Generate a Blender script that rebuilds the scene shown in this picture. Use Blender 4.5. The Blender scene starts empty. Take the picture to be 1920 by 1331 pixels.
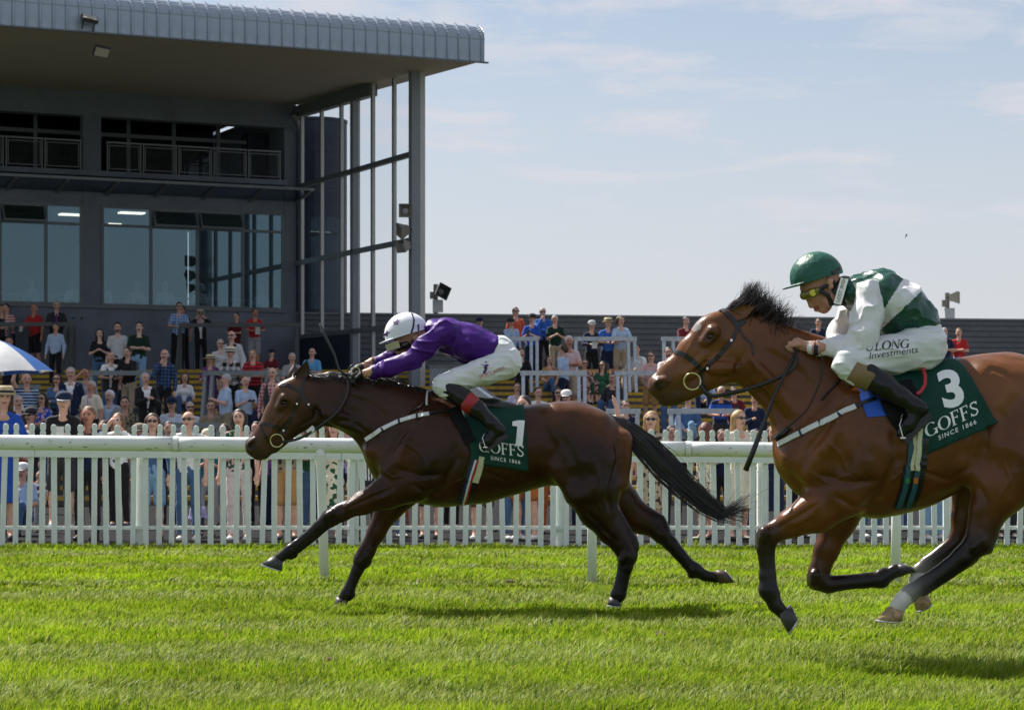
import bpy, bmesh, math, random
import numpy as np
from mathutils import Vector, Matrix
from mathutils.bvhtree import BVHTree

random.seed(7); RNG = np.random.default_rng(7)
SC = bpy.context.scene
R = math.radians

# ------------------------------------------------------------------ camera
F = 4245.0          # focal length in photo pixels (1920 wide)
CX, HY = 960.0, 814.0
EYE = 1.26
cam_d = bpy.data.cameras.new("camera")
cam = bpy.data.objects.new("camera", cam_d)
SC.collection.objects.link(cam)
cam.location = (0, 0, EYE); cam.rotation_euler = (R(90), 0, 0)
cam_d.sensor_width = 36.0; cam_d.lens = 36.0 * F / 1920.0
cam_d.shift_y = (HY - 665.5) / 1920.0
cam_d.clip_start = 0.1; cam_d.clip_end = 3000
cam_d.dof.use_dof = True; cam_d.dof.focus_distance = 14.6; cam_d.dof.aperture_fstop = 9.0
SC.camera = cam

# ------------------------------------------------------------------ sky, sun, exposure
SUN = Vector((-0.58, 0.55, 1.0)).normalized()          # direction towards the sun
SUN_EL = math.asin(SUN.z); SUN_AZ = math.atan2(SUN.x, SUN.y)
w = bpy.data.worlds.new("World"); SC.world = w; w.use_nodes = True
nt = w.node_tree; nt.nodes.clear()
def N(t, **k):
    n = nt.nodes.new(t)
    for a, b in k.items(): setattr(n, a, b)
    return n
wo = N('ShaderNodeOutputWorld'); bg = N('ShaderNodeBackground'); sky = N('ShaderNodeTexSky')
sky.sky_type = 'NISHITA'; sky.sun_disc = False
sky.sun_elevation = SUN_EL; sky.sun_rotation = SUN_AZ
sky.air_density = 1.0; sky.dust_density = 1.0; sky.ozone_density = 2.0; sky.altitude = 50
bg.inputs[1].default_value = 0.068
tc = N('ShaderNodeTexCoord'); mp = N('ShaderNodeMapping'); mp.inputs['Scale'].default_value = (5.5, 5.5, 26)
mp.inputs['Rotation'].default_value = (0, R(-4), 0)
nz = N('ShaderNodeTexNoise'); nz.inputs['Scale'].default_value = 2.1; nz.inputs['Detail'].default_value = 9; nz.inputs['Roughness'].default_value = 0.62
nz.inputs['Distortion'].default_value = 0.35
rp = N('ShaderNodeValToRGB'); rp.color_ramp.elements[0].position = 0.38; rp.color_ramp.elements[1].position = 0.62
rp.color_ramp.elements[0].color = (0.14, 0.14, 0.14, 1); rp.color_ramp.elements[1].color = (0.92, 0.92, 0.92, 1)
# thin high cloud lies thickest towards the horizon all the way round
sx = N('ShaderNodeSeparateXYZ'); mr = N('ShaderNodeMapRange')
mr.inputs['From Min'].default_value = 0.0; mr.inputs['From Max'].default_value = 0.24
mr.inputs['To Min'].default_value = 1.0; mr.inputs['To Max'].default_value = 0.12
mx2 = N('ShaderNodeMath', operation='MAXIMUM'); mix = N('ShaderNodeMixRGB')
mix.inputs['Color2'].default_value = (6.15, 6.25, 6.8, 1)
L = nt.links.new
L(tc.outputs['Generated'], mp.inputs[0]); L(mp.outputs[0], nz.inputs['Vector']); L(nz.outputs['Fac'], rp.inputs[0])
L(tc.outputs['Generated'], sx.inputs[0]); L(sx.outputs['Z'], mr.inputs['Value'])
L(rp.outputs[0], mx2.inputs[0]); L(mr.outputs[0], mx2.inputs[1]); L(mx2.outputs[0], mix.inputs['Fac'])
L(sky.outputs[0], mix.inputs['Color1']); L(mix.outputs[0], bg.inputs[0]); L(bg.outputs[0], wo.inputs[0])

sun_d = bpy.data.lights.new("sun", 'SUN'); sun_d.energy = 5.0; sun_d.angle = R(0.5); sun_d.color = (1.0, 0.95, 0.86)
sun_o = bpy.data.objects.new("sun", sun_d); SC.collection.objects.link(sun_o)
sun_o.rotation_euler = (-SUN).to_track_quat('-Z', 'Y').to_euler()
SC.view_settings.view_transform = 'Standard'; SC.view_settings.look = 'None'
SC.view_settings.exposure = 0.72; SC.view_settings.gamma = 1.0; SC.view_settings.use_curve_mapping = False

# ------------------------------------------------------------------ helpers
def P(px, py, d):                       # a point the photograph shows at (px, py), d metres away
    return Vector(((px - CX) / F * d, d, EYE + (HY - py) / F * d))

def link(o): SC.collection.objects.link(o); return o

def tag(o, label=None, cat=None, group=None, kind=None):
    if label: o["label"] = label
    if cat: o["category"] = cat
    if group: o["group"] = group
    if kind: o["kind"] = kind
    return o

def empty(name, loc=(0, 0, 0), rz=0.0):
    o = bpy.data.objects.new(name, None); o.empty_display_size = 0.1
    o.location = loc; o.rotation_euler = (0, 0, rz); return link(o)

def mesh_obj(name, verts, faces, mats, parent=None, off=None, smooth=False, col=None, fmat=None):
    """verts in world space when off is given (the parent's location), else local"""
    v = np.asarray(verts, dtype=np.float64).reshape(-1, 3)
    if off is not None: v = v - np.asarray(off, dtype=np.float64)
    me = bpy.data.meshes.new(name); me.from_pydata(v.tolist(), [], faces.tolist() if isinstance(faces, np.ndarray) else [list(f) for f in faces])
    if not isinstance(mats, (list, tuple)): mats = [mats]
    for m in mats: me.materials.append(m)
    if smooth: me.polygons.foreach_set('use_smooth', np.ones(len(me.polygons), dtype=bool))
    if fmat is not None: me.polygons.foreach_set('material_index', fmat)
    if col is not None:
        a = me.color_attributes.new('Col', 'FLOAT_COLOR', 'POINT')
        c = np.ones((len(v), 4)); c[:, :3] = col; a.data.foreach_set('color', c.ravel())
    me.update()
    o = bpy.data.objects.new(name, me); link(o)
    if parent is not None: o.parent = parent
    return o

class MB:
    """collects boxes, tubes and lofts into one mesh"""
    def __init__(s): s.v = []; s.f = []
    def add(s, verts, faces):
        b = len(s.v); s.v.extend([tuple(x) for x in verts]); s.f.extend([[i + b for i in f] for f in faces]); return s
    def box(s, x0, x1, y0, y1, z0, z1):
        vs = [(x, y, z) for z in (z0, z1) for y in (y0, y1) for x in (x0, x1)]
        return s.add(vs, [(0, 2, 3, 1), (4, 5, 7, 6), (0, 1, 5, 4), (2, 6, 7, 3), (0, 4, 6, 2), (1, 3, 7, 5)])
    def bar(s, a, b, wx, wz, up=(0, 0, 1)):      # square bar between two points
        a = Vector(a); b = Vector(b); t = (b - a).normalized(); u = Vector(up)
        if abs(t.dot(u)) > 0.97: u = Vector((0, 1, 0))
        sd = t.cross(u).normalized(); u2 = sd.cross(t).normalized()
        vs = []
        for p in (a, b):
            for i, j in ((-1, -1), (1, -1), (1, 1), (-1, 1)):
                vs.append(p + sd * (i * wx / 2) + u2 * (j * wz / 2))
        return s.add(vs, [(3, 2, 1, 0), (4, 5, 6, 7), (0, 1, 5, 4), (1, 2, 6, 5), (2, 3, 7, 6), (3, 0, 4, 7)])
    def tube(s, pts, r, n=8, cap=True, sq=None):
        pts = [Vector(p) for p in pts]; m = len(pts)
        rs = r if isinstance(r, (list, tuple, np.ndarray)) else [r] * m
        b = len(s.v); prev = None
        for i, p in enumerate(pts):
            t = (pts[min(i + 1, m - 1)] - pts[max(i - 1, 0)]).normalized()
            u = prev if prev is not None else (Vector((0, 0, 1)) if abs(t.z) < 0.9 else Vector((0, 1, 0)))
            u = (u - t * u.dot(t)); u = u.normalized() if u.length > 1e-6 else Vector((1, 0, 0))
            prev = u; v2 = t.cross(u)
            for k in range(n):
                a = 2 * math.pi * k / n
                s.v.append(tuple(p + (u * math.cos(a) + v2 * math.sin(a) * (sq or 1)) * rs[i]))
        for i in range(m - 1):
            for k in range(n):
                k2 = (k + 1) % n
                s.f.append([b + i * n + k, b + i * n + k2, b + (i + 1) * n + k2, b + (i + 1) * n + k])
        if cap:
            s.f.append([b + k for k in range(n)][::-1]); s.f.append([b + (m - 1) * n + k for k in range(n)])
        return s
    def lathe(s, prof, c=(0, 0, 0), n=16):       # profile of (r, z)
        b = len(s.v); m = len(prof)
        for r_, z_ in prof:
            for k in range(n):
                a = 2 * math.pi * k / n; s.v.append((c[0] + r_ * math.cos(a), c[1] + r_ * math.sin(a), c[2] + z_))
        for i in range(m - 1):
            for k in range(n):
                k2 = (k + 1) % n; s.f.append([b + i * n + k, b + i * n + k2, b + (i + 1) * n + k2, b + (i + 1) * n + k])
        s.f.append([b + k for k in range(n)][::-1]); s.f.append([b + (m - 1) * n + k for k in range(n)])
        return s
    def build(s, name, m, parent=None, off=None, smooth=False):
        return mesh_obj(name, s.v, s.f, m, parent, off, smooth)

# ------------------------------------------------------------------ materials
MATS = {}
def mat(name, color=(0.5, 0.5, 0.5), rough=0.6, metal=0.0, spec=0.5, noise=0.12, nscale=6.0, bump=0.0, bscale=40.0,
        coat=0.0, vcol=False, emis=None, sheen=0.0, transl=0.0, color2=None, thr=(0.5, 0.65), subs=0.0):
    if name in MATS: return MATS[name]
    m = bpy.data.materials.new(name); m.use_nodes = True; t = m.node_tree; n = t.nodes; l = t.links.new
    b = n['Principled BSDF']; MATS[name] = m
    b.inputs['Roughness'].default_value = rough; b.inputs['Metallic'].default_value = metal
    b.inputs['Specular IOR Level'].default_value = spec
    if coat: b.inputs['Coat Weight'].default_value = coat; b.inputs['Coat Roughness'].default_value = 0.22
    if sheen: b.inputs['Sheen Weight'].default_value = sheen
    if subs: b.inputs['Subsurface Weight'].default_value = subs; b.inputs['Subsurface Radius'].default_value = (0.02, 0.008, 0.004)
    tcn = n.new('ShaderNodeTexCoord'); nn = n.new('ShaderNodeTexNoise'); nn.inputs['Scale'].default_value = nscale; nn.inputs['Detail'].default_value = 6
    l(tcn.outputs['Object'], nn.inputs['Vector'])
    hs = n.new('ShaderNodeMixRGB'); hs.blend_type = 'MULTIPLY'; hs.inputs['Fac'].default_value = 1.0
    r = n.new('ShaderNodeMapRange'); r.inputs['From Min'].default_value = 0.25; r.inputs['From Max'].default_value = 0.75
    r.inputs['To Min'].default_value = 1 - noise; r.inputs['To Max'].default_value = 1 + noise
    l(nn.outputs['Fac'], r.inputs['Value'])
    if vcol:
        a = n.new('ShaderNodeAttribute'); a.attribute_name = 'Col'; src = a.outputs['Color']
    else:
        c = n.new('ShaderNodeRGB'); c.outputs[0].default_value = (*color, 1); src = c.outputs[0]
    if color2 is not None:
        n3 = n.new('ShaderNodeTexNoise'); n3.inputs['Scale'].default_value = nscale * 2.3; n3.inputs['Detail'].default_value = 8; n3.inputs['Roughness'].default_value = 0.7
        l(tcn.outputs['Object'], n3.inputs['Vector'])
        mr_ = n.new('ShaderNodeMapRange'); mr_.inputs['From Min'].default_value = thr[0]; mr_.inputs['From Max'].default_value = thr[1]
        l(n3.outputs['Fac'], mr_.inputs['Value'])
        mm = n.new('ShaderNodeMixRGB'); mm.inputs['Color2'].default_value = (*color2, 1)
        l(src, mm.inputs['Color1']); l(mr_.outputs[0], mm.inputs['Fac']); src = mm.outputs[0]
    l(src, hs.inputs['Color1']); l(r.outputs[0], hs.inputs['Color2']); l(hs.outputs[0], b.inputs['Base Color'])
    if bump:
        n2 = n.new('ShaderNodeTexNoise'); n2.inputs['Scale'].default_value = bscale; n2.inputs['Detail'].default_value = 4
        l(tcn.outputs['Object'], n2.inputs['Vector'])
        bp = n.new('ShaderNodeBump'); bp.inputs['Strength'].default_value = bump; bp.inputs['Distance'].default_value = 0.02
        l(n2.outputs['Fac'], bp.inputs['Height']); l(bp.outputs[0], b.inputs['Normal'])
    if emis: b.inputs['Emission Color'].default_value = (*emis[:3], 1); b.inputs['Emission Strength'].default_value = emis[3]
    if transl:
        tr = n.new('ShaderNodeBsdfTranslucent'); ms = n.new('ShaderNodeMixShader'); ms.inputs[0].default_value = transl
        l(hs.outputs[0], tr.inputs['Color']); l(b.outputs[0], ms.inputs[1]); l(tr.outputs[0], ms.inputs[2]); l(ms.outputs[0], n['Material Output'].inputs[0])
    return m

def glass_mat(name, tint=(0.75, 0.85, 0.9), ior=1.7, rough=0.0, tintg=(0.8, 0.93, 1.0)):
    if name in MATS: return MATS[name]
    m = bpy.data.materials.new(name); m.use_nodes = True; t = m.node_tree; t.nodes.clear(); n = t.nodes.new; l = t.links.new
    o = n('ShaderNodeOutputMaterial'); ms = n('ShaderNodeMixShader'); tr = n('ShaderNodeBsdfTransparent'); gl = n('ShaderNodeBsdfGlossy'); fr = n('ShaderNodeFresnel')
    tr.inputs[0].default_value = (*tint, 1); gl.inputs['Roughness'].default_value = rough; fr.inputs['IOR'].default_value = ior
    gl.inputs['Color'].default_value = (*tintg, 1)
    l(fr.outputs[0], ms.inputs[0]); l(tr.outputs[0], ms.inputs[1]); l(gl.outputs[0], ms.inputs[2]); l(ms.outputs[0], o.inputs[0])
    MATS[name] = m; return m

def lin(r, g, b):
    f = lambda c: ((c / 255.0 + 0.055) / 1.055) ** 2.4 if c / 255.0 > 0.04045 else c / 255.0 / 12.92
    return (f(r), f(g), f(b))

def cloth(color, pat=None, c2=(0.8, 0.8, 0.8), scale=1.0):
    """woven cloth; pattern: stripe (level bands), pin (upright stripes), check, floral"""
    key = "cloth_%s_%s_%s_%.2f" % ("_".join("%.3f" % c for c in color), pat, "_".join("%.2f" % c for c in c2), scale)
    if key in MATS: return MATS[key]
    m = mat(key, color, rough=0.85, spec=0.2, noise=0.10, nscale=9, bump=0.25, bscale=22, sheen=0.15)
    if pat:
        t = m.node_tree; n = t.nodes; l = t.links.new
        hs = [x for x in n if x.type == 'MIX_RGB'][0]; src = hs.inputs['Color1'].links[0].from_socket
        tcn = [x for x in n if x.type == 'TEX_COORD'][0]; mm = n.new('ShaderNodeMixRGB'); mm.inputs['Color2'].default_value = (*c2, 1)
        def wave(axis, sc):
            s = n.new('ShaderNodeSeparateXYZ'); l(tcn.outputs['Object'], s.inputs[0])
            a = n.new('ShaderNodeMath'); a.operation = 'MULTIPLY'; a.inputs[1].default_value = sc; l(s.outputs[axis], a.inputs[0])
            f = n.new('ShaderNodeMath'); f.operation = 'FRACT'; l(a.outputs[0], f.inputs[0])
            g = n.new('ShaderNodeMath'); g.operation = 'GREATER_THAN'; g.inputs[1].default_value = 0.55; l(f.outputs[0], g.inputs[0]); return g
        if pat == 'stripe': g = wave('Z', 11 * scale); l(g.outputs[0], mm.inputs['Fac'])
        elif pat == 'pin': g = wave('X', 26 * scale); l(g.outputs[0], mm.inputs['Fac'])
        elif pat == 'check':
            g = wave('Z', 14 * scale); g2 = wave('X', 14 * scale); a = n.new('ShaderNodeMath'); a.operation = 'ADD'
            l(g.outputs[0], a.inputs[0]); l(g2.outputs[0], a.inputs[1]); b = n.new('ShaderNodeMath'); b.operation = 'MULTIPLY'; b.inputs[1].default_value = 0.45
            l(a.outputs[0], b.inputs[0]); l(b.outputs[0], mm.inputs['Fac'])
        else:
            v = n.new('ShaderNodeTexNoise'); v.inputs['Scale'].default_value = 22 * scale; v.inputs['Detail'].default_value = 1.5
            l(tcn.outputs['Object'], v.inputs['Vector']); g = n.new('ShaderNodeMath'); g.operation = 'GREATER_THAN'; g.inputs[1].default_value = 0.54
            l(v.outputs['Fac'], g.inputs[0]); l(g.outputs[0], mm.inputs['Fac'])
        l(src, mm.inputs['Color1']); l(mm.outputs[0], hs.inputs['Color1'])
    return m

# ------------------------------------------------------------------ smooth-blended solids (bodies) and their surface
def prim(a, b, ra, rb=None, w=(1, 1, 1), k=0.03, sub=False, col=None):
    return dict(a=np.array(a, float), b=np.array(b, float), ra=ra, rb=ra if rb is None else rb, w=np.array(w, float), k=k, sub=sub, col=col)

def prim_d(p, X):
    a = p['a'] / p['w']; b = p['b'] / p['w']; q = X / p['w']
    ab = b - a; L2 = max(float(ab @ ab), 1e-12)
    t = np.clip(((q - a) @ ab) / L2, 0, 1)
    d = np.linalg.norm(q - a - t[..., None] * ab, axis=-1) - (p['ra'] + (p['rb'] - p['ra']) * t)
    return d * p['w'].min()

def prim_grid(p, xs, ys, zs):
    a = (p['a'] / p['w']).astype(np.float32); b = (p['b'] / p['w']).astype(np.float32); ab = b - a; L2 = np.float32(max(float(ab @ ab), 1e-12))
    q = [(xs / p['w'][0] - a[0]).astype(np.float32)[:, None, None], (ys / p['w'][1] - a[1]).astype(np.float32)[None, :, None], (zs / p['w'][2] - a[2]).astype(np.float32)[None, None, :]]
    if float(ab @ ab) < 1e-10: return (np.sqrt(q[0] ** 2 + q[1] ** 2 + q[2] ** 2) - np.float32(p['ra'])) * np.float32(p['w'].min())
    t = (q[0] * ab[0] + q[1] * ab[1] + q[2] * ab[2]) / L2; np.clip(t, 0, 1, out=t)
    d = (q[0] - t * ab[0]) ** 2; e = q[1] - t * ab[1]; e *= e; d += e; e = q[2] - t * ab[2]; e *= e; d += e; np.sqrt(d, out=d)
    t *= np.float32(p['rb'] - p['ra']); t += np.float32(p['ra']); d -= t; d *= np.float32(p['w'].min()); return d

def vnoise(X, freq, seed=0):
    """smooth value noise, -1..1"""
    q = X * freq + seed * 17.31; i = np.floor(q).astype(np.int64); f = q - i; f = f * f * (3 - 2 * f); out = 0
    def h(a, b, c):
        n = (a * 374761393 + b * 668265263 + c * 2147483647 + seed * 1013) & 0xffffffff
        n = ((n ^ (n >> 13)) * 1274126177) & 0xffffffff
        return ((n ^ (n >> 16)) & 0xffff) / 32767.5 - 1
    for dx in (0, 1):
        for dy in (0, 1):
            for dz in (0, 1):
                wgt = (f[:, 0] if dx else 1 - f[:, 0]) * (f[:, 1] if dy else 1 - f[:, 1]) * (f[:, 2] if dz else 1 - f[:, 2])
                out = out + wgt * h(i[:, 0] + dx, i[:, 1] + dy, i[:, 2] + dz)
    return out

def solid(prims, vox, clip=None, colr=None, sig=0.02, inflate=0.0):
    lo = np.full(3, 1e9); hi = np.full(3, -1e9)
    for p in prims:
        if p['sub']: continue
        r = max(p['ra'], p['rb']) * p['w'].max() + 0.02 + inflate
        lo = np.minimum(lo, np.minimum(p['a'], p['b']) - r); hi = np.maximum(hi, np.maximum(p['a'], p['b']) + r)
    lo -= 3 * vox; n = np.ceil((hi - lo) / vox).astype(int) + 4
    G = np.full(n, 0.5, dtype=np.float32)
    ax = [lo[i] + vox * np.arange(n[i]) for i in range(3)]
    for p in prims:
        r = max(p['ra'], p['rb']) * p['w'] + p['k'] + 3 * vox + inflate
        l0 = np.minimum(p['a'], p['b']) - r; h0 = np.maximum(p['a'], p['b']) + r
        s = [slice(max(0, int((l0[i] - lo[i]) / vox)), min(n[i], int((h0[i] - lo[i]) / vox) + 2)) for i in range(3)]
        if any(x.stop <= x.start for x in s): continue
        d = prim_grid(p, ax[0][s[0]], ax[1][s[1]], ax[2][s[2]]) - np.float32(0 if p['sub'] else inflate); g = G[s[0], s[1], s[2]]; k = p['k']
        if p['sub']:
            h = np.clip(k - np.abs(g + d), 0, None) / k; G[s[0], s[1], s[2]] = np.maximum(g, -d) + h * h * k * 0.25
        else:
            h = np.clip(k - np.abs(g - d), 0, None) / k; G[s[0], s[1], s[2]] = np.minimum(g, d) - h * h * k * 0.25
    if clip is not None:
        X = np.stack(np.meshgrid(*ax, indexing='ij'), -1); G = np.maximum(G, clip(X).astype(np.float32))
    G[0] = G[-1] = 0.5; G[:, 0] = G[:, -1] = 0.5; G[:, :, 0] = G[:, :, -1] = 0.5
    S = G < 0; m = n - 1
    corners = [(i, j, k) for i in (0, 1) for j in (0, 1) for k in (0, 1)]
    def sub(A, c): return A[c[0]:c[0] + m[0], c[1]:c[1] + m[1], c[2]:c[2] + m[2]]
    ns = np.zeros(m, np.int8)
    for c in corners: ns += sub(S, c)
    act = (ns > 0) & (ns < 8); I = np.argwhere(act); idx = -np.ones(m, np.int64); idx[act] = np.arange(len(I))
    acc = np.zeros((len(I), 3), np.float32); cnt = np.zeros(len(I), np.float32)
    gv = {c: G[I[:, 0] + c[0], I[:, 1] + c[1], I[:, 2] + c[2]] for c in corners}
    for c in corners:
        for axn in range(3):
            if c[axn]: continue
            c2 = list(c); c2[axn] = 1; g1 = gv[c]; g2 = gv[tuple(c2)]; x = (g1 < 0) != (g2 < 0)
            t = np.where(x, g1 / np.where(x, g1 - g2, 1), 0)
            for b_ in range(3): acc[:, b_] += np.where(x, t if b_ == axn else c[b_], 0)
            cnt += x
    V = (I + acc / cnt[:, None]) * vox + lo
    Q = []
    for axn in range(3):
        o = [a for a in range(3) if a != axn]
        A = np.take(S, range(0, n[axn] - 1), axn); B = np.take(S, range(1, n[axn]), axn); E = np.argwhere(A != B)
        E = E[(E[:, o[0]] > 0) & (E[:, o[1]] > 0) & (E[:, o[0]] < m[o[0]]) & (E[:, o[1]] < m[o[1]])]
        if not len(E): continue
        q = []
        for da, db in ((-1, -1), (0, -1), (0, 0), (-1, 0)):
            e = E.copy(); e[:, o[0]] += da; e[:, o[1]] += db; q.append(idx[e[:, 0], e[:, 1], e[:, 2]])
        q = np.stack(q, 1); ins = S[E[:, 0], E[:, 1], E[:, 2]]
        flip = ins if axn != 1 else ~ins
        q[~flip] = q[~flip][:, ::-1]; Q.append(q)
    Q = np.concatenate(Q) if Q else np.zeros((0, 4), int)
    Q = Q[(Q >= 0).all(1)]
    C = None
    if colr is not None:
        wsum = np.zeros(len(V)); C = np.zeros((len(V), 3))
        for p in prims:
            if p['col'] is None: continue
            wt = np.exp(-np.clip(prim_d(p, V), -0.01, 5) / sig) + 1e-9
            wsum += wt; C += wt[:, None] * np.array(p['col'])
        C /= wsum[:, None]
    return V, Q, C

def normals(V, Q):
    n = np.zeros_like(V); a = V[Q[:, 1]] - V[Q[:, 0]]; b = V[Q[:, 3]] - V[Q[:, 0]]; fn = np.cross(a, b)
    for i in range(4): np.add.at(n, Q[:, i], fn)
    return n / np.maximum(np.linalg.norm(n, axis=1, keepdims=True), 1e-9)

def bvh(V, Q): return BVHTree.FromPolygons([tuple(v) for v in V], [tuple(int(i) for i in q) for q in Q])
def hit(tree, px, py):
    o = Vector((0, 0, EYE)); d = (P(px, py, 10) - o).normalized(); r = tree.ray_cast(o, d); return r[0], r[1]

def ribbon(mb, pts, nrm, wd, th):
    pts = [Vector(p) for p in pts]; m = len(pts); b = len(mb.v)
    for i, p in enumerate(pts):
        t = (pts[min(i + 1, m - 1)] - pts[max(i - 1, 0)]).normalized(); n = Vector(nrm[i]); n = (n - t * n.dot(t)).normalized(); s = t.cross(n)
        for q in (p - s * wd / 2 - n * th, p + s * wd / 2 - n * th, p + s * wd / 2 + n * th, p - s * wd / 2 + n * th): mb.v.append(tuple(q))
    for i in range(m - 1):
        for k in range(4):
            k2 = (k + 1) % 4; mb.f.append([b + i * 4 + k, b + i * 4 + k2, b + (i + 1) * 4 + k2, b + (i + 1) * 4 + k])
    mb.f.append([b, b + 1, b + 2, b + 3][::-1]); e = b + (m - 1) * 4; mb.f.append([e, e + 1, e + 2, e + 3])

def strap_px(tree, pl, d0, wd, th=0.004, step=8, mirror=True, lift=0.003):
    """a strap lying on the near side along photo points; also on the far side"""
    pts = []; nr = []
    for i in range(len(pl) - 1):
        k = max(2, int(math.hypot(pl[i + 1][0] - pl[i][0], pl[i + 1][1] - pl[i][1]) / step))
        for j in range(k + (1 if i == len(pl) - 2 else 0)):
            t = j / k; x = pl[i][0] + (pl[i + 1][0] - pl[i][0]) * t; y = pl[i][1] + (pl[i + 1][1] - pl[i][1]) * t
            h, n = hit(tree, x, y)
            if h is None: continue
            pts.append(h + n * lift); nr.append(n)
    near = MB(); far = MB()
    if len(pts) > 1:
        ribbon(near, pts, nr, wd, th)
        if mirror: ribbon(far, [Vector((p.x, 2 * d0 - p.y, p.z)) for p in pts], [Vector((n.x, -n.y, n.z)) for n in nr], wd, th)
    return Pair(near, far)

class Pair:
    def __init__(s, *m): s.m = m
    def build(s, *a, **k): return [q.build(*a, **k) for q in s.m if q.v]

def strand_mesh(curves, w0, w1):
    """many thin tapered hairs; curves is a list of point lists"""
    Vs = []; Fs = []; b = 0; by = {}
    for c in curves: by.setdefault(len(c), []).append(c)
    for m, cs in by.items():
        A = np.array(cs, float); n = len(A); t = np.empty_like(A); t[:, 1:-1] = A[:, 2:] - A[:, :-2]; t[:, 0] = A[:, 1] - A[:, 0]; t[:, -1] = A[:, -1] - A[:, -2]
        t /= np.linalg.norm(t, axis=2, keepdims=True) + 1e-9; u = np.cross(t, np.array([.3, 1, .2])); u /= np.linalg.norm(u, axis=2, keepdims=True) + 1e-9; v = np.cross(t, u)
        r = (w0 + (w1 - w0) * np.arange(m) / (m - 1))[None, :, None]; ring = np.stack([A + r * (math.cos(2.0944 * k) * u + math.sin(2.0944 * k) * v) for k in range(3)], 2)
        Vs.append(ring.reshape(-1, 3)); base = b + (np.arange(n) * m * 3)[:, None, None] + (np.arange(m - 1) * 3)[None, :, None]; k = np.arange(3)[None, None, :]; k2 = (k + 1) % 3
        Fs.append(np.stack([base + k, base + k2, base + 3 + k2, base + 3 + k], -1).reshape(-1, 4)); b += n * m * 3
    return np.concatenate(Vs), np.concatenate(Fs)

# lettering ---------------------------------------------------------
def text2d(s, bold=0.0, spacing=1.0):
    c = bpy.data.curves.new('lettering', 'FONT'); c.body = s; c.size = 1.0 / 0.7; c.offset = bold; c.space_character = spacing; c.resolution_u = 4
    o = bpy.data.objects.new('lettering', c); me = bpy.data.meshes.new_from_object(o)
    bm = bmesh.new(); bm.from_mesh(me); bmesh.ops.triangulate(bm, faces=bm.faces[:])
    bmesh.ops.remove_doubles(bm, verts=bm.verts[:], dist=1e-5)
    v = [(x.co.x, x.co.y) for x in bm.verts]; f = [[q.index for q in fc.verts] for fc in bm.faces]
    bm.free(); bpy.data.objects.remove(o); bpy.data.curves.remove(c); bpy.data.meshes.remove(me); return v, f

SERIF = {   # strokes: (points, widths); cap height 1
 'O': ([('arc', 0.42, 0.5, 0.36, 0.45, 0, 360)], 0.86), 'G': ([('arc', 0.42, 0.5, 0.36, 0.45, 42, 330), ('l', 0.74, 0.05, 0.74, 0.42, .13), ('l', 0.56, 0.42, 0.88, 0.42, .05)], 0.92),
 'F': ([('l', 0.18, 0.02, 0.18, 0.98, .14), ('l', 0.05, 0.97, 0.6, 0.97, .06), ('l', 0.18, 0.52, 0.48, 0.52, .06), ('l', 0.05, 0.03, 0.34, 0.03, .05), ('l', 0.58, 0.78, 0.58, 0.98, .05), ('l', .48, .42, .48, .62, .05)], 0.66),
 'S': ([('p', [(0.56, 0.82), (0.42, 0.95), (0.24, 0.93), (0.14, 0.78), (0.2, 0.62), (0.36, 0.5), (0.52, 0.36), (0.54, 0.2), (0.42, 0.06), (0.24, 0.05), (0.1, 0.2)], .1), ('l', .57, .74, .57, .98, .05), ('l', .09, .03, .09, .28, .05)], 0.66),
 'U': ([('p', [(0.16, 0.98), (0.16, 0.3), (0.24, 0.1), (0.42, 0.04), (0.6, 0.1), (0.68, 0.3), (0.68, 0.98)], .09), ('l', .02, .97, .32, .97, .05), ('l', .54, .97, .82, .97, .05)], 0.86),
 'L': ([('l', 0.2, 0.02, 0.2, 0.98, .13), ('l', .05, .97, .36, .97, .05), ('l', .05, .03, .66, .03, .06), ('l', .64, .02, .64, .26, .05)], 0.72),
 'N': ([('l', 0.14, 0.02, 0.14, 0.98, .06), ('l', 0.14, 0.96, 0.74, 0.04, .13), ('l', .74, .02, .74, .98, .06), ('l', .02, .03, .27, .03, .05), ('l', .6, .97, .88, .97, .05)], 0.92)}
def serif2d(s):
    V = []; Fc = []; x0 = 0
    for ch in s:
        st, adv = SERIF[ch]
        for q in st:
            if q[0] == 'arc':
                _, cx, cy, rx, ry, a0, a1 = q; m = 22; b = len(V)
                for i in range(m + 1):
                    a = R(a0 + (a1 - a0) * i / m); hw = 0.03 + 0.055 * abs(math.cos(a))
                    V += [(x0 + cx + (rx + hw) * math.cos(a), cy + (ry + hw * .6) * math.sin(a)), (x0 + cx + (rx - hw) * math.cos(a), cy + (ry - hw * .6) * math.sin(a))]
                for i in range(m): Fc.append([b + 2 * i, b + 2 * i + 1, b + 2 * i + 3, b + 2 * i + 2])
            else:
                pts, wd = (([(q[1], q[2]), (q[3], q[4])]), q[5]) if q[0] == 'l' else (q[1], q[2])
                b = len(V); m = len(pts)
                for i, p in enumerate(pts):
                    a = pts[max(i - 1, 0)]; c = pts[min(i + 1, m - 1)]; dx, dy = c[0] - a[0], c[1] - a[1]; l_ = math.hypot(dx, dy)
                    nx, ny = -dy / l_ * wd / 2, dx / l_ * wd / 2; V += [(x0 + p[0] + nx, p[1] + ny), (x0 + p[0] - nx, p[1] - ny)]
                for i in range(m - 1): Fc.append([b + 2 * i, b + 2 * i + 1, b + 2 * i + 3, b + 2 * i + 2])
        x0 += adv
    return V, Fc

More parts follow.
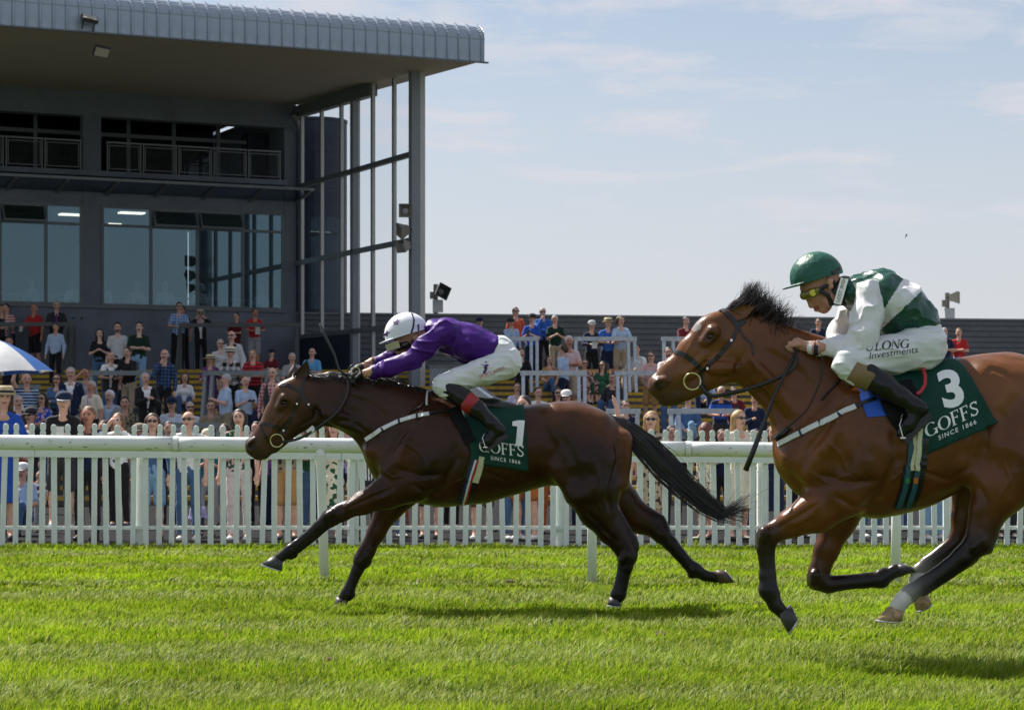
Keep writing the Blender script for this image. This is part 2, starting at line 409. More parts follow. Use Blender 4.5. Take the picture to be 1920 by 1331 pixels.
def lay(name, g, tree, org, ux, uy, m, parent, off, lift=0.004, dfall=10.0):
    """print lettering g on a surface: org is where the lower left stands in the photo, ux / uy its directions per cap height"""
    v, f = g
    bm = bmesh.new(); vs = [bm.verts.new((a, b, 0)) for a, b in v]
    for q in f:
        try: bm.faces.new([vs[i] for i in q])
        except ValueError: pass
    long = [e for e in bm.edges if e.calc_length() > 0.3]
    if long: bmesh.ops.subdivide_edges(bm, edges=long, cuts=3); bmesh.ops.triangulate(bm, faces=bm.faces[:])
    bm.verts.index_update(); out = []; last = dfall; o = Vector((0, 0, EYE))
    for q in bm.verts:
        x = org[0] + q.co.x * ux[0] + q.co.y * uy[0]; y = org[1] + q.co.x * ux[1] + q.co.y * uy[1]
        h, n = hit(tree, x, y)
        if h is None: h = P(x, y, last)
        last = h.y; d = (o - h).normalized(); out.append(h + d * lift)
    fc = [[q.index for q in fa.verts] for fa in bm.faces]; bm.free()
    return mesh_obj(name, [tuple(p) for p in out], fc, m, parent, off)
# ================================================================== SETTING
m_soil = mat('turf_soil', (0.045, 0.085, 0.014), 0.95, noise=0.4, nscale=3, bump=0.5)
m_asph = mat('asphalt', (0.020, 0.020, 0.022), 0.95, spec=0.05, noise=0.3, nscale=4, bump=0.3, color2=(0.032, 0.032, 0.034))
m_conc = mat('step_concrete', (0.085, 0.078, 0.068), 0.95, noise=0.35, nscale=3, bump=0.3, color2=(0.045, 0.042, 0.038))
m_yel = mat('yellow_step_paint', (0.50, 0.30, 0.015), 0.7, noise=0.3, nscale=5, color2=(0.17, 0.13, 0.07), thr=(0.50, 0.68))
m_land = mat('landing_concrete', (0.13, 0.125, 0.12), 0.9, noise=0.2, nscale=2)

g = MB(); g.add([(-900, -60, -0.042), (900, -60, -0.042), (900, 2500, -0.042), (-900, 2500, -0.042)], [(0, 1, 2, 3)])
tag(g.build('ground', m_soil), kind='structure')
g = MB(); g.box(-24, 26, 25.95, 40.0, -0.3, 0.004)
tag(g.build('apron', m_asph), kind='structure')

# terrace: 18 steps of 0.16 m up to the landing
STEP_R, STEP_T, STEP_N, STEP_D = 0.16, 1.0, 18, 40.0
LAND = STEP_R * STEP_N
def step_z(i): return STEP_R * (i + 1)
ter = tag(empty('terrace', (0, STEP_D, 0)), kind='structure')
sm = MB(); sm.box(-24, 26, 0, STEP_T, -0.16, 0.16)
em = MB(); em.add([(x, y, z) for x in (-24, 26) for y, z in ((-0.006, -0.068), (-0.006, 0.005), (0.06, 0.005), (0.06, 0.0), (-0.0, 0.0), (0.0, -0.068))],
                  [(0, 1, 7, 6), (1, 2, 8, 7), (2, 3, 9, 8), (3, 4, 10, 9), (4, 5, 11, 10), (5, 0, 6, 11), (0, 5, 4, 3, 2, 1), (6, 7, 8, 9, 10, 11)])
s0 = e0 = None
for i in range(STEP_N - 1):
    if s0 is None:
        s0 = sm.build('step', m_conc, ter); e0 = em.build('step_edge', m_yel, ter); s, e = s0, e0
    else:
        s = link(s0.copy()); e = link(e0.copy()); s.parent = e.parent = ter
    s.location = (0, i * STEP_T, step_z(i) - 0.16); e.location = (0, i * STEP_T, step_z(i))
lm = MB(); lm.box(-60, 60, (STEP_N - 1) * STEP_T, 60, LAND - 0.16, LAND); lm.build('landing', m_land, ter)
e = link(e0.copy()); e.parent = ter; e.location = (0, (STEP_N - 1) * STEP_T, LAND)

# ---------------------------------------------------------------- grass
def grass():
    zones = [(9.2, 13.5, 4600, 0.0060), (13.5, 18.5, 2900, 0.0085), (18.5, 25.9, 1900, 0.0125)]
    X = []; Y = []; W = []
    for d0, d1, dens, wd in zones:
        area = (d1 - d0) * 0.58 * (d0 + d1) / 2; n = int(area * dens)
        y = RNG.uniform(d0, d1, n); x = RNG.uniform(-0.29, 0.29, n) * y; X.append(x); Y.append(y); W.append(np.full(n, wd))
    X = np.concatenate(X); Y = np.concatenate(Y); W = np.concatenate(W); n = len(X)
    q = np.stack([X, Y, np.zeros(n)], 1)
    big = vnoise(q, 0.55, 3); mid = vnoise(q, 2.1, 5); fine = vnoise(q, 7.0, 9)
    # mown bands along the course: the nap lies away in one band, towards in the next
    band = np.sin((Y + 0.3 * vnoise(q * np.array([0.3, 1, 1]), 0.9, 2)) * 2 * math.pi / 2.1 + 1.3 * vnoise(q * np.array([0.12, 1, 1]), 0.7, 4)) * 0.75 + 0.45 * vnoise(q * np.array([0.2, 1, 1]), 1.9, 8)
    nap = np.clip(band * 1.6, -1, 1)
    h = (0.056 + 0.018 * mid + 0.012 * fine + 0.007 * big) * RNG.uniform(0.65, 1.35, n)
    tuft = (vnoise(q, 3.3, 21) > 0.55); h = np.where(tuft, h * 1.5, h) * (1 + .25 * vnoise(q, 5.0, 37))
    az = RNG.uniform(0, 2 * math.pi, n); lean = RNG.uniform(0.15, 0.75, n)
    dx = np.cos(az) * lean + 0.35; dy = np.sin(az) * lean * 0.8 + nap * 0.55
    th = RNG.uniform(0, math.pi, n); wx = np.cos(th) * W * RNG.uniform(0.7, 1.4, n) / 2; wy = np.sin(th) * W / 2
    up = np.sqrt(np.clip(1 - 0.35 * (dx ** 2 + dy ** 2), 0.25, 1))
    V = np.zeros((n, 5, 3))
    V[:, 0] = np.stack([X - wx, Y - wy, np.full(n, -0.004)], 1); V[:, 1] = np.stack([X + wx, Y + wy, np.full(n, -0.004)], 1)
    mx, my, mz = X + dx * h * 0.35, Y + dy * h * 0.35, h * 0.6 * up
    V[:, 2] = np.stack([mx + wx * .85, my + wy * .85, mz], 1); V[:, 3] = np.stack([mx - wx * .85, my - wy * .85, mz], 1)
    V[:, 4] = np.stack([X + dx * h, Y + dy * h, h * up * 0.95], 1)
    base = np.arange(n) * 5
    me = bpy.data.meshes.new('grass'); me.vertices.add(n * 5); me.vertices.foreach_set('co', V.ravel())
    quad = np.stack([base, base + 1, base + 2, base + 3], 1); tri = np.stack([base + 3, base + 2, base + 4], 1)
    loops = np.concatenate([quad.ravel(), tri.ravel()]); me.loops.add(len(loops)); me.loops.foreach_set('vertex_index', loops.astype(np.int32))
    st = np.concatenate([np.arange(n) * 4, n * 4 + np.arange(n) * 3]); tot = np.concatenate([np.full(n, 4), np.full(n, 3)])
    me.polygons.add(2 * n); me.polygons.foreach_set('loop_start', st.astype(np.int32)); me.polygons.foreach_set('loop_total', tot.astype(np.int32))
    c = np.ones((n, 5, 4)); r = RNG.uniform(0, 1, n)
    patch = vnoise(q, 1.15, 31); cl = vnoise(q * np.array([1, .6, 1]), 5.0, 37)
    base_c = np.array([0.215, 0.325, 0.010]) * np.clip(1 + 0.22 * mid + 0.15 * big + 0.25 * patch + 0.34 * cl, .3, 2.2)[:, None]
    yel = np.array([0.46, 0.50, 0.09]); dark = np.array([0.06, 0.14, 0.010])
    k = np.clip(0.14 + 0.17 * nap + 0.45 * (r - 0.5) + 0.12 * fine, 0, 1)[:, None]
    colr = base_c * (1 - k) + yel * k; dk = (r < 0.30)[:, None]; colr = np.where(dk, colr * 0.3 + dark * 0.6, colr)
    dry = (RNG.uniform(0, 1, n) < 0.035)[:, None]; colr = np.where(dry, np.array([0.42, 0.38, 0.16]), colr)
    c[:, :, :3] = colr[:, None, :]; c[:, 4, :3] *= 1.15; c[:, 4, 0] *= 1.1
    a = me.color_attributes.new('Col', 'FLOAT_COLOR', 'POINT'); a.data.foreach_set('color', c.ravel())
    me.update(); me.validate()
    me.materials.append(mat('grass_blade', vcol=True, rough=0.5, spec=0.3, noise=0.05, transl=0.5))
    o = link(bpy.data.objects.new('grass', me)); o.location.z = -0.036; tag(o, 'bright green mown turf with pale and dark mowing bands', 'grass', kind='stuff')
grass()

m_clod = mat('earth_clod', (0.07, 0.045, 0.025), .95, noise=.4, nscale=60, bump=.6)
for i, (px, d, sz) in enumerate(((955, 19.3, .045), (1240, 14.2, .05), (620, 12.6, .04), (1420, 16.8, .04))):
    c = Vector(((px - CX) / F * d, d, .0)); V, Q, _ = solid([prim((0, 0, 0), (sz * .8, .01, .004), sz * .55, sz * .4, (1, 1, .6), .02), prim((-.02, .02, .005), (.01, -.02, 0), sz * .4, k=.02)], .007); n_ = normals(V, Q); V = V + n_ * (.006 * vnoise(V, 60, i + 2))[:, None]
    o = mesh_obj('turf_clod', V, Q, m_clod, None, None, True); o.location = c; tag(o, ['small brown divot under the belly of the left horse', 'clod of earth behind the hind legs of the left horse', 'clod of earth in the near grass at lower left', 'clod of earth in front of the right horse'][i], 'clod')

# ---------------------------------------------------------------- running rail
m_rail = mat('rail_plastic', (0.78, 0.80, 0.78), 0.32, spec=0.5, noise=0.05, nscale=3, color2=(0.35, 0.40, 0.22), thr=(0.62, 0.8))
m_post = mat('rail_post_plastic', (0.80, 0.83, 0.80), 0.35, noise=0.06, nscale=5, color2=(0.45, 0.48, 0.36), thr=(0.66, 0.85))
D_R = 19.4; s = F / D_R
rr = tag(empty('running_rail', P(960, 1090, D_R)), 'white plastic running rail on round posts between turf and picket fence', 'rail')
off = rr.location
def rail_top(px): return 815 + 0.0098 * px
def rail_pt(px, dy=0): return P(px, rail_top(px) + dy, D_R)
xs = [-260, 330, 690, 1290, 1700, 2250]
for i in range(len(xs) - 1):
    m_ = MB(); n = 10; a, b = xs[i] + 1.5, xs[i + 1] - 1.5; base = 0
    for j in range(n + 1):
        c = rail_pt(a + (b - a) * j / n, 14)
        m_.v += [tuple(c + Vector((0, 0.055 * math.cos(t), 0.064 * math.sin(t)))) for t in [2 * math.pi * k / 20 for k in range(20)]]
    for j in range(n):
        for k in range(20):
            k2 = (k + 1) % 20; m_.f.append([j * 20 + k, (j + 1) * 20 + k, (j + 1) * 20 + k2, j * 20 + k2])
    m_.f.append(list(range(20))); m_.f.append([n * 20 + k for k in range(20)][::-1])
    m_.build('rail_tube', m_rail, rr, off, True)
    if 0 < i:
        mj = MB(); c0 = rail_pt(xs[i] - 5, 14); c1 = rail_pt(xs[i] + 5, 14)
        mj.v = [tuple(c + Vector((0, 0.059 * math.cos(t), 0.068 * math.sin(t)))) for c in (c0, c1) for t in [2 * math.pi * k / 20 for k in range(20)]]
        mj.f = [[k, 20 + k, 20 + (k + 1) % 20, (k + 1) % 20] for k in range(20)]
        mj.build('joint_sleeve', m_rail, rr, off, True)
# dark scuffs along the lower half of the tube
m_scuff = mat('scuff_dirt', (0.05, 0.06, 0.03), 0.9)
for i in range(70):
    px = random.uniform(0, 1900); a = random.uniform(-0.2, 0.9); c = rail_pt(px, 14); l_ = random.uniform(0.006, 0.03)
    m_ = MB(); hh = random.uniform(0.002, 0.006); pt = []
    for k in range(6):
        t = -a + hh / 0.06 * (random.uniform(.4, 1) if k < 3 else -random.uniform(.4, 1)); x = (k if k < 3 else 5 - k) - 1
        pt.append(c + Vector((x * l_ / 2 + (0.01 if k < 3 else 0), -0.0562 * math.cos(t), 0.0652 * math.sin(t))))
    m_.add(pt, [(0, 1, 2, 3, 4, 5)]); m_.build('scuff', m_scuff, rr, off)
for bx, tx in ((609, 601), (1110, 1110), (1679, 1681), (60 - 90, 60 - 92), (2230, 2230)):
    m_ = MB(); b = P(bx, 1102, D_R); t = rail_pt(tx, 20)
    m_.tube([b, b.lerp(t, 0.5), t.lerp(b, 0.1), t.lerp(b, 0.06), t], [0.041, 0.041, 0.041, 0.05, 0.05], 16)
    m_.build('post', m_post, rr, off, True)

# ---------------------------------------------------------------- picket fence
m_pick = mat('picket_paint', (0.75, 0.79, 0.77), 0.45, noise=0.07, nscale=5, bump=0.06, bscale=14, color2=(0.46, 0.50, 0.45), thr=(0.63, 0.82))
D_F = 25.7; sf = F / D_F
pf = tag(empty('picket_fence', P(960, 1024, D_F)), 'white picket fence with round-topped pickets in front of the crowd', 'fence')
off = pf.location
def pick_top(px): return 793 + 0.0095 * px
def picket_mesh():
    h = 1.385; wd = 0.031; pr = [(-wd, -.045), (wd, -.045), (wd, h - 0.105), (wd * .78, h - 0.098), (wd * .74, h - 0.085), (wd, h - 0.072), (wd, h - 0.03)]
    pr += [(wd * math.cos(a), h - 0.03 + 0.03 * math.sin(a)) for a in (0.5, 1.1, 1.57, 2.04, 2.64)] + [(-wd, h - 0.03), (-wd, h - 0.072), (-wd * .74, h - 0.085), (-wd * .78, h - 0.098), (-wd, h - 0.105)]
    n = len(pr); b = 0.004; V = [(x, 0.012, z) for x, z in pr] + [(x, -0.008, z) for x, z in pr] + [(x * .86, -0.012, z - (0.003 if z > .5 else 0)) for x, z in pr]
    Fc = [list(range(n))[::-1][::-1]] + [[2 * n + k for k in range(n)][::-1]]
    for l0 in (0, n):
        for k in range(n): Fc.append([l0 + k, l0 + n + k, l0 + n + (k + 1) % n, l0 + (k + 1) % n])
    return V, Fc
pv, pfc = picket_mesh(); p0 = None; k = 0; px = -70
while px < 1990:
    z = (1024 - pick_top(px)) / sf / 1.385
    if p0 is None: o = p0 = mesh_obj('picket', pv, pfc, m_pick, pf)
    else: o = link(p0.copy()); o.parent = pf
    o.location = (P(px, 1024, D_F) - off) + Vector((random.uniform(-.004, .004), random.uniform(-.002, .002), 0)); o.scale = (random.uniform(.95, 1.06), 1, z * random.uniform(0.993, 1.006))
    o.rotation_euler = (0, R(random.gauss(0, 0.75)), 0)
    px += 24.6 - 0.0011 * px
for y0, hh in ((848, 16), (989, 7)):
    xs_ = [-120, 66, 640, 1215, 1720, 2050]
    for i in range(len(xs_) - 1):
        a = P(xs_[i] + .6, y0 + (0.0085 * xs_[i] if y0 < 900 else 0), D_F + (-0.034 if y0 < 900 else 0.035)); b = P(xs_[i + 1] - .6, y0 + (0.0085 * xs_[i + 1] if y0 < 900 else 0), D_F + (-0.034 if y0 < 900 else 0.035))
        m_ = MB(); m_.bar(a, b, 0.036, hh / sf); m_.build('top_rail' if y0 < 900 else 'lower_rail', m_pick, pf, off)
for px in (-125, 265, 662, 1050, 1430, 1780):
    m_ = MB(); b = P(px, 1024, D_F + 0.09); hgt = (1024 - pick_top(px) - 40) / sf
    m_.box(b.x - 0.062, b.x + 0.062, b.y - 0.05, b.y + 0.07, -.045, hgt * 0.78); m_.box(b.x - 0.066, b.x + 0.066, b.y - 0.055, b.y + 0.075, hgt * 0.78, hgt * 0.79); m_.box(b.x - 0.058, b.x + 0.058, b.y - 0.046, b.y + 0.066, hgt * 0.79, hgt)
    m_.build('fence_post', m_pick, pf, off)

# ---------------------------------------------------------------- grandstand
TH = R(25.2); CXb, CYb = (555 - CX) / F * 62.0, 62.0
UH = Vector((math.cos(TH), math.sin(TH), 0)); NH = Vector((math.sin(TH), -math.cos(TH), 0))
gs = tag(empty('grandstand', (CXb, CYb, 0), TH), 'dark grey racecourse grandstand with curved metal roof, balcony and wide windows', 'grandstand')
def u_at(px):           # along the facade where the photo column px meets it (negative = left of the corner)
    r = (px - CX) / F; return -(CXb - r * CYb) / (r * -UH.y + UH.x) * 1.0
def p_at(px):           # along the glass screen (towards the camera)
    r = (px - CX) / F; return (r * CYb - CXb) / (NH.x - r * NH.y)
m_wall = mat('blue_grey_render', (0.145, 0.165, 0.205), 0.85, noise=0.16, nscale=0.9, bump=0.15, bscale=60, color2=(0.11, 0.128, 0.16), thr=(0.5, 0.75))
m_frame = mat('dark_frame_metal', (0.11, 0.125, 0.14), 0.45, noise=0.06)
m_alu = mat('pale_mullion_metal', (0.46, 0.45, 0.43), 0.4, noise=0.06)
m_col = mat('column_paint', (0.20, 0.22, 0.25), 0.5, noise=0.05)
m_roof = mat('roof_sheet_metal', (0.33, 0.385, 0.46), 0.38, metal=0.35, noise=0.10, nscale=1.2, color2=(0.27, 0.31, 0.36), thr=(0.45, 0.8))
m_soff = mat('soffit_board', (0.34, 0.31, 0.26), 0.8, noise=0.07, nscale=1.0)
m_navy = mat('navy_cladding', (0.010, 0.016, 0.034), 0.5, noise=0.2, nscale=2)
m_glass = glass_mat('window_glass', (0.45, 0.58, 0.66), 2.2, tintg=(0.55, 0.85, 1.0))
m_clear = glass_mat('screen_glass', (0.96, 0.97, 0.98), 1.3)
m_dkglass = glass_mat('upper_glass', (0.25, 0.28, 0.30), 1.35)
m_in = mat('interior_wall', (0.13, 0.17, 0.20), 0.9, noise=0.05); m_infl = mat('interior_floor', (0.12, 0.12, 0.13), 0.8)
m_lamp = mat('ceiling_light_panel', (0.9, 0.85, 0.75), 0.5, emis=(1.0, 0.86, 0.62, 1.6))
m_steel = mat('balcony_steel', (0.17, 0.18, 0.19), 0.45, metal=0.4, noise=0.1)
def gbox(name, m, u0, u1, p0, p1, z0, z1, parent=None):
    b = MB(); b.box(u0, u1, -p1, -p0, z0, z1); return b.build(name, m, parent or gs)
PL = u_at(175)                       # pillar line
U0 = -17.2; SILL, WTOP, TRANS = 4.63, 7.29, 6.77
gbox('lower_wall', m_wall, U0, 0, -0.3, 0, 2.2, SILL)
gbox('band_wall', m_wall, U0, 0, -0.3, 0, WTOP, 8.02)
gbox('head_beam', m_wall, U0, -0.02, -0.4, 0.06, 9.62, 10.45)
pill = [PL, PL - 5.7, PL - 11.4]
for pu in pill:
    gbox('pillar', m_wall, pu - 0.28, pu + 0.2, -0.28, 0.03, SILL, 9.64)
gbox('corner_pillar', m_wall, -0.34, 0, -0.28, 0.02, SILL, 9.64)
sill = gbox('window_sill', m_frame, U0, -0.3, -0.02, 0.06, SILL - 0.05, SILL + 0.012)
gbox('end_wall', m_wall, -0.28, -0.03, -9.0, -0.31, 2.2, 10.2)
# windows, lower storey
def pane(parent, u0, u1, z0, z1, m=m_glass, p=0.0, tilt=0.0, name='pane'):
    b = MB()
    if tilt: b.add([(u0, -p - 0.0, z1), (u1, -p - 0.0, z1), (u1, -p - tilt, z0), (u0, -p - tilt, z0)], [(0, 1, 2, 3)])
    else: b.add([(u0, -p, z1), (u1, -p, z1), (u1, -p, z0), (u0, -p, z0)], [(0, 1, 2, 3)])
    return b.build(name, m, parent)
def window_bay(ua, ub, cuts, opened):
    wf = MB(); fr = 0.05
    e = [ua] + cuts + [ub]
    for x in e: wf.box(x - 0.035, x + 0.035, -0.05, 0.06, SILL + 0.013, WTOP)
    for z in (SILL + 0.04, TRANS, WTOP - 0.03): wf.box(ua - 0.03, ub + 0.03, -0.046, 0.056, z - 0.035, z + 0.035)
    w_ = wf.build('window', m_frame, gs)
    for i in range(len(e) - 1):
        a, b = e[i] + 0.036, e[i + 1] - 0.036
        pane(w_, a, b, SILL + 0.076, TRANS - 0.036)
        if i in opened:
            tl = 0.22; o_ = MB()
            for x in (a + 0.02, b - 0.02): o_.bar((x, -0.03, WTOP - 0.08), (x, -0.06 - tl, TRANS + 0.03), 0.05, 0.05, up=(1, 0, 0))
            o_.bar((a, -0.06 - tl, TRANS + 0.03), (b, -0.06 - tl, TRANS + 0.03), 0.05, 0.05); o_.bar((a, -0.03, WTOP - 0.08), (b, -0.03, WTOP - 0.08), 0.04, 0.04)
            o_.build('open_vent_frame', m_frame, w_)
            b2 = MB(); b2.add([(a + .03, -0.05, WTOP - 0.1), (b - .03, -0.05, WTOP - 0.1), (b - .03, -0.07 - tl, TRANS + 0.05), (a + .03, -0.07 - tl, TRANS + 0.05)], [(0, 1, 2, 3)]); b2.build('open_vent_pane', m_glass, w_)
        else: pane(w_, a, b, TRANS + 0.036, WTOP - 0.066)
window_bay(PL + 0.24, -0.38, [u_at(283), u_at(370), u_at(455)], (1, 2))
window_bay(PL - 5.7 + 0.24, PL - 0.32, [u_at(-88), u_at(0), u_at(86)], (1, 2))
window_bay(PL - 11.4 + 0.24, PL - 5.7 - 0.32, [PL - 11.4 + 1.6, PL - 11.4 + 3.0, PL - 11.4 + 4.3], (1, 2))
# room behind the windows
room = MB(); room.box(U0, -0.31, 0.9, 1.0, 3.9, 3.98); ro = MB()
ro.add([(U0, 0.31, 4.0), (-0.31, 0.31, 4.0), (-0.31, 9, 4.0), (U0, 9, 4.0)], [(0, 1, 2, 3)]); ro.build('room_floor', m_infl, gs)
gbox('room_ceiling', m_in, U0, -0.31, -9, -0.31, 7.5, 7.9); gbox('room_back_wall', m_in, U0, -0.31, -9.2, -9.0, 3.9, 7.6)
for du in (-1.9, -4.2, -7.6): gbox('room_column', m_in, du - .25, du + .25, -5.3, -4.8, 4.01, 7.49)
gbox('room_doorway', m_infl, -6.3, -5.2, -9.0, -8.96, 4.01, 6.2); gbox('room_screen', m_infl, -9.4, -8.2, -8.99, -8.9, 5.2, 6.1)
gbox('counter_rail', m_alu, U0, -0.4, -1.26, -1.22, 4.95, 4.98)
for i, (lu, lp) in enumerate([(-2.2, -2.2), (-3.6, -3.6), (-5.0, -4.8), (-7.4, -2.0), (-8.6, -3.4), (-1.6, -5.6), (-7.2, -6.4), (-3.3, -7.2)]):
    gbox('ceiling_light', m_lamp, lu - .35, lu + .35, lp - .18, lp + .18, 7.46, 7.496)
# upper storey: recessed glazing behind the balcony
gbox('balcony_slab', m_wall, U0, -0.36, -2.4, 0.32, 8.024, 8.16)
gbox('upper_back_wall', m_navy, U0, -0.35, -6.5, -6.3, 8.17, 10.3)
gbox('upper_ceiling', m_navy, U0, -0.3, -6.5, -0.41, 10.28, 10.42)
gbox('upper_side_wall', m_navy, -0.9, -0.35, -2.0, -1.4, 8.17, 9.63)
ug = MB(); cols_u = [U0 + 0.2 + 1.27 * i for i in range(13)]
for x in cols_u: ug.box(x - 0.05, x + 0.05, 1.4, 1.5, 8.17, 10.0)
ug.box(U0, -0.95, 1.39, 1.51, 9.3, 9.4); ug.box(U0, -0.95, 1.39, 1.51, 8.17, 8.25)
ugo = ug.build('upper_window_frame', m_frame, gs)
for i in range(12):
    pane(ugo, cols_u[i] + .051, cols_u[i + 1] - .051, 8.251, 9.299, m_dkglass, -1.45); pane(ugo, cols_u[i] + .051, cols_u[i + 1] - .051, 9.401, 10.0, m_dkglass, -1.45)
# balcony railing: panels of wire mesh between posts
def rail_panel(u0, u1):
    b = MB(); p = 0.22; z0, z1 = 8.24, 8.93
    b.bar((u0, -p, z1), (u1, -p, z1), 0.05, 0.045)
    for x in (u0 + .03, u1 - .03): b.bar((x, -p, 8.161), (x, -p, z1), 0.03, 0.035)
    for z in (z0, z1 - .08): b.bar((u0 + .07, -p, z), (u1 - .07, -p, z), 0.02, 0.022)
    for x in (u0 + .08, u1 - .08): b.bar((x, -p, z0), (x, -p, z1 - .08), 0.02, 0.02)
    o = b.build('balcony_rail_panel', m_steel, gs); w_ = MB(); n = int((u1 - u0) / 0.055)
    for i in range(1, n): x = u0 + .08 + (u1 - u0 - .16) * i / n; w_.bar((x, -p, z0), (x, -p, z1 - .08), 0.003, 0.003)
    for i in range(1, 11): z = z0 + (z1 - .08 - z0) * i / 11; w_.bar((u0 + .08, -p + .005, z), (u1 - .08, -p + .005, z), 0.003, 0.003)
    w_.build('wire_mesh', m_frame, o)
for a0, a1, n in ((PL + 0.28, -0.5, 5), (PL - 5.7 + .28, PL - .36, 5), (PL - 11.4 + .28, PL - 5.7 - .36, 5)):
    for i in range(n): rail_panel(a0 + (a1 - a0) * i / n + .01, a0 + (a1 - a0) * (i + 1) / n - .01)
# glazed canopy under the balcony
ca = MB(); ca.add([(U0, 0.0, 7.62), (0.02, 0.0, 7.62), (0.02, -1.25, 7.83), (U0, -1.25, 7.83)], [(0, 1, 2, 3)])
cav = ca.build('canopy', glass_mat('canopy_glass', (0.30, 0.34, 0.38), 1.5, 0.15), gs)
cf = MB(); cf.bar((U0, -1.27, 7.83), (0.05, -1.27, 7.83), 0.06, 0.07); cf.build('canopy_edge', m_steel, cav)
u = -0.02
while u > U0:
    cf = MB(); cf.bar((u, -0.02, 7.58), (u, -1.24, 7.79), 0.06, 0.07); cf.build('canopy_bracket', m_frame, cav); u -= 1.32
# down pipe at the corner
dp = MB(); c = (0.09, -0.14); dp.tube([(-0.25, -0.5, 9.95), (-0.1, -0.3, 9.75), (c[0], c[1], 9.5), (c[0], c[1], 2.6)], 0.085, 12); dp.build('down_pipe', m_frame, gs, smooth=True)
for z in (9.0, 7.0, 5.2, 3.6): b = MB(); b.tube([(c[0], c[1], z), (c[0], c[1], z + .05)], 0.1, 12); b.build('pipe_bracket', m_frame, gs)
# soffit boards and roof edge
SL = 0.036; ZS = 10.27; PF = 11.0; UE = 0.62
def zs(p): return ZS - SL * p
nb = 46; sb = None
for i in range(nb):
    p0_, p1_ = PF * i / nb, PF * (i + 1) / nb - 0.012
    b = MB(); b.add([(U0, -p0_, zs(p0_)), (UE, -p0_, zs(p0_)), (UE, -p1_, zs(p1_)), (U0, -p1_, zs(p1_)), (U0, -p0_, zs(p0_) + .04), (UE, -p0_, zs(p0_) + .04), (UE, -p1_, zs(p1_) + .04), (U0, -p1_, zs(p1_) + .04)],
                    [(0, 1, 2, 3), (7, 6, 5, 4), (0, 4, 5, 1), (1, 5, 6, 2), (2, 6, 7, 3), (3, 7, 4, 0)])
    if sb is None: sb = b.build('soffit_board', m_soff, gs)
    else: o = b.build('soffit_board', m_soff, gs)
gbox('soffit_backing', m_frame, U0, UE, 0.05, PF - 0.02, 10.33, 10.42)
zb = zs(PF)
prof = [(PF + 0.03, zb - 0.02), (PF + 0.03, zb + 0.47)]
nc = 14
for i in range(1, nc + 1):
    a = R(84) * i / nc; rr_ = 0.36 + (0.010 if i % 2 else -0.004); prof.append((PF + 0.03 - 0.36 + rr_ * math.cos(a), zb + 0.47 + rr_ * math.sin(a)))
prof += [(PF - 1.2, zb + 0.92), (-9.0, zb + 1.5)]
PW = 0.285
def panel_mesh():
    V = []; Fc = []; cs = [(0.0, 0.0), (PW - 0.07, 0.0), (PW - 0.05, 0.045), (PW - 0.018, 0.045), (PW - 0.002, 0.0)]
    for i, (p, z) in enumerate(prof):
        a = prof[max(i - 1, 0)]; b = prof[min(i + 1, len(prof) - 1)]; tx, tz = b[0] - a[0], b[1] - a[1]; l_ = math.hypot(tx, tz); nx, nz = tz / l_, -tx / l_
        for x, h in cs: V.append((x, -(p + nx * h), z + nz * h))
    k = len(cs)
    for i in range(len(prof) - 1):
        for j in range(k - 1): Fc.append([i * k + j, i * k + j + 1, (i + 1) * k + j + 1, (i + 1) * k + j])
    return V, Fc
pv, pfc = panel_mesh(); rp0 = None; u = UE - 0.30
while u > U0:
    if rp0 is None: o = rp0 = mesh_obj('roof_panel', pv, pfc, m_roof, gs)
    else: o = link(rp0.copy()); o.parent = gs
    o.location = (u, 0, 0)
    u -= PW
b = MB(); pr2 = [(p, z) for p, z in prof] + [(-9, zb + 1.2), (PF - 1, zb + .2)]
b.add([(UE - 0.02, -p, z) for p, z in pr2] + [(UE + 0.015, -p - (.02 if i < 17 else 0), z + (.02 if 2 < i < 17 else 0)) for i, (p, z) in enumerate(pr2)],
      [list(range(len(pr2)))[::-1], [len(pr2) + k for k in range(len(pr2))]] + [[k, (k + 1) % len(pr2), len(pr2) + (k + 1) % len(pr2), len(pr2) + k] for k in range(len(pr2))])
b.build('roof_end_cap', m_roof, gs)
gbox('roof_drip_edge', m_frame, U0, UE + .12, PF - .01, PF + 0.06, zb - 0.055, zb - 0.021)
# round navy stair tower behind
tw = MB(); c = P(592, 800, 69); lc = Matrix.Rotation(-TH, 4, 'Z') @ (c - gs.location); tw.lathe([(0.95, 0), (0.95, 8.0), (0.97, 8.02), (0.97, 8.1), (0.9, 8.12)], (lc.x, lc.y, 2.7), 32)
tw.build('stair_tower', m_navy, gs, smooth=False)

# glass wind screen
ws = tag(empty('glass_screen', (CXb, CYb, 0), TH), 'tall glazed wind screen of steel columns and pale mullions at the stand corner', 'screen')
def sbar(name, m, p, wu, wp, z0, z1): b = MB(); b.box(-wu / 2, wu / 2, -p - wp / 2, -p + wp / 2, z0, z1); return b.build(name, m, ws)
mul = [p_at(x) for x in (567, 604, 641, 700, 740)]; colp = [p_at(664), p_at(777)]
for p in mul:
    z0_ = 3.9 if p < colp[0] else 2.3
    sbar('mullion', m_alu, p, 0.085, 0.055, z0_, zs(p) - 0.02); b = MB(); b.box(-0.062, -0.0435, -p - .035, -p + .035, z0_, zs(p) - .03); b.build('mullion_cap', m_frame, ws)
for p in colp:
    cw = .15 if p < 6 else .22
    sbar('column', m_col, p, cw, 0.20, 1.9, zs(p) - 0.001)
    b = MB(); b.box(cw / 2 + .002, cw / 2 + (.05 if p < 6 else .13), -p - .10, -p + .10, 1.9, zs(p) - .003); b.build('column_flange', m_alu, ws)
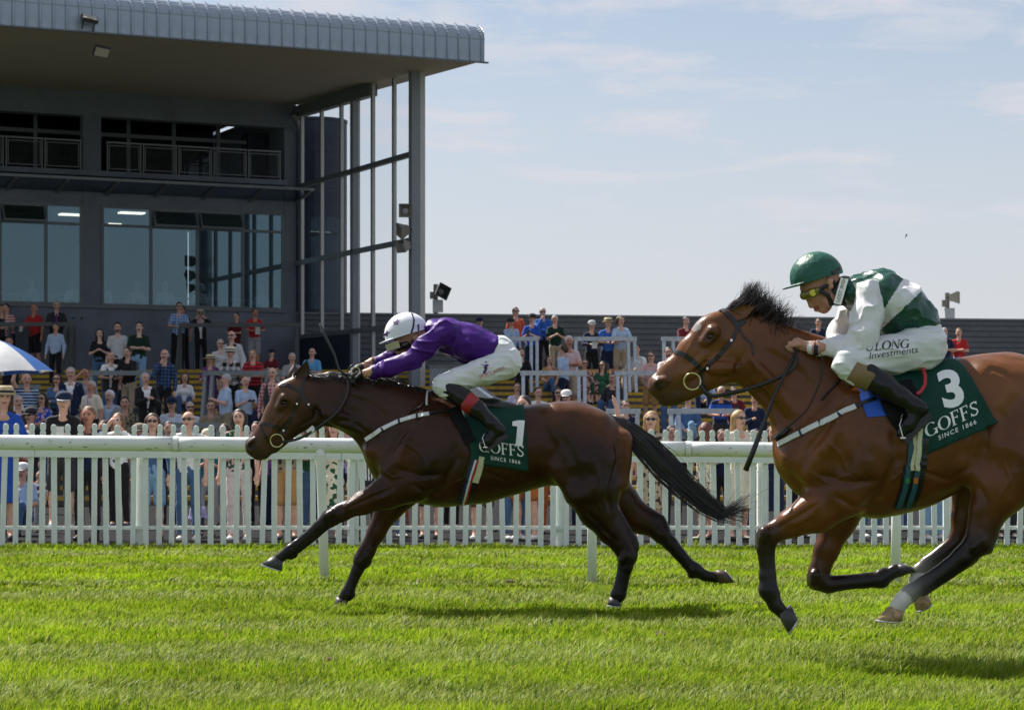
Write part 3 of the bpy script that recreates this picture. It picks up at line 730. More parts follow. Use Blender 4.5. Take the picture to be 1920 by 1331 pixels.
for z in (8.0, 5.93, 3.9): b = MB(); b.box(-0.075, 0.05, -colp[1] + .135, -0.12, z - .06, z + .06); b.build('transom', m_frame, ws)
edges = [0.15, *mul[:3], colp[0] - .13, colp[0] + .13, *mul[3:], colp[1] - .13]
for a, b_ in [(edges[i], edges[i + 1]) for i in range(len(edges) - 1)]:
    if b_ - a < 0.3: continue
    if abs(a - (colp[0] - .13)) < 1e-6: continue
    for z0_, z1_ in ((3.96, 5.87), (5.99, 7.94), (8.06, zs(b_) - .05)) + (((2.4, 3.84),) if a > colp[0] else ()):
        b = MB(); b.add([(0, -a - .036, z0_), (0, -b_ + .036, z0_), (0, -b_ + .036, z1_), (0, -a - .036, z1_)], [(0, 1, 2, 3)]); b.build('pane', m_clear, ws)
b = MB(); b.box(-0.04, 0.04, -colp[0] + .135, -0.1, 1.9, 3.835); b.build('base_panel', m_navy, ws)
b = MB(); b.bar((0.06, -mul[0] - .9, 3.8), (0.06, -colp[0] + .1, 2.75), 0.05, 0.16); b.build('diagonal_brace', m_frame, ws)
b = MB(); b.bar((0, -0.1, ZS - .22), (0, -p_at(700), zs(p_at(700)) - .17), 0.22, 0.3); b.build('roof_beam', m_frame, ws)

# stair side panel with handrail below the screen
sp = tag(empty('stair_side_panel', P(930, 770, 50)), 'sloping white stair side panel with grey handrail behind the purple jockey', 'stair panel'); off = sp.location
b = MB(); a0 = P(868, 716, 51); a1 = P(962, 785, 47.5); b.bar(a0, a1, 0.10, 0.24); b.build('side_panel', mat('stair_panel_paint', (0.62, 0.66, 0.68), 0.5), sp, off)
b = MB(); b.tube([P(888, 716, 51), P(982, 785, 47.5)], 0.035, 8); b.build('handrail', m_steel, sp, off)
b = MB(); b.bar(P(870, 800, 51), P(870, 722, 51), .06, .06); b.bar(P(958, 830, 47.5), P(958, 790, 47.5), .06, .06); b.build('support', m_steel, sp, off)
# low grey screen panel by the column foot
lp_ = tag(empty('mesh_panel', P(850, 740, 53.5)), 'low grey speckled panel beside the foot of the screen column', 'panel'); off = lp_.location
b = MB(); a0 = P(806, 690, 54); a1 = P(905, 690, 54); b.box(a0.x, a1.x, 54, 54.06, 1.6, P(0, 688, 54).z); b.build('panel_sheet', mat('speckled_panel', (0.24, 0.27, 0.28), 0.8, noise=.5, nscale=45), lp_, off)
b = MB(); b.box(a0.x - .02, a1.x + .02, 53.97, 54.09, P(0, 688, 54).z, P(0, 685, 54).z); b.build('panel_cap', m_steel, lp_, off)

# ---------------------------------------------------------------- boundary wall
m_clad = mat('dark_cladding', (0.075, 0.082, 0.090), 0.6, noise=0.10, nscale=0.8, color2=(0.10, 0.105, 0.11))
bw = tag(empty('boundary_wall', P(800, 690, 63.0), R(10)), 'long dark grey boundary wall of horizontal cladding boards behind the terrace', 'wall')
ztop = P(0, 591, 63.0).z; bz = bw.location.z
for r_ in range(12):
    z1 = ztop - 0.158 * r_; b = MB()
    for j in range(4):
        b = MB(); x0, x1 = -6 + 9 * j, -6 + 9 * (j + 1) - 0.012
        zz0, zz1 = z1 - bz - 0.15, z1 - bz
        b.add([(x, y, z) for x in (x0, x1) for y, z in ((-0.035, zz0), (-0.005, zz1 - .01), (-0.005, zz1), (0.06, zz1), (0.06, zz0))], [(0, 1, 6, 5), (1, 2, 7, 6), (2, 3, 8, 7), (3, 4, 9, 8), (4, 0, 5, 9), (0, 4, 3, 2, 1), (5, 6, 7, 8, 9)])
        b.build('cladding_board', m_clad, bw)
b = MB(); b.box(-6, 30, -0.06, 0.12, ztop - bz + .002, ztop - bz + .05); b.build('wall_capping', m_steel, bw)
b = MB(); b.box(-6, 30, 0.062, 0.10, LAND - bz - .2, ztop - bz); b.build('wall_backing', m_frame, bw)

# ---------------------------------------------------------------- crush barriers
m_galv = mat('galvanised_steel', (0.42, 0.46, 0.50), 0.45, metal=0.55, noise=0.22, nscale=14)
m_dkst = mat('dark_grey_steel', (0.075, 0.082, 0.085), 0.55, noise=0.15, nscale=6)
m_grst = mat('grey_green_steel', (0.17, 0.20, 0.205), 0.55, noise=0.15, nscale=6)
def barrier(px0, px1, d, zb_, h, m, label, posts, brace=1, cat='barrier', grp=None):
    x0 = (px0 - CX) / F * d; x1 = (px1 - CX) / F * d
    o = tag(empty('crush_barrier', ((x0 + x1) / 2, d, zb_)), label, cat, grp); off = o.location
    b = MB(); b.bar((x0 - .04, d, zb_ + h), (x1 + .04, d, zb_ + h), 0.09, 0.10); b.build('top_rail', m, o, off)
    for px in posts:
        x = (px - CX) / F * d; b = MB(); b.bar((x, d + .0, zb_ - .02), (x, d + .0, zb_ + h - .052), 0.08, 0.08, up=(0, 1, 0)); b.build('post', m, o, off)
        if brace:
            b = MB(); zb2 = zb_ - STEP_R * (1 if d > STEP_D + 1 else 0) ; b.bar((x + .0, d - 0.72, zb2), (x, d - .05, zb_ + h - .1), 0.07, 0.07, up=(1, 0, 0)); b.build('brace', m, o, off)
def bi(i, fr=0.12): return STEP_D + i + fr, step_z(i)
barrier(-40, 138, 57.25, LAND, 1.16, m_dkst, 'dark steel barrier on the top landing at the far left by the windows', (18, 126, 138), 1)
barrier(338, 560, 57.25, LAND, 1.14, m_dkst, 'long dark steel barrier on the landing below the right-hand windows', (338, 456, 558), 1)
d, z = bi(8); barrier(169, 301, d, z, 1.12, m_grst, 'grey barrier halfway up the terrace below the young man in dark green', (172, 300), 1)
barrier(383, 525, d, z, 1.12, m_grst, 'grey barrier halfway up the terrace under the woman in the wide straw hat', (385, 398, 522), 1)
d, z = bi(1); barrier(301, 412, d, z, 1.10, m_grst, 'low grey barrier just behind the bald man at the picket fence', (303, 410), 1)
barrier(20, 72, bi(6)[0], bi(6)[1], 1.1, m_grst, 'short grey barrier behind the blue and white umbrella', (68,), 0)
d, z = bi(14); barrier(900, 1007, d, z, 1.14, m_galv, 'galvanised barrier beside the purple jockey, men leaning on it', (905, 996, 1007), 1)
barrier(1079, 1191, d, z, 1.14, m_galv, 'galvanised barrier with three men leaning on it, one in a straw hat', (1080, 1178, 1190), 1)
barrier(1243, 1400, d, z, 1.14, m_galv, 'galvanised barrier high on the terrace behind the head of the number 3 horse', (1245, 1262, 1395), 1)
d, z = bi(8); barrier(979, 1097, d, z, 1.12, m_galv, 'galvanised barrier in front of the two men in pale shirts', (981, 1085, 1096), 1)
barrier(1156, 1290, d, z, 1.12, m_galv, 'galvanised barrier in front of the man in the pink shirt', (1158, 1172, 1288), 1)
d, z = bi(3); barrier(1256, 1380, d, z, 1.06, m_galv, 'galvanised barrier low on the terrace above the auburn-haired woman', (1258, 1272, 1378), 1)
barrier(1140, 1197, d, z, 1.06, m_galv, 'short galvanised barrier low on the terrace by the tail of the number 1 horse', (1150, 1195), 0)

# ---------------------------------------------------------------- speakers, floodlights, aerial, bird
m_spk = mat('speaker_grey', (0.20, 0.19, 0.165), 0.6); m_spkd = mat('speaker_dark', (0.03, 0.03, 0.035), 0.6); m_beige = mat('speaker_beige', (0.36, 0.34, 0.26), 0.6); m_boxg = mat('control_box_grey', (0.45, 0.47, 0.48), 0.5)
def horn(name, c, size, rz, rx, m, label, post=None, cat='speaker', roll=0):
    o = tag(empty(name, c), label, cat); o.rotation_euler = (rx, roll, rz)
    s = size / 2; b = MB()       # square flared horn, mouth towards -y
    V = []; rings = [(s, -s * .8), (s * .93, -s * .8), (s * .45, s * .15), (s * .25, s * .1)]
    out = [(s, -s * .8), (s * .96, -s * .55), (s * .62, s * .35), (s * .55, s * .8)]
    for r_, y in out: V += [(-r_, y, -r_), (r_, y, -r_), (r_, y, r_), (-r_, y, r_)]
    Fc = []
    for i in range(3):
        for k in range(4): Fc.append([i * 4 + k, i * 4 + (k + 1) % 4, i * 4 + 4 + (k + 1) % 4, i * 4 + 4 + k])
    Fc.append([12, 13, 14, 15]); bn = len(V)
    for r_, y in [(s, -s * .8), (s * .9, -s * .8), (s * .42, s * .1)]: V += [(-r_, y, -r_), (r_, y, -r_), (r_, y, r_), (-r_, y, r_)]
    for i in range(2):
        for k in range(4): Fc.append([bn + i * 4 + (k + 1) % 4, bn + i * 4 + k, bn + i * 4 + 4 + k, bn + i * 4 + 4 + (k + 1) % 4])
    Fc.append([bn + 8, bn + 9, bn + 10, bn + 11]); b.add(V, Fc); b.build('housing', m, o)
    cb = MB(); cb.lathe([(s * .40, 0), (s * .40, .02), (s * .25, .03), (s * .1, s * .4)], n=14); dr = cb.build('horn_throat', m_spk if m is not m_spk else m_boxg, o); dr.rotation_euler = (R(90), 0, 0); dr.location = (0, s * .08, 0)
    br = MB(); br.bar((0, s * .6, 0), (0.02, s * 1.25, 0), 0.04, 0.05); br.build('bracket', m_spkd, o)
    return o
cpos = lambda px, py, p: None
def on_col(px, py, dp=0.35): c = gs.location + NH * (colp[1] + dp); d = c.y; return P(px, py, d)
horn('horn_speaker', on_col(760, 396), 0.33, R(6), R(0), m_spk, 'topmost of the three speakers on the screen column')
horn('horn_speaker', on_col(757, 432), 0.32, R(-62), R(14), m_spk, 'middle of the three speakers on the screen column, turned sideways', roll=R(25))
horn('horn_speaker', on_col(758, 461), 0.31, R(-48), R(10), m_spk, 'lowest of the three speakers on the screen column')
def pa_pole(px, ytop, ybase, d, label, m, rz):
    a = P(px, ybase + 60, d); t = P(px, ytop, d); o = tag(empty('speaker_pole', a), label, 'speaker pole'); off = o.location
    b = MB(); b.tube([a, t], 0.07, 10); b.build('pole', m_spk, o, off); b = MB(); c = P(px + 4, ybase - 13, d - .12); b.box(c.x - .15, c.x + .15, c.y - .08, c.y + .05, c.z - .18, c.z + .18); b.build('control_box', m_boxg, o, off)
    b = MB(); c = P(px - 3, ybase - 33, d - .1); b.box(c.x - .12, c.x + .1, c.y - .1, c.y + .03, c.z - .1, c.z + .1); b.build('junction_box', m_spk, o, off)
pa_pole(817, 533, 587, 65.5, 'pole with dark horn speaker and grey box right of the glass screen', m_spkd, 0)
horn('horn_speaker', P(827, 547, 65.2), 0.40, R(28), R(0), m_spkd, 'dark horn speaker on the pole right of the glass screen', roll=R(25))
pa_pole(1776, 549, 602, 68.5, 'pole with beige speaker and grey box above the wall at far right', m_beige, 0)
horn('horn_speaker', P(1789, 558, 68.2), 0.36, R(70), R(0), m_beige, 'beige horn speaker on the pole above the wall at far right')
def flood(c, rx, label):
    o = tag(empty('floodlight', c), label, 'floodlight'); o.rotation_euler = (rx, R(8), TH)
    b = MB(); b.box(-.17, .17, -.04, .04, -.12, .12); b.build('housing', m_spkd, o)
    b = MB(); b.box(-.15, .15, -.046, -.0405, -.10, .10); b.build('lens', mat('flood_lens', (0.36, 0.33, 0.26), 0.25), o)
    b = MB(); b.bar((-.12, .05, -.02), (-.12, .22, -.10), .03, .03); b.bar((.12, .05, -.02), (.12, .22, -.10), .03, .03); b.build('bracket', m_spkd, o)
def on_edge(px, py):
    best = None
    for i in range(400):
        u = U0 + (UE - U0) * i / 399; q = gs.location + UH * u + NH * (PF + .25); r = q.x / q.y * F + CX
        if best is None or abs(r - px) < best[0]: best = (abs(r - px), q.y)
    return P(px, py, best[1])
flood(on_edge(168, 36), R(-58), 'floodlight with pale lens fixed on the roof edge')
flood(on_edge(185, 92) + Vector((0, .35, 0)), R(38), 'dark floodlight hanging below the roof edge')
ae = P(444, 36, 55); b = MB(); b.tube([ae, P(444, 9, 55)], [0.014, 0.008], 6)
tag(b.build('aerial_rod', m_spk, None), 'thin aerial rod standing on the grandstand roof', 'aerial')
b = MB(); c = P(1699, 444, 120); b.add([c, c + Vector((.07, 0, .08)), c + Vector((.01, .03, .18)), c + Vector((-.03, 0, .03)), c + Vector((-.07, .01, -.10)), c + Vector((.02, .04, .01))], [(0, 1, 2), (0, 2, 3), (0, 3, 4), (0, 4, 5), (0, 5, 1), (1, 5, 2)])
tag(b.build('bird', m_spkd), 'small dark bird flying in the pale sky', 'bird')
# ================================================================== HORSES AND JOCKEYS
class Tr:
    """solids placed by where the photo shows them, on a plane d0 metres away; y is the sideways offset (minus = nearer)"""
    def __init__(s, d0): s.d0 = d0; s.k1 = d0 / F; s.pr = []
    def W(s, px, py, y=0.0): return P(px, py, s.d0 + y)
    def c(s, p1, r1, p2=None, r2=None, y=0.0, y2=None, ys=1.0, k=0.035, col=None, sub=False):
        if p2 is None: p2 = p1
        if r2 is None: r2 = r1
        if y2 is None: y2 = y
        a = s.W(*p1, y); b = s.W(*p2, y2)
        s.pr.append(prim(a, b, r1 * s.k1, r2 * s.k1, (1, ys, 1), k, sub, col)); return s
    def ch(s, pts, y=0.0, ys=1.0, k=0.035, col=None):
        """chain of (px, py, r[, y])"""
        for i in range(len(pts) - 1):
            a, b = pts[i], pts[i + 1]
            s.c(a[:2], a[2], b[:2], b[2], a[3] if len(a) > 3 else y, b[3] if len(b) > 3 else y, ys, k, col)
        return s

m_coat1 = mat('dark_bay_coat', vcol=True, rough=0.32, spec=0.25, noise=0.42, nscale=4.5, bump=0.10, bscale=90, coat=0.05)
m_coat3 = mat('bright_bay_coat', vcol=True, rough=0.30, spec=0.30, noise=0.40, nscale=4.5, bump=0.10, bscale=90, coat=0.08)
m_hair = mat('black_horse_hair', (0.010, 0.008, 0.008), 0.42, spec=0.5, noise=0.3, nscale=30)
m_hair3 = mat('dark_brown_horse_hair', (0.022, 0.013, 0.010), 0.42, spec=0.5, noise=0.4, nscale=30)
m_hoof = mat('dark_hoof_horn', (0.045, 0.045, 0.05), 0.45, noise=0.25, nscale=40)
m_hoofp = mat('pale_hoof_horn', (0.42, 0.30, 0.16), 0.5, noise=0.4, nscale=25, color2=(0.14, 0.09, 0.05), thr=(0.5, 0.7))
m_shoe = mat('racing_plate_metal', (0.6, 0.6, 0.62), 0.3, metal=0.9)
m_eye = mat('horse_eye', (0.008, 0.006, 0.005), 0.05, spec=0.9)
m_lea = mat('black_leather', (0.012, 0.012, 0.014), 0.35, spec=0.5, noise=0.2)
m_brass = mat('brass_metal', (0.62, 0.55, 0.30), 0.25, metal=0.9); m_chrome = mat('buckle_metal', (0.7, 0.7, 0.7), 0.2, metal=1.0)
m_wstrap = mat('white_elastic', (0.68, 0.70, 0.72), 0.6); m_ystrap = mat('cream_elastic', (0.62, 0.62, 0.42), 0.6)
m_flap = mat('matt_black_flap', (.010, .010, .012), .8, spec=.15)
m_green = mat('green_saddle_cloth', lin(8, 62, 52), 0.7, spec=0.3, noise=0.12, nscale=8, bump=0.2, bscale=15)
m_print = mat('white_print', (0.9, 0.91, 0.91), 0.6, noise=0.03)
m_bluepad = mat('blue_pad', (0.02, 0.10, 0.55), 0.7); m_redtrim = mat('red_trim', (0.45, 0.02, 0.03), 0.5)

def hoof(tr, A, B, C, D, y, parent, off, m, wid=0.052, shoe=True):
    a, b, c, d = [tr.W(*q, y) for q in (A, B, C, D)]; n = 16; mb = MB()
    for p, q, w_ in ((a, b, wid * .82), (a.lerp(c, .5), b.lerp(d, .5), wid * .95), (c, d, wid * 1.08)):
        ce = (p + q) / 2; h = (p - q) / 2
        for k in range(n): t = 2 * math.pi * k / n; mb.v.append(tuple(ce + h * math.cos(t) + Vector((0, math.sin(t) * w_, 0))))
    for i in range(2):
        for k in range(n): mb.f.append([i * n + k, i * n + (k + 1) % n, (i + 1) * n + (k + 1) % n, (i + 1) * n + k])
    mb.f.append(list(range(n))[::-1]); mb.f.append([2 * n + k for k in range(n)])
    o = mb.build('hoof', m, parent, off, True)
    if shoe:
        s2 = MB(); ce = (c + d) / 2; h = (c - d) / 2; dn = ((c + d) / 2 - (a + b) / 2).normalized()
        pts = [ce + h * math.cos(t) * .98 + Vector((0, math.sin(t) * wid, 0)) + dn * .003 for t in np.linspace(-2.5, 2.5, 15)]
        s2.tube(pts, 0.006, 6); s2.build('shoe', m_shoe, o, off)

def ring_px(tr, c, r, y, th, parent, off, name, m):
    mb = MB(); p = tr.W(*c, y); rr = r * tr.k1; n = 24
    pts = [p + Vector((rr * math.cos(2 * math.pi * i / n), 0.12 * rr * math.sin(4 * math.pi * i / n + 1), rr * math.sin(2 * math.pi * i / n))) for i in range(n + 1)]
    mb.tube(pts, th, 8, cap=False); return mb.build(name, m, parent, off, True)

def ear(tr, base1, base2, tip, y, ylean, col):
    """a horse's ear: a leaf-shaped cup"""
    a, b = tr.W(*base1, y), tr.W(*base2, y); t = tr.W(*tip, y + ylean); ce = (a + b) / 2
    n = 8; V = []; Fc = []; side = (b - a)
    for i in range(n + 1):
        u = i / n; wd = (math.sin(math.pi * min(1, u * .78 + .26)) ** 1.0) * (1 - u ** 5); c = ce.lerp(t, u)
        for j in range(9):
            v = (j - 4) / 4.0; ang = v * 1.75
            V.append(tuple(c + side * 0.52 * wd * math.sin(ang) * 1.0 + Vector((0, -1 if y <= 0 else 1, 0)) * (-0.026 * wd * math.cos(ang) + 0.008)))
    for i in range(n):
        for j in range(8): Fc.append([i * 9 + j, i * 9 + j + 1, (i + 1) * 9 + j + 1, (i + 1) * 9 + j])
    return V, Fc

def relax(V, Q, C, it, keep):
    E = np.concatenate([Q[:, [0, 1]], Q[:, [1, 2]], Q[:, [2, 3]], Q[:, [3, 0]]]); cnt = np.bincount(E.ravel(), minlength=len(V))[:, None]
    w_ = keep(V)[:, None]
    for st_ in range(24):
        for A, is_v in ((V, 1), (C, 0)):
            if is_v and st_ >= it: continue
            s = np.zeros_like(A)
            for c in range(3): s[:, c] = np.bincount(E[:, 0], A[E[:, 1], c], len(V)) + np.bincount(E[:, 1], A[E[:, 0], c], len(V))
            s /= cnt
            if is_v: V = V + (s - V) * .55 * w_
            else: C = C + (s - C) * .55
    return V, C

def sculpt(V, Q, lines):
    """press grooves (minus) and raise ridges (plus) along lines on both flanks"""
    n = normals(V, Q); px = CX + V[:, 0] / V[:, 1] * F; py = HY - (V[:, 2] - EYE) / V[:, 1] * F; out = np.zeros(len(V)); fl = np.clip((np.abs(n[:, 1]) - .15) / .3, 0, 1)
    for pl, wd, dep in lines:
        best = np.full(len(V), 1e9); tt = np.zeros(len(V)); m = len(pl) - 1
        for i in range(m):
            a = np.array(pl[i], float); b = np.array(pl[i + 1], float); ab = b - a; t = np.clip(((px - a[0]) * ab[0] + (py - a[1]) * ab[1]) / (ab @ ab), 0, 1)
            d = np.hypot(px - a[0] - t * ab[0], py - a[1] - t * ab[1]); c = d < best; best = np.where(c, d, best); tt = np.where(c, (i + t) / m, tt)
        out += 1.75 * dep * np.exp(-(best / (wd * .75)) ** 2) * np.clip(np.sin(math.pi * np.clip(tt, .02, .98)) * 1.6, 0, 1)
    return V + n * (out * fl)[:, None]

# ---------------- the dark bay, number 1
def horse_one():
    T = Tr(16.6); d0 = T.d0
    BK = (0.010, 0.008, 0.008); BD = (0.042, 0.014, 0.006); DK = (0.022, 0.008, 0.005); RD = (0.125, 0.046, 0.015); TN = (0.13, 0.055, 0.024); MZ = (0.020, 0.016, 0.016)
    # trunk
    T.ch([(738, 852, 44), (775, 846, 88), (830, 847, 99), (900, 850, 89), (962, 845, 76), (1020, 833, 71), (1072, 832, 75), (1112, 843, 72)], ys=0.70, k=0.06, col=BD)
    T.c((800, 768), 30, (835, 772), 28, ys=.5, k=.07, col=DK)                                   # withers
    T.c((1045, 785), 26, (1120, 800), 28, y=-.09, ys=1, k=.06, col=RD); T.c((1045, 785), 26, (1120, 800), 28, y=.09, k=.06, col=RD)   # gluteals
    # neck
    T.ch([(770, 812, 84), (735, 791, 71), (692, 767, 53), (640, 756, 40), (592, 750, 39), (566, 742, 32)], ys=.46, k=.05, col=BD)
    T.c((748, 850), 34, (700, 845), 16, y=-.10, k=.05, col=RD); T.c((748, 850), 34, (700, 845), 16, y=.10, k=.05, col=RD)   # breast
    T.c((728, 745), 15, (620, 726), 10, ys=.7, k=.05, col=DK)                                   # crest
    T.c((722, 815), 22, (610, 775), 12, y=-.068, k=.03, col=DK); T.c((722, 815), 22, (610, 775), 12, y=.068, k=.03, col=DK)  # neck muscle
    # head
    T.ch([(560, 726, 22), (541, 744, 29), (522, 778, 25), (503, 812, 22), (486, 834, 22)], ys=.72, k=.03, col=TN)
    T.c((572, 772), 33, (560, 780), 30, ys=.50, k=.03, col=DK); T.c((556, 795), 17, (512, 836), 14, ys=.7, k=.025, col=DK)     # jaw
    T.c((493, 847), 15, (486, 849), 14, ys=.8, k=.02, col=MZ); T.c((474, 842), 13, (472, 834), 12, ys=1.3, k=.02, col=MZ)     # lips, muzzle
    for sd in (-1, 1):
        T.c((534, 748), 11, (525, 762), 8, y=sd * .075, k=.02, col=DK)                         # brow
        T.c((522, 786), 6, (503, 815), 4, y=sd * .062, k=.02, col=BD)                          # facial crest
        T.c((472, 832), 7.5, (476, 826), 6, y=sd * .052, k=.012, col=MZ)                       # nostril rim
        T.c((469, 838), 6.0, (477, 829), 4.2, y=sd * .078, k=.006, col=(.012, .006, .006), sub=True)
        T.c((533, 754), 5, (531, 756), 4, y=sd * .100, k=.014, col=BK, sub=True)
        T.c((505, 846), 2.2, (478, 851), 1.6, y=sd * .055, k=.004, col=BK, sub=True)           # mouth
        T.c((603, 800), 10, (590, 772), 8, y=sd * .09, k=.02, sub=True)                        # behind the jaw
    # shoulder muscles
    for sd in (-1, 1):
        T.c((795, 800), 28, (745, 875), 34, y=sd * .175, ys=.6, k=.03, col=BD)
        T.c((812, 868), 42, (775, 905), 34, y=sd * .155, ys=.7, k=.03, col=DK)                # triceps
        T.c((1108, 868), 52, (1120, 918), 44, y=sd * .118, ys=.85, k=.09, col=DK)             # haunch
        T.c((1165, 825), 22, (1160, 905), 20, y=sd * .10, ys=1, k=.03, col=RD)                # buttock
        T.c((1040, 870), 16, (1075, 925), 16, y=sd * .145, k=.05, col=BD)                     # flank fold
    # near foreleg, reaching forward
    T.ch([(770, 905, 38, -.15), (722, 925, 29, -.15), (680, 942, 21, -.14), (640, 961, 15.5, -.14), (620, 969, 15, -.14)], ys=.72, k=.03, col=BD)
    T.ch([(640, 961, 13, -.14), (618, 970, 14.5, -.14), (600, 985, 11, -.14), (556, 1022, 9.5, -.14), (546, 1031, 11.5, -.14), (524, 1046, 9.5, -.14)], ys=.85, k=.016, col=BK)
    T.c((611, 988), 7, (560, 1030), 7, y=-.14, k=.012, col=BK)                                # tendon
    T.c((700, 925), 15, (655, 950), 9, y=-.185, k=.02, col=BD)
    # far foreleg, on the ground
    T.ch([(760, 915, 36, .14), (727, 955, 24, .13), (706, 998, 17, .13), (686, 1034, 14, .13), (679, 1048, 15, .13)], ys=.8, k=.03, col=BD)
    T.ch([(690, 1030, 13, .13), (678, 1050, 14.5, .13), (670, 1068, 11.5, .13), (655, 1104, 10.5, .13), (650, 1114, 12, .13), (640, 1126, 10, .13)], ys=.9, k=.016, col=BK)
    # near hind leg
    T.ch([(1112, 925, 52, -.15), (1122, 955, 37, -.15), (1145, 993, 25, -.15), (1168, 1022, 19, -.15), (1177, 1037, 18.5, -.15)], ys=.72, k=.035, col=DK)
    T.c((1186, 1015), 10, (1191, 1026), 8, y=-.15, k=.015, col=BK)
    T.ch([(1172, 1030, 16, -.15), (1175, 1045, 17, -.15), (1172, 1062, 14, -.15), (1163, 1102, 12, -.15), (1159, 1114, 13.5, -.15), (1152, 1127, 11, -.15)], ys=.85, k=.016, col=BK)
    T.c((1157, 958), 8, (1190, 1016), 6.5, y=-.15, k=.012, col=BK); T.c((1192, 1020), 6.5, (1186, 1048), 8, y=-.15, k=.008, col=BK); T.c((1168, 1112), 7, (1164, 1120), 6, y=-.15, k=.008, col=BK)
    T.c((1172, 1040), 8, (1166, 1050), 7, y=-.19, k=.012, col=BK); T.c((1180, 1055), 5.5, (1170, 1105), 5.5, y=-.15, k=.006, col=BK)
    T.c((1196, 945), 8, (1240, 970), 6, y=.17, k=.012, col=BK); T.c((1241, 972), 6, (1249, 992), 7, y=.17, k=.008, col=BK); T.c((1296, 1078), 7, (1303, 1078), 6, y=.17, k=.008, col=BK)
    T.c((623, 962), 8, (612, 968), 7, y=-.175, k=.010, col=BK); T.c((630, 978), 6.5, (618, 985), 6, y=-.14, k=.008, col=BK); T.c((552, 1040), 7, (545, 1044), 6, y=-.14, k=.007, col=BK); T.c((686, 1042), 8, (676, 1056), 7, y=.10, k=.010, col=BK); T.c((690, 1054), 6.5, (684, 1060), 6, y=.13, k=.008, col=BK); T.c((660, 1114), 7, (656, 1120), 6, y=.13, k=.008, col=BK)
    # far hind leg, trailing
    T.ch([(1120, 900, 54, .15), (1160, 940, 36, .16), (1196, 972, 26, .17), (1232, 990, 19, .17)], ys=.72, k=.035, col=BD)
    T.c((1238, 976), 9, (1232, 972), 8, y=.17, k=.015, col=BK)
    T.ch([(1225, 988, 17, .17), (1240, 1000, 17.5, .17), (1256, 1017, 13.5, .17), (1290, 1057, 11.5, .17), (1301, 1067, 13.5, .17), (1322, 1079, 10, .17), (1342, 1082, 10.5, .17)], ys=.85, k=.016, col=BK)
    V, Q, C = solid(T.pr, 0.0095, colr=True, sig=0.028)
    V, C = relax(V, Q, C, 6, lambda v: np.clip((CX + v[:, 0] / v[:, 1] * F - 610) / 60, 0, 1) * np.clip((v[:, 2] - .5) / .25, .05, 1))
    V = sculpt(V, Q, [([(806, 762), (765, 800), (728, 850), (714, 885)], 9, -.010), ([(850, 800), (856, 860), (830, 915), (800, 935)], 9, -.010), ([(742, 878), (790, 893), (835, 888)], 7, -.008), ([(606, 792), (660, 788), (720, 838)], 8, -.010),
        ([(1012, 790), (1040, 840), (1036, 885)], 12, -.010), ([(1152, 800), (1160, 860), (1140, 930), (1146, 965)], 7, -.010), ([(1052, 812), (1080, 870), (1090, 925)], 11, -.009), ([(1060, 772), (1112, 800), (1150, 846)], 9, -.005), ([(1095, 955), (1125, 985), (1160, 1020)], 6, -.006),
        ([(742, 912), (690, 935), (640, 958)], 4, -.006), ([(740, 925), (690, 945), (650, 962)], 4, .004), ([(640, 738), (700, 760), (745, 800)], 9, -.006), ([(625, 770), (680, 795)], 7, .006), ([(775, 800), (750, 850), (745, 880)], 12, .010), ([(815, 850), (800, 890)], 14, .010),
        ([(560, 800), (588, 785), (596, 760)], 5, -.006), ([(548, 775), (520, 805), (505, 822)], 4, .004), ([(555, 760), (548, 778)], 6, -.004), ([(528, 770), (508, 800)], 4, -.004), ([(770, 905), (800, 925), (850, 928)], 6, -.006), ([(760, 830), (790, 850), (800, 880)], 3, .004), ([(900, 880), (960, 905), (1000, 890)], 5, -.004), ([(700, 870), (735, 895), (770, 890), (800, 905)], 1.8, .004), ([(900, 905), (880, 895), (850, 905), (830, 925)], 1.8, .004), ([(520, 790), (528, 800), (545, 800)], 1.6, .003), ([(1110, 870), (1125, 900), (1118, 940), (1135, 970)], 1.8, .004), ([(760, 820), (720, 800), (680, 800)], 1.8, .003), ([(1100, 840), (1120, 890), (1115, 930)], 12, .008)]
        + [([(872 + 22 * i, 800), (884 + 22 * i, 850), (876 + 22 * i, 900)], 5, -.003) for i in range(6)])
    n = normals(V, Q); amp = 0.0036 * vnoise(V, 9, 1) + 0.0018 * vnoise(V * np.array([.6, 1, 1]), 22, 2); V = V + n * amp[:, None]
    # darker colour around the eyes and at the nostrils
    for sd in (-1, 1):
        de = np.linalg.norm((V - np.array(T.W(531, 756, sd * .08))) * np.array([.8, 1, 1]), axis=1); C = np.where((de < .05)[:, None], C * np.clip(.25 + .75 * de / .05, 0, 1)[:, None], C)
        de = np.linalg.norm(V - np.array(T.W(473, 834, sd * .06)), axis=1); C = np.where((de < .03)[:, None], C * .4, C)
    root = tag(empty('racehorse', (P(930, 1136, d0).x, d0, 0)), 'dark bay racehorse number 1 galloping with the purple-clad jockey', 'horse'); off = root.location
    mesh_obj('body', V, Q, m_coat1, root, off, True, C)
    tree = bvh(V, Q)
    for (b1, b2, tp, y, yl) in (((553, 712), (576, 712), (577, 671), -.055, -.02), ((537, 712), (556, 710), (553, 678), .055, .02)):
        v, f = ear(T, b1, b2, tp, y, yl, None); mesh_obj('ear', v, f, mat('ear_coat', (0.055, 0.022, 0.012), 0.5, noise=.2), root, off, True)
    for sd in (-1, 1):
        e = MB(); c = T.W(532.5, 754.5, sd * .082); e.lathe([(0.002, -.019), (.012, -.015), (.019, -.004), (.019, .004), (.012, .015), (.002, .019)], c, 14); e.build('eye', m_eye, root, off, True)
    hoof(T, (512, 1041), (531, 1052), (490, 1057), (529, 1070), -.14, root, off, m_hoof)
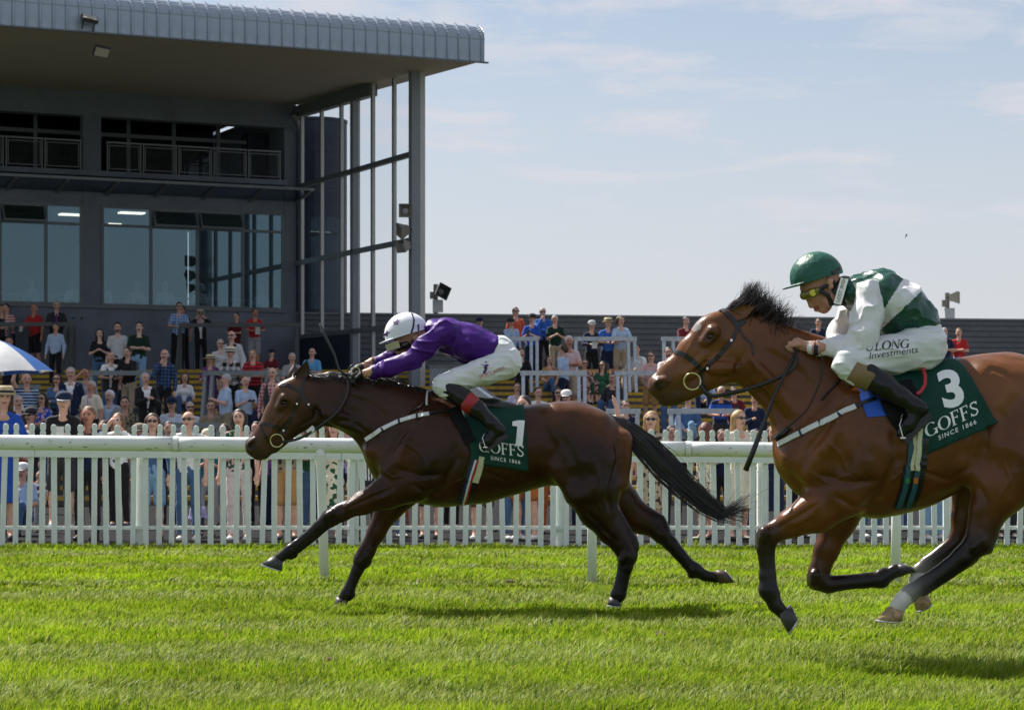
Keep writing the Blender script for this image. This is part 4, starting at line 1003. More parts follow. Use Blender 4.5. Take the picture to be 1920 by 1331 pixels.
    hoof(T, (631, 1118), (652, 1126), (626, 1134), (655, 1136), .13, root, off, m_hoof)
    hoof(T, (1143, 1118), (1163, 1126), (1138, 1134), (1166, 1136), -.15, root, off, m_hoof)
    hoof(T, (1348, 1094), (1340, 1068), (1377, 1092), (1358, 1068), .17, root, off, mat('brown_hoof_horn', (.075, .05, .035), .5, noise=.3, nscale=30))
    # tail
    cur = []; rg = np.random.default_rng(3)
    axis = [(1150, 792), (1182, 812), (1212, 838), (1246, 874), (1285, 912), (1322, 944), (1352, 964)]; half = [7, 15, 20, 22, 20, 17, 13]
    for i in range(900):
        u = rg.uniform(-1, 1) * (1 if rg.random() < .85 else 1.35); dy = rg.normal(0, .028); m_ = int(rg.integers(5, 8)); pts = []
        for j in range(m_):
            hw = half[j] * u; t = 2.2 * dy; pts.append(np.array(T.W(axis[j][0] + hw * .55 + rg.normal(0, .8), axis[j][1] - hw * .8 + rg.normal(0, .8), dy * (0.4 + j / 6))))
        if m_ == 7:
            ex = rg.uniform(14, 58); an = rg.uniform(-.6, .35) if rg.random() < .8 else rg.uniform(-1.1, .5)
            q = axis[6]; b = np.array([q[0] + half[6] * u * .55, q[1] - half[6] * u * .8])
            for s_ in (.5, 1.0): pts.append(np.array(T.W(b[0] + ex * s_ * math.cos(an), b[1] + ex * s_ * (-math.sin(an) * -1) * .8 - 9 * s_ * s_ * (an < 0), dy * 1.6)))
        if rg.random() < .12: pts[-1] += rg.normal(0, .06, 3); pts[-2] += rg.normal(0, .02, 3)
        cur.append(pts)
    v, f = strand_mesh(cur, .0030, .0009); tl = mesh_obj('tail', v, f, m_hair, root, off)
    TT = Tr(d0); TT.ch([(1140, 785, 9), (1165, 797, 13), (1200, 826, 18), (1246, 874, 19), (1290, 916, 16), (1335, 952, 9)], ys=.6, k=.02); v, q, _ = solid(TT.pr, .012); mesh_obj('tail_core', v, q, m_hair, tl, off, True)
    # mane
    cur = []
    crest = [(572, 704), (600, 708), (640, 712), (690, 713), (735, 718), (770, 726), (798, 734)]
    for i in range(900):
        u = rg.uniform(0, len(crest) - 1.001); k = int(u); t = u - k; x = crest[k][0] * (1 - t) + crest[k + 1][0] * t; y = crest[k][1] * (1 - t) + crest[k + 1][1] * t
        L_ = rg.uniform(10, 30) * (1.5 if 600 < x < 735 else .8); yy = rg.normal(0, .02); up = rg.uniform(2, 15 if 600 < x < 735 else 5); sd = -1 if rg.random() < .65 else 1
        cur.append([np.array(T.W(x, y + 9, yy)), np.array(T.W(x + L_ * .3, y - up * .6, yy + sd * .01)), np.array(T.W(x + L_ * .7, y - up * .5 + 2, yy + sd * .04)), np.array(T.W(x + L_, y - up * .2 + rg.uniform(2, 14), yy + sd * .055))])
    for i in range(90):   # forelock
        x = rg.uniform(545, 566); cur.append([np.array(T.W(x, 706, rg.normal(0, .015))), np.array(T.W(x + 6, 697 + rg.normal(0, 3), rg.normal(0, .02))), np.array(T.W(x + rg.uniform(12, 30), 697 + rg.normal(0, 6), rg.normal(0, .03)))])
    v, f = strand_mesh(cur, .0032, .0010); mn = mesh_obj('mane', v, f, m_hair, root, off)
    TT = Tr(d0); TT.ch([(585, 708, 7), (620, 708, 11), (690, 712, 13), (735, 719, 10), (795, 737, 6)], ys=.8, k=.02); v, q, _ = solid(TT.pr, .012); mesh_obj('mane_core', v, q, m_hair, mn, off, True)
    return T, tree, root

def horse_three():
    T = Tr(12.9); d0 = T.d0
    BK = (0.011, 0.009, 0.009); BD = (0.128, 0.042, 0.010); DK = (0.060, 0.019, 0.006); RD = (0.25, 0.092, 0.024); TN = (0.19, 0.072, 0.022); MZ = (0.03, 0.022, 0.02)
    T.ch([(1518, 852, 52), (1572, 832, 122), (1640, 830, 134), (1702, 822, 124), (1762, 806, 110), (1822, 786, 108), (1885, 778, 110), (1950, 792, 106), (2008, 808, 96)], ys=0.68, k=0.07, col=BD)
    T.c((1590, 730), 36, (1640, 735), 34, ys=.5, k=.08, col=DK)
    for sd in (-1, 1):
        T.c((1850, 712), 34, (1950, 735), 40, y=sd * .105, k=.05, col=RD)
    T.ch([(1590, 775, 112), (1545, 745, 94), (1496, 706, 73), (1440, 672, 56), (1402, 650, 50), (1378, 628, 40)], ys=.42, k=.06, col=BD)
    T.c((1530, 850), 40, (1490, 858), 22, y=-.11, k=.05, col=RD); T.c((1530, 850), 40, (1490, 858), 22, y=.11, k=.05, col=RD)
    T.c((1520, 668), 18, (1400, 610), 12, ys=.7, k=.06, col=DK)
    for sd in (-1, 1):
        T.c((1500, 775), 22, (1405, 680), 12, y=sd * .082, k=.03, col=BD)
        T.c((1410, 705), 12, (1385, 640), 8, y=sd * .115, k=.025, sub=True)
    # head
    T.ch([(1368, 606, 27), (1340, 625, 36), (1304, 664, 33), (1268, 700, 29), (1243, 722, 27)], ys=.68, k=.03, col=TN)
    T.c((1372, 655), 45, (1350, 670), 40, ys=.46, k=.035, col=BD); T.c((1352, 698), 22, (1288, 734), 17, ys=.66, k=.03, col=BD)
    T.c((1264, 742), 19, (1250, 745), 17, ys=.75, k=.025, col=MZ); T.c((1229, 728), 13, (1232, 722), 14, ys=1.2, k=.025, col=MZ)
    for sd in (-1, 1):
        T.c((1338, 622), 13, (1322, 640), 10, y=sd * .075, k=.02, col=BD)
        T.c((1318, 665), 8, (1284, 700), 5, y=sd * .064, k=.02, col=TN)
        T.c((1368, 690), 14, (1340, 690), 12, y=sd * .06, k=.02, col=BD)
        T.c((1236, 718), 11, (1246, 714), 9, y=sd * .054, k=.015, col=MZ)
        T.c((1229, 727), 9.5, (1244, 719), 7, y=sd * .086, k=.008, col=(.02, .008, .007), sub=True)
        T.c((1333, 630), 6, (1330, 633), 5.5, y=sd * .106, k=.016, col=BK, sub=True)
        T.c((1282, 738), 2.6, (1232, 747), 2.0, y=sd * .058, k=.005, col=BK, sub=True)
    for sd in (-1, 1):
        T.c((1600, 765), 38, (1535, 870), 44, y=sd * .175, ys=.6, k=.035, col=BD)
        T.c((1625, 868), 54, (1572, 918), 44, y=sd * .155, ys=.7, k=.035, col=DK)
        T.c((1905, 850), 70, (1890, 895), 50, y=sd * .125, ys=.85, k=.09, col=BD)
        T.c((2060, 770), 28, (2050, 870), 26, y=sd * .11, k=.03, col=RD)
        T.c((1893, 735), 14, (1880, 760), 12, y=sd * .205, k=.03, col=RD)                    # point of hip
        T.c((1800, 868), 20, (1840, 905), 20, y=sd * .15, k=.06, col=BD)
    # near foreleg, folded forward
    T.ch([(1580, 922, 50, -.15), (1530, 958, 38, -.15), (1486, 980, 25, -.15), (1450, 998, 19, -.15)], ys=.72, k=.035, col=BD)
    T.ch([(1462, 994, 18, -.15), (1438, 1006, 19, -.15), (1434, 1026, 14.5, -.15), (1437, 1080, 12, -.15), (1441, 1106, 17, -.15), (1455, 1135, 13, -.15), (1468, 1148, 13, -.15)], ys=.85, k=.02, col=BK)
    T.c((1446, 1020), 7, (1449, 1090), 7, y=-.15, k=.015, col=BK)
    T.c((1525, 945), 20, (1475, 975), 12, y=-.195, k=.025, col=RD)
    # far foreleg, folded back
    T.ch([(1590, 925, 48, .14), (1572, 975, 33, .14), (1550, 1030, 22, .14), (1536, 1070, 18, .14)], ys=.8, k=.035, col=BD)
    T.ch([(1540, 1062, 18, .14), (1532, 1086, 19, .14), (1552, 1096, 15, .14), (1620, 1089, 13, .14), (1652, 1086, 16, .14), (1678, 1070, 12, .14), (1690, 1068, 12, .14)], ys=.85, k=.02, col=BK)
    # near hind leg
    T.ch([(1920, 870, 78, -.16), (1880, 915, 48, -.16), (1853, 955, 33, -.16), (1842, 992, 27, -.16)], ys=.72, k=.04, col=BD)
    T.c((1858, 992), 12, (1862, 1006), 9, y=-.16, k=.02, col=BK)
    T.ch([(1843, 985, 25, -.16), (1836, 1014, 25, -.16), (1806, 1044, 19, -.16), (1735, 1094, 15, -.16), (1708, 1110, 18, -.16)], ys=.82, k=.02, col=BK)
    T.ch([(1704, 1113, 16, -.16), (1690, 1126, 14, -.16), (1683, 1136, 15, -.16)], ys=.85, k=.015, col=(.6, .58, .54))
    T.c((1893, 930), 10, (1866, 990), 8, y=-.16, k=.014, col=BK); T.c((1866, 996), 8, (1852, 1028), 10, y=-.16, k=.010, col=BK); T.c((1838, 1012), 10, (1826, 1026), 9, y=-.21, k=.014, col=BK); T.c((1828, 1046), 7, (1732, 1112), 7, y=-.16, k=.008, col=BK); T.c((1712, 1120), 9, (1706, 1124), 8, y=-.16, k=.01, col=BK)
    T.c((1434, 998), 11, (1430, 1010), 9, y=-.19, k=.012, col=BK); T.c((1450, 1008), 9, (1448, 1020), 8, y=-.15, k=.010, col=BK); T.c((1452, 1108), 9, (1456, 1116), 8, y=-.15, k=.009, col=BK); T.c((1528, 1078), 11, (1526, 1092), 9, y=.10, k=.012, col=BK); T.c((1650, 1074), 8, (1658, 1070), 7, y=.14, k=.009, col=BK); T.c((1562, 1085), 6.5, (1640, 1078), 6.5, y=.14, k=.008, col=BK)
    # far hind leg
    T.ch([(1900, 880, 72, .16), (1830, 930, 42, .16), (1812, 972, 27, .16), (1806, 1000, 22, .16)], ys=.75, k=.04, col=BD)
    T.ch([(1808, 992, 22, .16), (1792, 1018, 18, .16), (1738, 1058, 14, .16), (1724, 1070, 15, .16)], ys=.85, k=.02, col=BK)
    T.ch([(1724, 1070, 14, .16), (1718, 1090, 13, .16), (1722, 1106, 13, .16)], ys=.85, k=.015, col=(.55, .53, .48))
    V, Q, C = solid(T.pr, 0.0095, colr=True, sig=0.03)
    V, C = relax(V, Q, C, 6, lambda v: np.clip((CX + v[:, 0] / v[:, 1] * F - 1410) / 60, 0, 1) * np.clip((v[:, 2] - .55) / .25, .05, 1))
    V = sculpt(V, Q, [([(1612, 730), (1560, 790), (1515, 845), (1500, 895)], 12, -.011), ([(1672, 790), (1682, 860), (1650, 930), (1610, 955)], 12, -.011), ([(1530, 888), (1590, 905), (1655, 900)], 9, -.009), ([(1405, 715), (1450, 760), (1490, 820)], 10, -.011), ([(1820, 730), (1850, 800), (1838, 870)], 14, -.012),
        ([(1985, 740), (2000, 830), (1960, 900)], 9, -.01), ([(1868, 760), (1905, 830), (1905, 890)], 14, -.008), ([(1850, 700), (1860, 690), (1885, 700), (1900, 715)], 6, -.007), ([(1830, 900), (1850, 940), (1850, 985)], 7, -.006), ([(1540, 940), (1490, 972), (1450, 995)], 5, -.007), ([(1530, 962), (1485, 985)], 5, .005),
        ([(1425, 650), (1490, 690), (1545, 750)], 12, -.007), ([(1415, 680), (1470, 735)], 9, .007), ([(1575, 790), (1540, 860)], 16, .011), ([(1625, 850), (1605, 900)], 18, .011), ([(1345, 712), (1378, 700), (1392, 660)], 6, -.007), ([(1352, 660), (1318, 690), (1288, 712)], 5, .005), ([(1362, 640), (1352, 665)], 7, -.005), ([(1318, 655), (1285, 690)], 5, -.005),
        ([(1560, 925), (1600, 950), (1665, 955)], 7, -.007), ([(1540, 820), (1575, 850), (1590, 890)], 3.5, .004), ([(1720, 880), (1780, 900), (1830, 870)], 7, -.005), ([(1300, 640), (1275, 680)], 4, .003), ([(1310, 690), (1300, 705), (1280, 712)], 2.2, .004), ([(1350, 680), (1320, 672), (1300, 690), (1290, 710)], 2, .004), ([(1510, 880), (1550, 905), (1590, 890), (1630, 915)], 2.2, .004), ([(1760, 890), (1720, 870), (1690, 885), (1660, 915)], 2.2, .004), ([(1880, 860), (1895, 900), (1870, 940)], 2.2, .004), ([(1560, 800), (1520, 780), (1480, 770)], 2.2, .003), ([(1600, 880), (1620, 840), (1600, 800)], 2.2, .003)]
        + [([(1700 + 27 * i, 770), (1716 + 27 * i, 830), (1706 + 27 * i, 890)], 6, -.003) for i in range(5)])
    n = normals(V, Q); V = V + n * (0.0038 * vnoise(V, 9, 4) + 0.0018 * vnoise(V * np.array([.6, 1, 1]), 22, 5))[:, None]
    for cx_, cy_, yy, rr_ in ((1696, 1120, -.16, .050), (1684, 1134, -.16, .06), (1721, 1088, .16, .062), (1722, 1104, .16, .055)):
        de = np.linalg.norm(V - np.array(T.W(cx_, cy_, yy)), axis=1); C = np.where((de < rr_)[:, None], np.array([.72, .70, .66]), C)
    for sd in (-1, 1):
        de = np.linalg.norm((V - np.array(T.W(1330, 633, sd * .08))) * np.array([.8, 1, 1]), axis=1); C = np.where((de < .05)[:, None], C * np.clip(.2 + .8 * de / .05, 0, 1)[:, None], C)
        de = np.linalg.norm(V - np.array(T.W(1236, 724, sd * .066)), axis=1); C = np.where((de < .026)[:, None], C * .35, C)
    st = T.W(1305, 612, -.02); dd = np.linalg.norm((V - np.array(st)) * np.array([1, .35, 1]), axis=1); C[dd < .03] = C[dd < .03] * .5 + .3        # small star
    root = tag(empty('racehorse', (P(1700, 1228, d0).x, d0, 0)), 'bright bay racehorse number 3 in mid-stride with the green and white jockey', 'horse'); off = root.location
    mesh_obj('body', V, Q, m_coat3, root, off, True, C); tree = bvh(V, Q)
    for (b1, b2, tp, y, yl, m_) in (((1372, 580), (1380, 604), (1420, 573), -.055, -.015, mat('ear_coat_bright', (0.17, 0.068, 0.03), 0.5, noise=.2)), ((1356, 578), (1368, 592), (1413, 560), .055, .01, mat('ear_coat', (0.055, 0.022, 0.012), 0.5, noise=.2))):
        v, f = ear(T, b1, b2, tp, y, yl, None); mesh_obj('ear', v, f, m_, root, off, True)
    for sd in (-1, 1):
        e = MB(); c = T.W(1332.5, 631, sd * .083); e.lathe([(0.002, -.017), (.012, -.013), (.020, -.004), (.020, .004), (.012, .013), (.002, .017)], c, 14); e.build('eye', m_eye, root, off, True)
    hoof(T, (1458, 1152), (1483, 1133), (1477, 1187), (1495, 1158), -.15, root, off, m_hoof)
    hoof(T, (1687, 1082), (1681, 1057), (1718, 1070), (1690, 1056), .14, root, off, m_hoof)
    hoof(T, (1666, 1136), (1697, 1146), (1641, 1162), (1691, 1165), -.16, root, off, m_hoofp)
    hoof(T, (1708, 1108), (1736, 1104), (1718, 1146), (1748, 1132), .16, root, off, m_hoofp)
    rg = np.random.default_rng(5); cur = []
    crest = [(1392, 600), (1412, 606), (1440, 622), (1462, 642), (1478, 660), (1520, 685), (1560, 694)]
    clumps = [(rg.uniform(0, 1) ** 1.1 * 4.7, rg.normal(0, 1), rg.uniform(.75, 1.15), rg.normal(.05, .25)) for _ in range(70)]
    for i in range(1500):
        cu, ca, cl, cc = clumps[int(rg.integers(0, 70))]; u = float(np.clip(cu + rg.normal(0, .12), 0, 5.9)); k = min(int(u), 5); t = u - k; x = crest[k][0] * (1 - t) + crest[k + 1][0] * t; y = crest[k][1] * (1 - t) + crest[k + 1][1] * t
        L_ = rg.uniform(38, 80) * cl * (1 if x < 1470 else .75 if x < 1490 else .3); an = R((52 if x < 1430 else 66) + 13 * ca + rg.normal(0, 5)); yy = rg.normal(0, .02); cv = cc + rg.normal(0, .10)
        pts = [np.array(T.W(x, y + 12, yy))]
        for s_ in (.3, .6, .85, 1.0):
            a2 = an + cv * s_ * s_; pts.append(np.array(T.W(x + L_ * s_ * math.cos(a2), y + 4 - L_ * s_ * math.sin(a2), yy * (1 + s_))))
        cur.append(pts)
    for i in range(420):     # forelock blowing back
        x = rg.uniform(1352, 1372); e = rg.uniform(40, 66); yy = rg.normal(.02, .025)
        cur.append([np.array(T.W(x, 588, yy)), np.array(T.W(x + e * .4, 571 + rg.normal(0, 3.5), yy)), np.array(T.W(x + e * .75, 561 + rg.normal(0, 5), yy)), np.array(T.W(x + e + rg.normal(0, 5), 551 - rg.uniform(-8, 24), yy))])
    v, f = strand_mesh(cur, .0024, .0005); mn = mesh_obj('mane', v, f, m_hair3, root, off)
    TT = Tr(d0); TT.ch([(1395, 600, 8), (1440, 622, 14), (1478, 655, 16), (1530, 688, 12)], ys=.6, k=.02); v, q, _ = solid(TT.pr, .012); mesh_obj('mane_core', v, q, m_hair3, mn, off, True)
    cur = []
    for i in range(500):     # tail, beyond the edge of the picture
        u = rg.uniform(-1, 1); yy = rg.normal(0, .03); cur.append([np.array(T.W(2075 + 5 * u, 765 + 8 * u, yy)), np.array(T.W(2130 + 14 * u, 800 - 20 * u, yy)), np.array(T.W(2190 + 14 * u, 880 - 24 * u, yy)), np.array(T.W(2250 + rg.normal(0, 14), 985 - 20 * u, yy * 2))])
    v, f = strand_mesh(cur, .0045, .001); mesh_obj('tail', v, f, m_hair, root, off)
    return T, tree, root

T1, tree1, h1 = horse_one()
T3, tree3, h3 = horse_three()

# ---------------- saddlecloths, girths
def saddle(T, tree, name_root, label, x0f, x1f, botf, zc, tiltf=None, ripple=.006):
    """cloth: x0f/x1f front and rear edge px at (top, bottom); bottom py at front and rear"""
    root = tag(empty('saddle', T.W((x0f[0] + x1f[0]) / 2, zc, 0)), label, 'saddle'); off = root.location
    nu, nv = 22, 30; V = []; Fc = []
    for side in (-1, 1):
        for i in range(nu + 1):
            u = i / nu
            for j in range(nv + 1):
                v = j / nv; px = (x0f[0] * (1 - v) + x0f[1] * v) * (1 - u) + (x1f[0] * (1 - v) + x1f[1] * v) * u
                c = T.W(px, zc, 0); zb_ = T.W(px, botf[0] * (1 - u) + botf[1] * u, 0).z
                # walk the section from the spine down to the bottom edge by angle
                c.z = c.z; lo, hi = 0.0, R(150)
                def pt(a):
                    d = Vector((0, side * math.sin(a), math.cos(a))); h = tree.ray_cast(c + d * 1.2, -d); return (h[0], h[1]) if h[0] is not None else (c + d * .25, d)
                for _ in range(9):
                    md = (lo + hi) / 2
                    if pt(md)[0].z > zb_: lo = md
                    else: hi = md
                h, n = pt(hi * v); bl = ripple * math.sin(u * 13 + v * 3) * v + .004 * math.sin(u * 31 + v * 9) * v
                V.append(h + n * (0.014 + max(0, bl) + (0.02 * max(0, v - .85) / .15 * (u ** 2))))
    m = (nu + 1) * (nv + 1)
    for s_ in range(2):
        for i in range(nu):
            for j in range(nv):
                q = [s_ * m + i * (nv + 1) + j, s_ * m + (i + 1) * (nv + 1) + j, s_ * m + (i + 1) * (nv + 1) + j + 1, s_ * m + i * (nv + 1) + j + 1]; Fc.append(q if s_ else q[::-1])
    o = mesh_obj('saddle_cloth', [tuple(p) for p in V], Fc, m_green, root, off, True)
    md = o.modifiers.new('thickness', 'SOLIDIFY'); md.thickness = 0.006; md.offset = -1
    return root, off, bvh(np.array([tuple(p) for p in V]), np.array(Fc)), o

sd1, o1, ct1, cl1 = saddle(T1, tree1, 's', 'green saddle cloth, light saddle and stirrups beneath the purple jockey', (858, 888), (982, 989), (868, 880), 850)
sd3, o3, ct3, cl3 = saddle(T3, tree3, 's', 'green saddle cloth with blue pad and red-trimmed saddle beneath the green and white jockey', (1650, 1708), (1778, 1852), (856, 793), 830)
lay('number_print', ([(.16, 0), (.44, .0), (.50, 1.0), (.22, 1.0), (.205, .76), (.20, .6), (0.02, .80), (.0, .95), (.0, .78)], [(0, 1, 5), (1, 2, 4, 5), (2, 3, 4), (3, 7, 8, 4)]), ct1, (959, 835.5), (46, 1), (2, -48), m_print, cl1, o1)
lay('name_print', serif2d('GOFFS'), ct1, (899, 847), (22.5, 2.6), (-1, -22), m_print, cl1, o1)
lay('date_print', text2d('SINCE 1866', .012, 1.25), ct1, (920, 861.5), (6.4, .95), (-.4, -7), m_print, cl1, o1)
lay('number_print', text2d('3', .05), ct3, (1768, 764), (66, -14), (-16, -64), m_print, cl3, o3)
lay('name_print', serif2d('GOFFS'), ct3, (1738, 822), (26.5, -12.5), (-6, -25.5), m_print, cl3, o3)
lay('date_print', text2d('SINCE 1866', .012, 1.25), ct3, (1760, 825), (8.2, -3.6), (-1.5, -8), m_print, cl3, o3)

def girth(T, tree, path, wds, mats, root, off, name='girth'):
    for (dx, wd, m, nm, lift) in wds:
        b = strap_px(tree, [(x + dx, y) for x, y in path], T.d0, wd, 0.004, 6, True, lift); b.build(nm, m, root, off)
girth(T1, tree1, [(893, 862), (884, 890), (876, 918), (869, 942)], [(0, .10, m_lea, 'girth', .004), (-3, .035, mat('navy_elastic', (.02, .035, .12), .6), 'girth_band', .012), (-1, .014, m_wstrap, 'girth_stripe', .018), (3, .012, m_redtrim, 'girth_piping', .018)], None, sd1, o1)
girth(T1, tree1, [(901, 856), (894, 886), (889, 902)], [(2, .045, m_ystrap, 'girth_strap', .016)], None, sd1, o1)
girth(T3, tree3, [(1716, 820), (1712, 870), (1704, 915), (1692, 950)], [(4, .13, m_lea, 'girth', .004), (-8, .03, mat('teal_elastic', (.02, .09, .13), .6), 'girth_band', .012), (9, .03, mat('teal_elastic'), 'girth_band', .012)], None, sd3, o3)
girth(T3, tree3, [(1720, 800), (1717, 850), (1713, 880)], [(-4, .02, m_ystrap, 'girth_strap', .02), (4, .026, m_ystrap, 'girth_strap', .024)], None, sd3, o3)
girth(T3, tree3, [(1700, 894), (1700, 903)], [(0, .024, mat('green_tab', (.03, .25, .08), .6), 'girth_tab', .018), (15, .024, mat('orange_tab', (.6, .16, .02), .6), 'girth_tab', .018)], None, sd3, o3)
# saddles proper: pad and flap under the rider
def saddle_seat(T, tree, pts, root, off, ys=.55):
    S_ = Tr(T.d0); S_.ch(pts, ys=ys, k=.03); v, q, _ = solid(S_.pr, .012); mesh_obj('saddle_seat', v, q, m_lea, root, off, True)
saddle_seat(T1, tree1, [(838, 752, 16), (880, 760, 18), (930, 762, 15), (962, 764, 9)], sd1, o1, 1.9)
saddle_seat(T3, tree3, [(1625, 706, 20), (1690, 706, 22), (1745, 700, 16)], sd3, o3, 1.9)
b = strap_px(tree1, [(848, 768), (866, 798), (884, 830)], T1.d0, .085, .006, 6, True, .02); b.build('saddle_flap', m_flap, sd1, o1)
b = strap_px(tree3, [(1672, 722), (1690, 760), (1712, 790)], T3.d0, .22, .006, 6, True, .02); b.build('saddle_flap', m_flap, sd3, o3)
# blue pad showing before the cloth, red trim on the saddle
bp = MB(); pts = []
for x, y in ((1606, 722), (1640, 742), (1664, 758), (1664, 779), (1626, 783), (1614, 752)):
    h, n = hit(tree3, x, y); pts.append(h + n * .008)
bp.add(pts, [(0, 1, 2, 3, 4, 5)]); bq = MB(); bq.add([Vector((p.x, 2 * T3.d0 - p.y, p.z)) for p in pts], [(5, 4, 3, 2, 1, 0)]); Pair(bp, bq).build('blue_pad', m_bluepad, sd3, o3)
b = strap_px(tree3, [(1727, 702), (1732, 716), (1731, 730), (1722, 742), (1714, 747)], T3.d0, .018, .006, 5, True, .052); b.build('red_trim', m_redtrim, sd3, o3)
def stirrup(T, top, foot_toe, foot_heel, y, root, off):
    mb = MB(); a = T.W(*foot_toe, y); b_ = T.W(*foot_heel, y); t = T.W(*top, y + .01)
    for dy in (-.05, .05):
        mb.tube([t, (t + a) / 2 + Vector((-.025, dy, 0)), a + Vector((0, dy, -.004))], .0035, 6)
    mb.bar(a + Vector((0, -.055, -.008)), a + Vector((0, .055, -.008)), .03, .008); mb.build('stirrup', m_chrome, root, off)
for sg in (-1, 1):
    stirrup(T1, (912, 806), (910, 836), (930, 830), sg * .335, sd1, o1); stirrup(T3, (1694, 775), (1690, 818), (1710, 810), sg * .335, sd3, o3)

# ---------------- bridles, breast girths, reins
def bridle(T, tree, label, d):
    root = tag(empty('bridle', T.W(*d['at'], 0)), label, 'bridle'); off = root.location
    for nm, pl, wd in d['straps']:
        b = strap_px(tree, pl, T.d0, wd, .0045, 5); b.build(nm, m_lea, root, off)
    for c, r in d['rings']:
        for sg in (-1, 1): ring_px(T, c, r, sg * d['ry'], .0055, root, off, 'bit_ring', m_brass)
    mb = MB(); mb.tube([T.W(*d['rings'][0][0], -.015), T.W(*d['rings'][0][0], .015)], .007, 8); mb.build('bit', m_chrome, root, off)
    for pts, rad in d['reins']:
        mb = MB(); mb.tube([T.W(x, y, z) for x, y, z in pts], rad, 8, sq=.5); mb.build('rein', m_lea, root, off, True)
    for x, y in d['buckles']:
        h, n = hit(tree, x, y)
        if h: mb = MB(); mb.box(h.x - .006, h.x + .006, h.y - .014, h.y - .006, h.z - .007, h.z + .007); mb.build('buckle', m_chrome, root, off)
    return root, off
def sm(pts, n=6):      # smooth a rein through its points
    P_ = [np.array(p, float) for p in pts]; out = []
    for i in range(len(P_) - 1):
        p0, p1, p2, p3 = P_[max(i - 1, 0)], P_[i], P_[i + 1], P_[min(i + 2, len(P_) - 1)]
        for j in range(n): t = j / n; out.append(.5 * (2 * p1 + (p2 - p0) * t + (2 * p0 - 5 * p1 + 4 * p2 - p3) * t * t + (3 * p1 - p0 - 3 * p2 + p3) * t ** 3))
    out.append(P_[-1]); return [tuple(q) for q in out]
br1, ob1 = bridle(T1, tree1, 'black leather bridle with brass bit rings on the number 1 horse', dict(at=(540, 760), ry=.095,
    straps=[('browband', [(524, 722), (540, 722), (560, 732), (567, 734)], .026), ('headpiece', [(571, 708), (567, 732)], .022), ('cheek_strap', [(566, 733), (558, 752), (545, 785), (531, 808), (522, 818)], .020),
            ('noseband', [(484, 793), (500, 795), (520, 801), (532, 807)], .022), ('throat_lash', [(567, 735), (572, 750), (580, 760), (592, 768), (603, 776)], .012), ('curb_strap', [(487, 797), (496, 815), (505, 832)], .012)],
    rings=[((519, 826), 12)], buckles=[(557, 757), (532, 807), (579, 758)],
    reins=[(sm([(529, 828, -.10), (545, 826, -.11), (570, 818, -.13), (600, 798, -.14), (630, 775, -.14), (648, 748, -.13), (653, 725, -.12), (652, 712, -.11)]), .010), (sm([(529, 828, .10), (570, 818, .13), (630, 775, .14), (652, 712, .1)]), .010),
           (sm([(652, 702, -.10), (655, 688, -.09), (672, 680, -.07), (694, 680, -.05), (712, 690, -.06), (713, 706, -.1), (704, 718, -.12), (690, 724, -.12), (672, 722, -.12), (655, 714, -.11)]), .006)]))
h_, n_ = hit(tree1, 485, 792)
m_fur = mat('white_fleece', (.75, .75, .74), .9)
b = MB(); b.bar(T1.W(578, 812, -.115), T1.W(589, 802, -.13), .03, .04); b.build('rein_stop', m_fur, br1, ob1)
br3, ob3 = bridle(T3, tree3, 'black leather bridle with large ring bit on the number 3 horse', dict(at=(1330, 660), ry=.10,
    straps=[('browband', [(1340, 583), (1356, 582), (1372, 597), (1384, 611)], .028), ('headpiece', [(1396, 600), (1384, 611)], .03), ('cheek_strap', [(1383, 613), (1375, 635), (1352, 662), (1330, 685), (1315, 697)], .022),
            ('noseband', [(1266, 659), (1285, 666), (1303, 680), (1315, 694)], .026), ('throat_lash', [(1384, 613), (1395, 632), (1410, 645), (1412, 665)], .010), ('chin_strap', [(1314, 698), (1318, 720), (1325, 735)], .018)],
    rings=[((1298, 715), 15.5)], buckles=[(1326, 691), (1371, 638)],
    reins=[(sm([(1312, 722, -.11), (1335, 742, -.13), (1370, 736, -.15), (1410, 727, -.17), (1460, 708, -.19), (1487, 690, -.19), (1493, 672, -.17), (1490, 655, -.13)]), .011), (sm([(1312, 722, .11), (1335, 742, .13), (1410, 727, .17), (1487, 690, .17), (1490, 655, .1)]), .011),
           (sm([(1540, 668, -.16), (1543, 690, -.20), (1535, 722, -.24), (1515, 765, -.24), (1490, 790, -.22), (1470, 806, -.18), (1452, 822, -.08)]), .011)]))
def breast(T, tree, label, white, black):
    root = tag(empty('breast_girth', T.W(white[0][0], white[0][1], 0)), label, 'breast girth'); off = root.location
    strap_px(tree, white, T.d0, .030, .005, 6, True, .006).build('white_strap', m_wstrap, root, off); strap_px(tree, black, T.d0, .02, .005, 6, True, .006).build('black_strap', m_lea, root, off)
    n = len(white)
    for i in range(1, n - 1):
        a, b_ = white[i], white[i + 1]; l_ = math.hypot(b_[0] - a[0], b_[1] - a[1]); strap_px(tree, [(a[0], a[1]), (a[0] + (b_[0] - a[0]) / l_ * 4, a[1] + (b_[1] - a[1]) / l_ * 4)], T.d0, .042, .006, 2, True, .007).build('keeper', m_lea, root, off)
    return root, off
bg1, og1 = breast(T1, tree1, 'white and black breast girth across the chest of the number 1 horse', [(686, 824), (715, 805), (747, 790), (780, 780), (805, 776)], [(804, 776), (822, 772), (842, 771)])
strap_px(tree1, [(801, 733), (800, 748), (800, 760)], T1.d0, .014, .004, 4, True, .006).build('neck_strap', m_wstrap, bg1, og1)
strap_px(tree1, [(798, 758), (780, 768), (765, 775)], T1.d0, .010, .004, 5, True, .006).build('lower_strap', m_lea, bg1, og1)
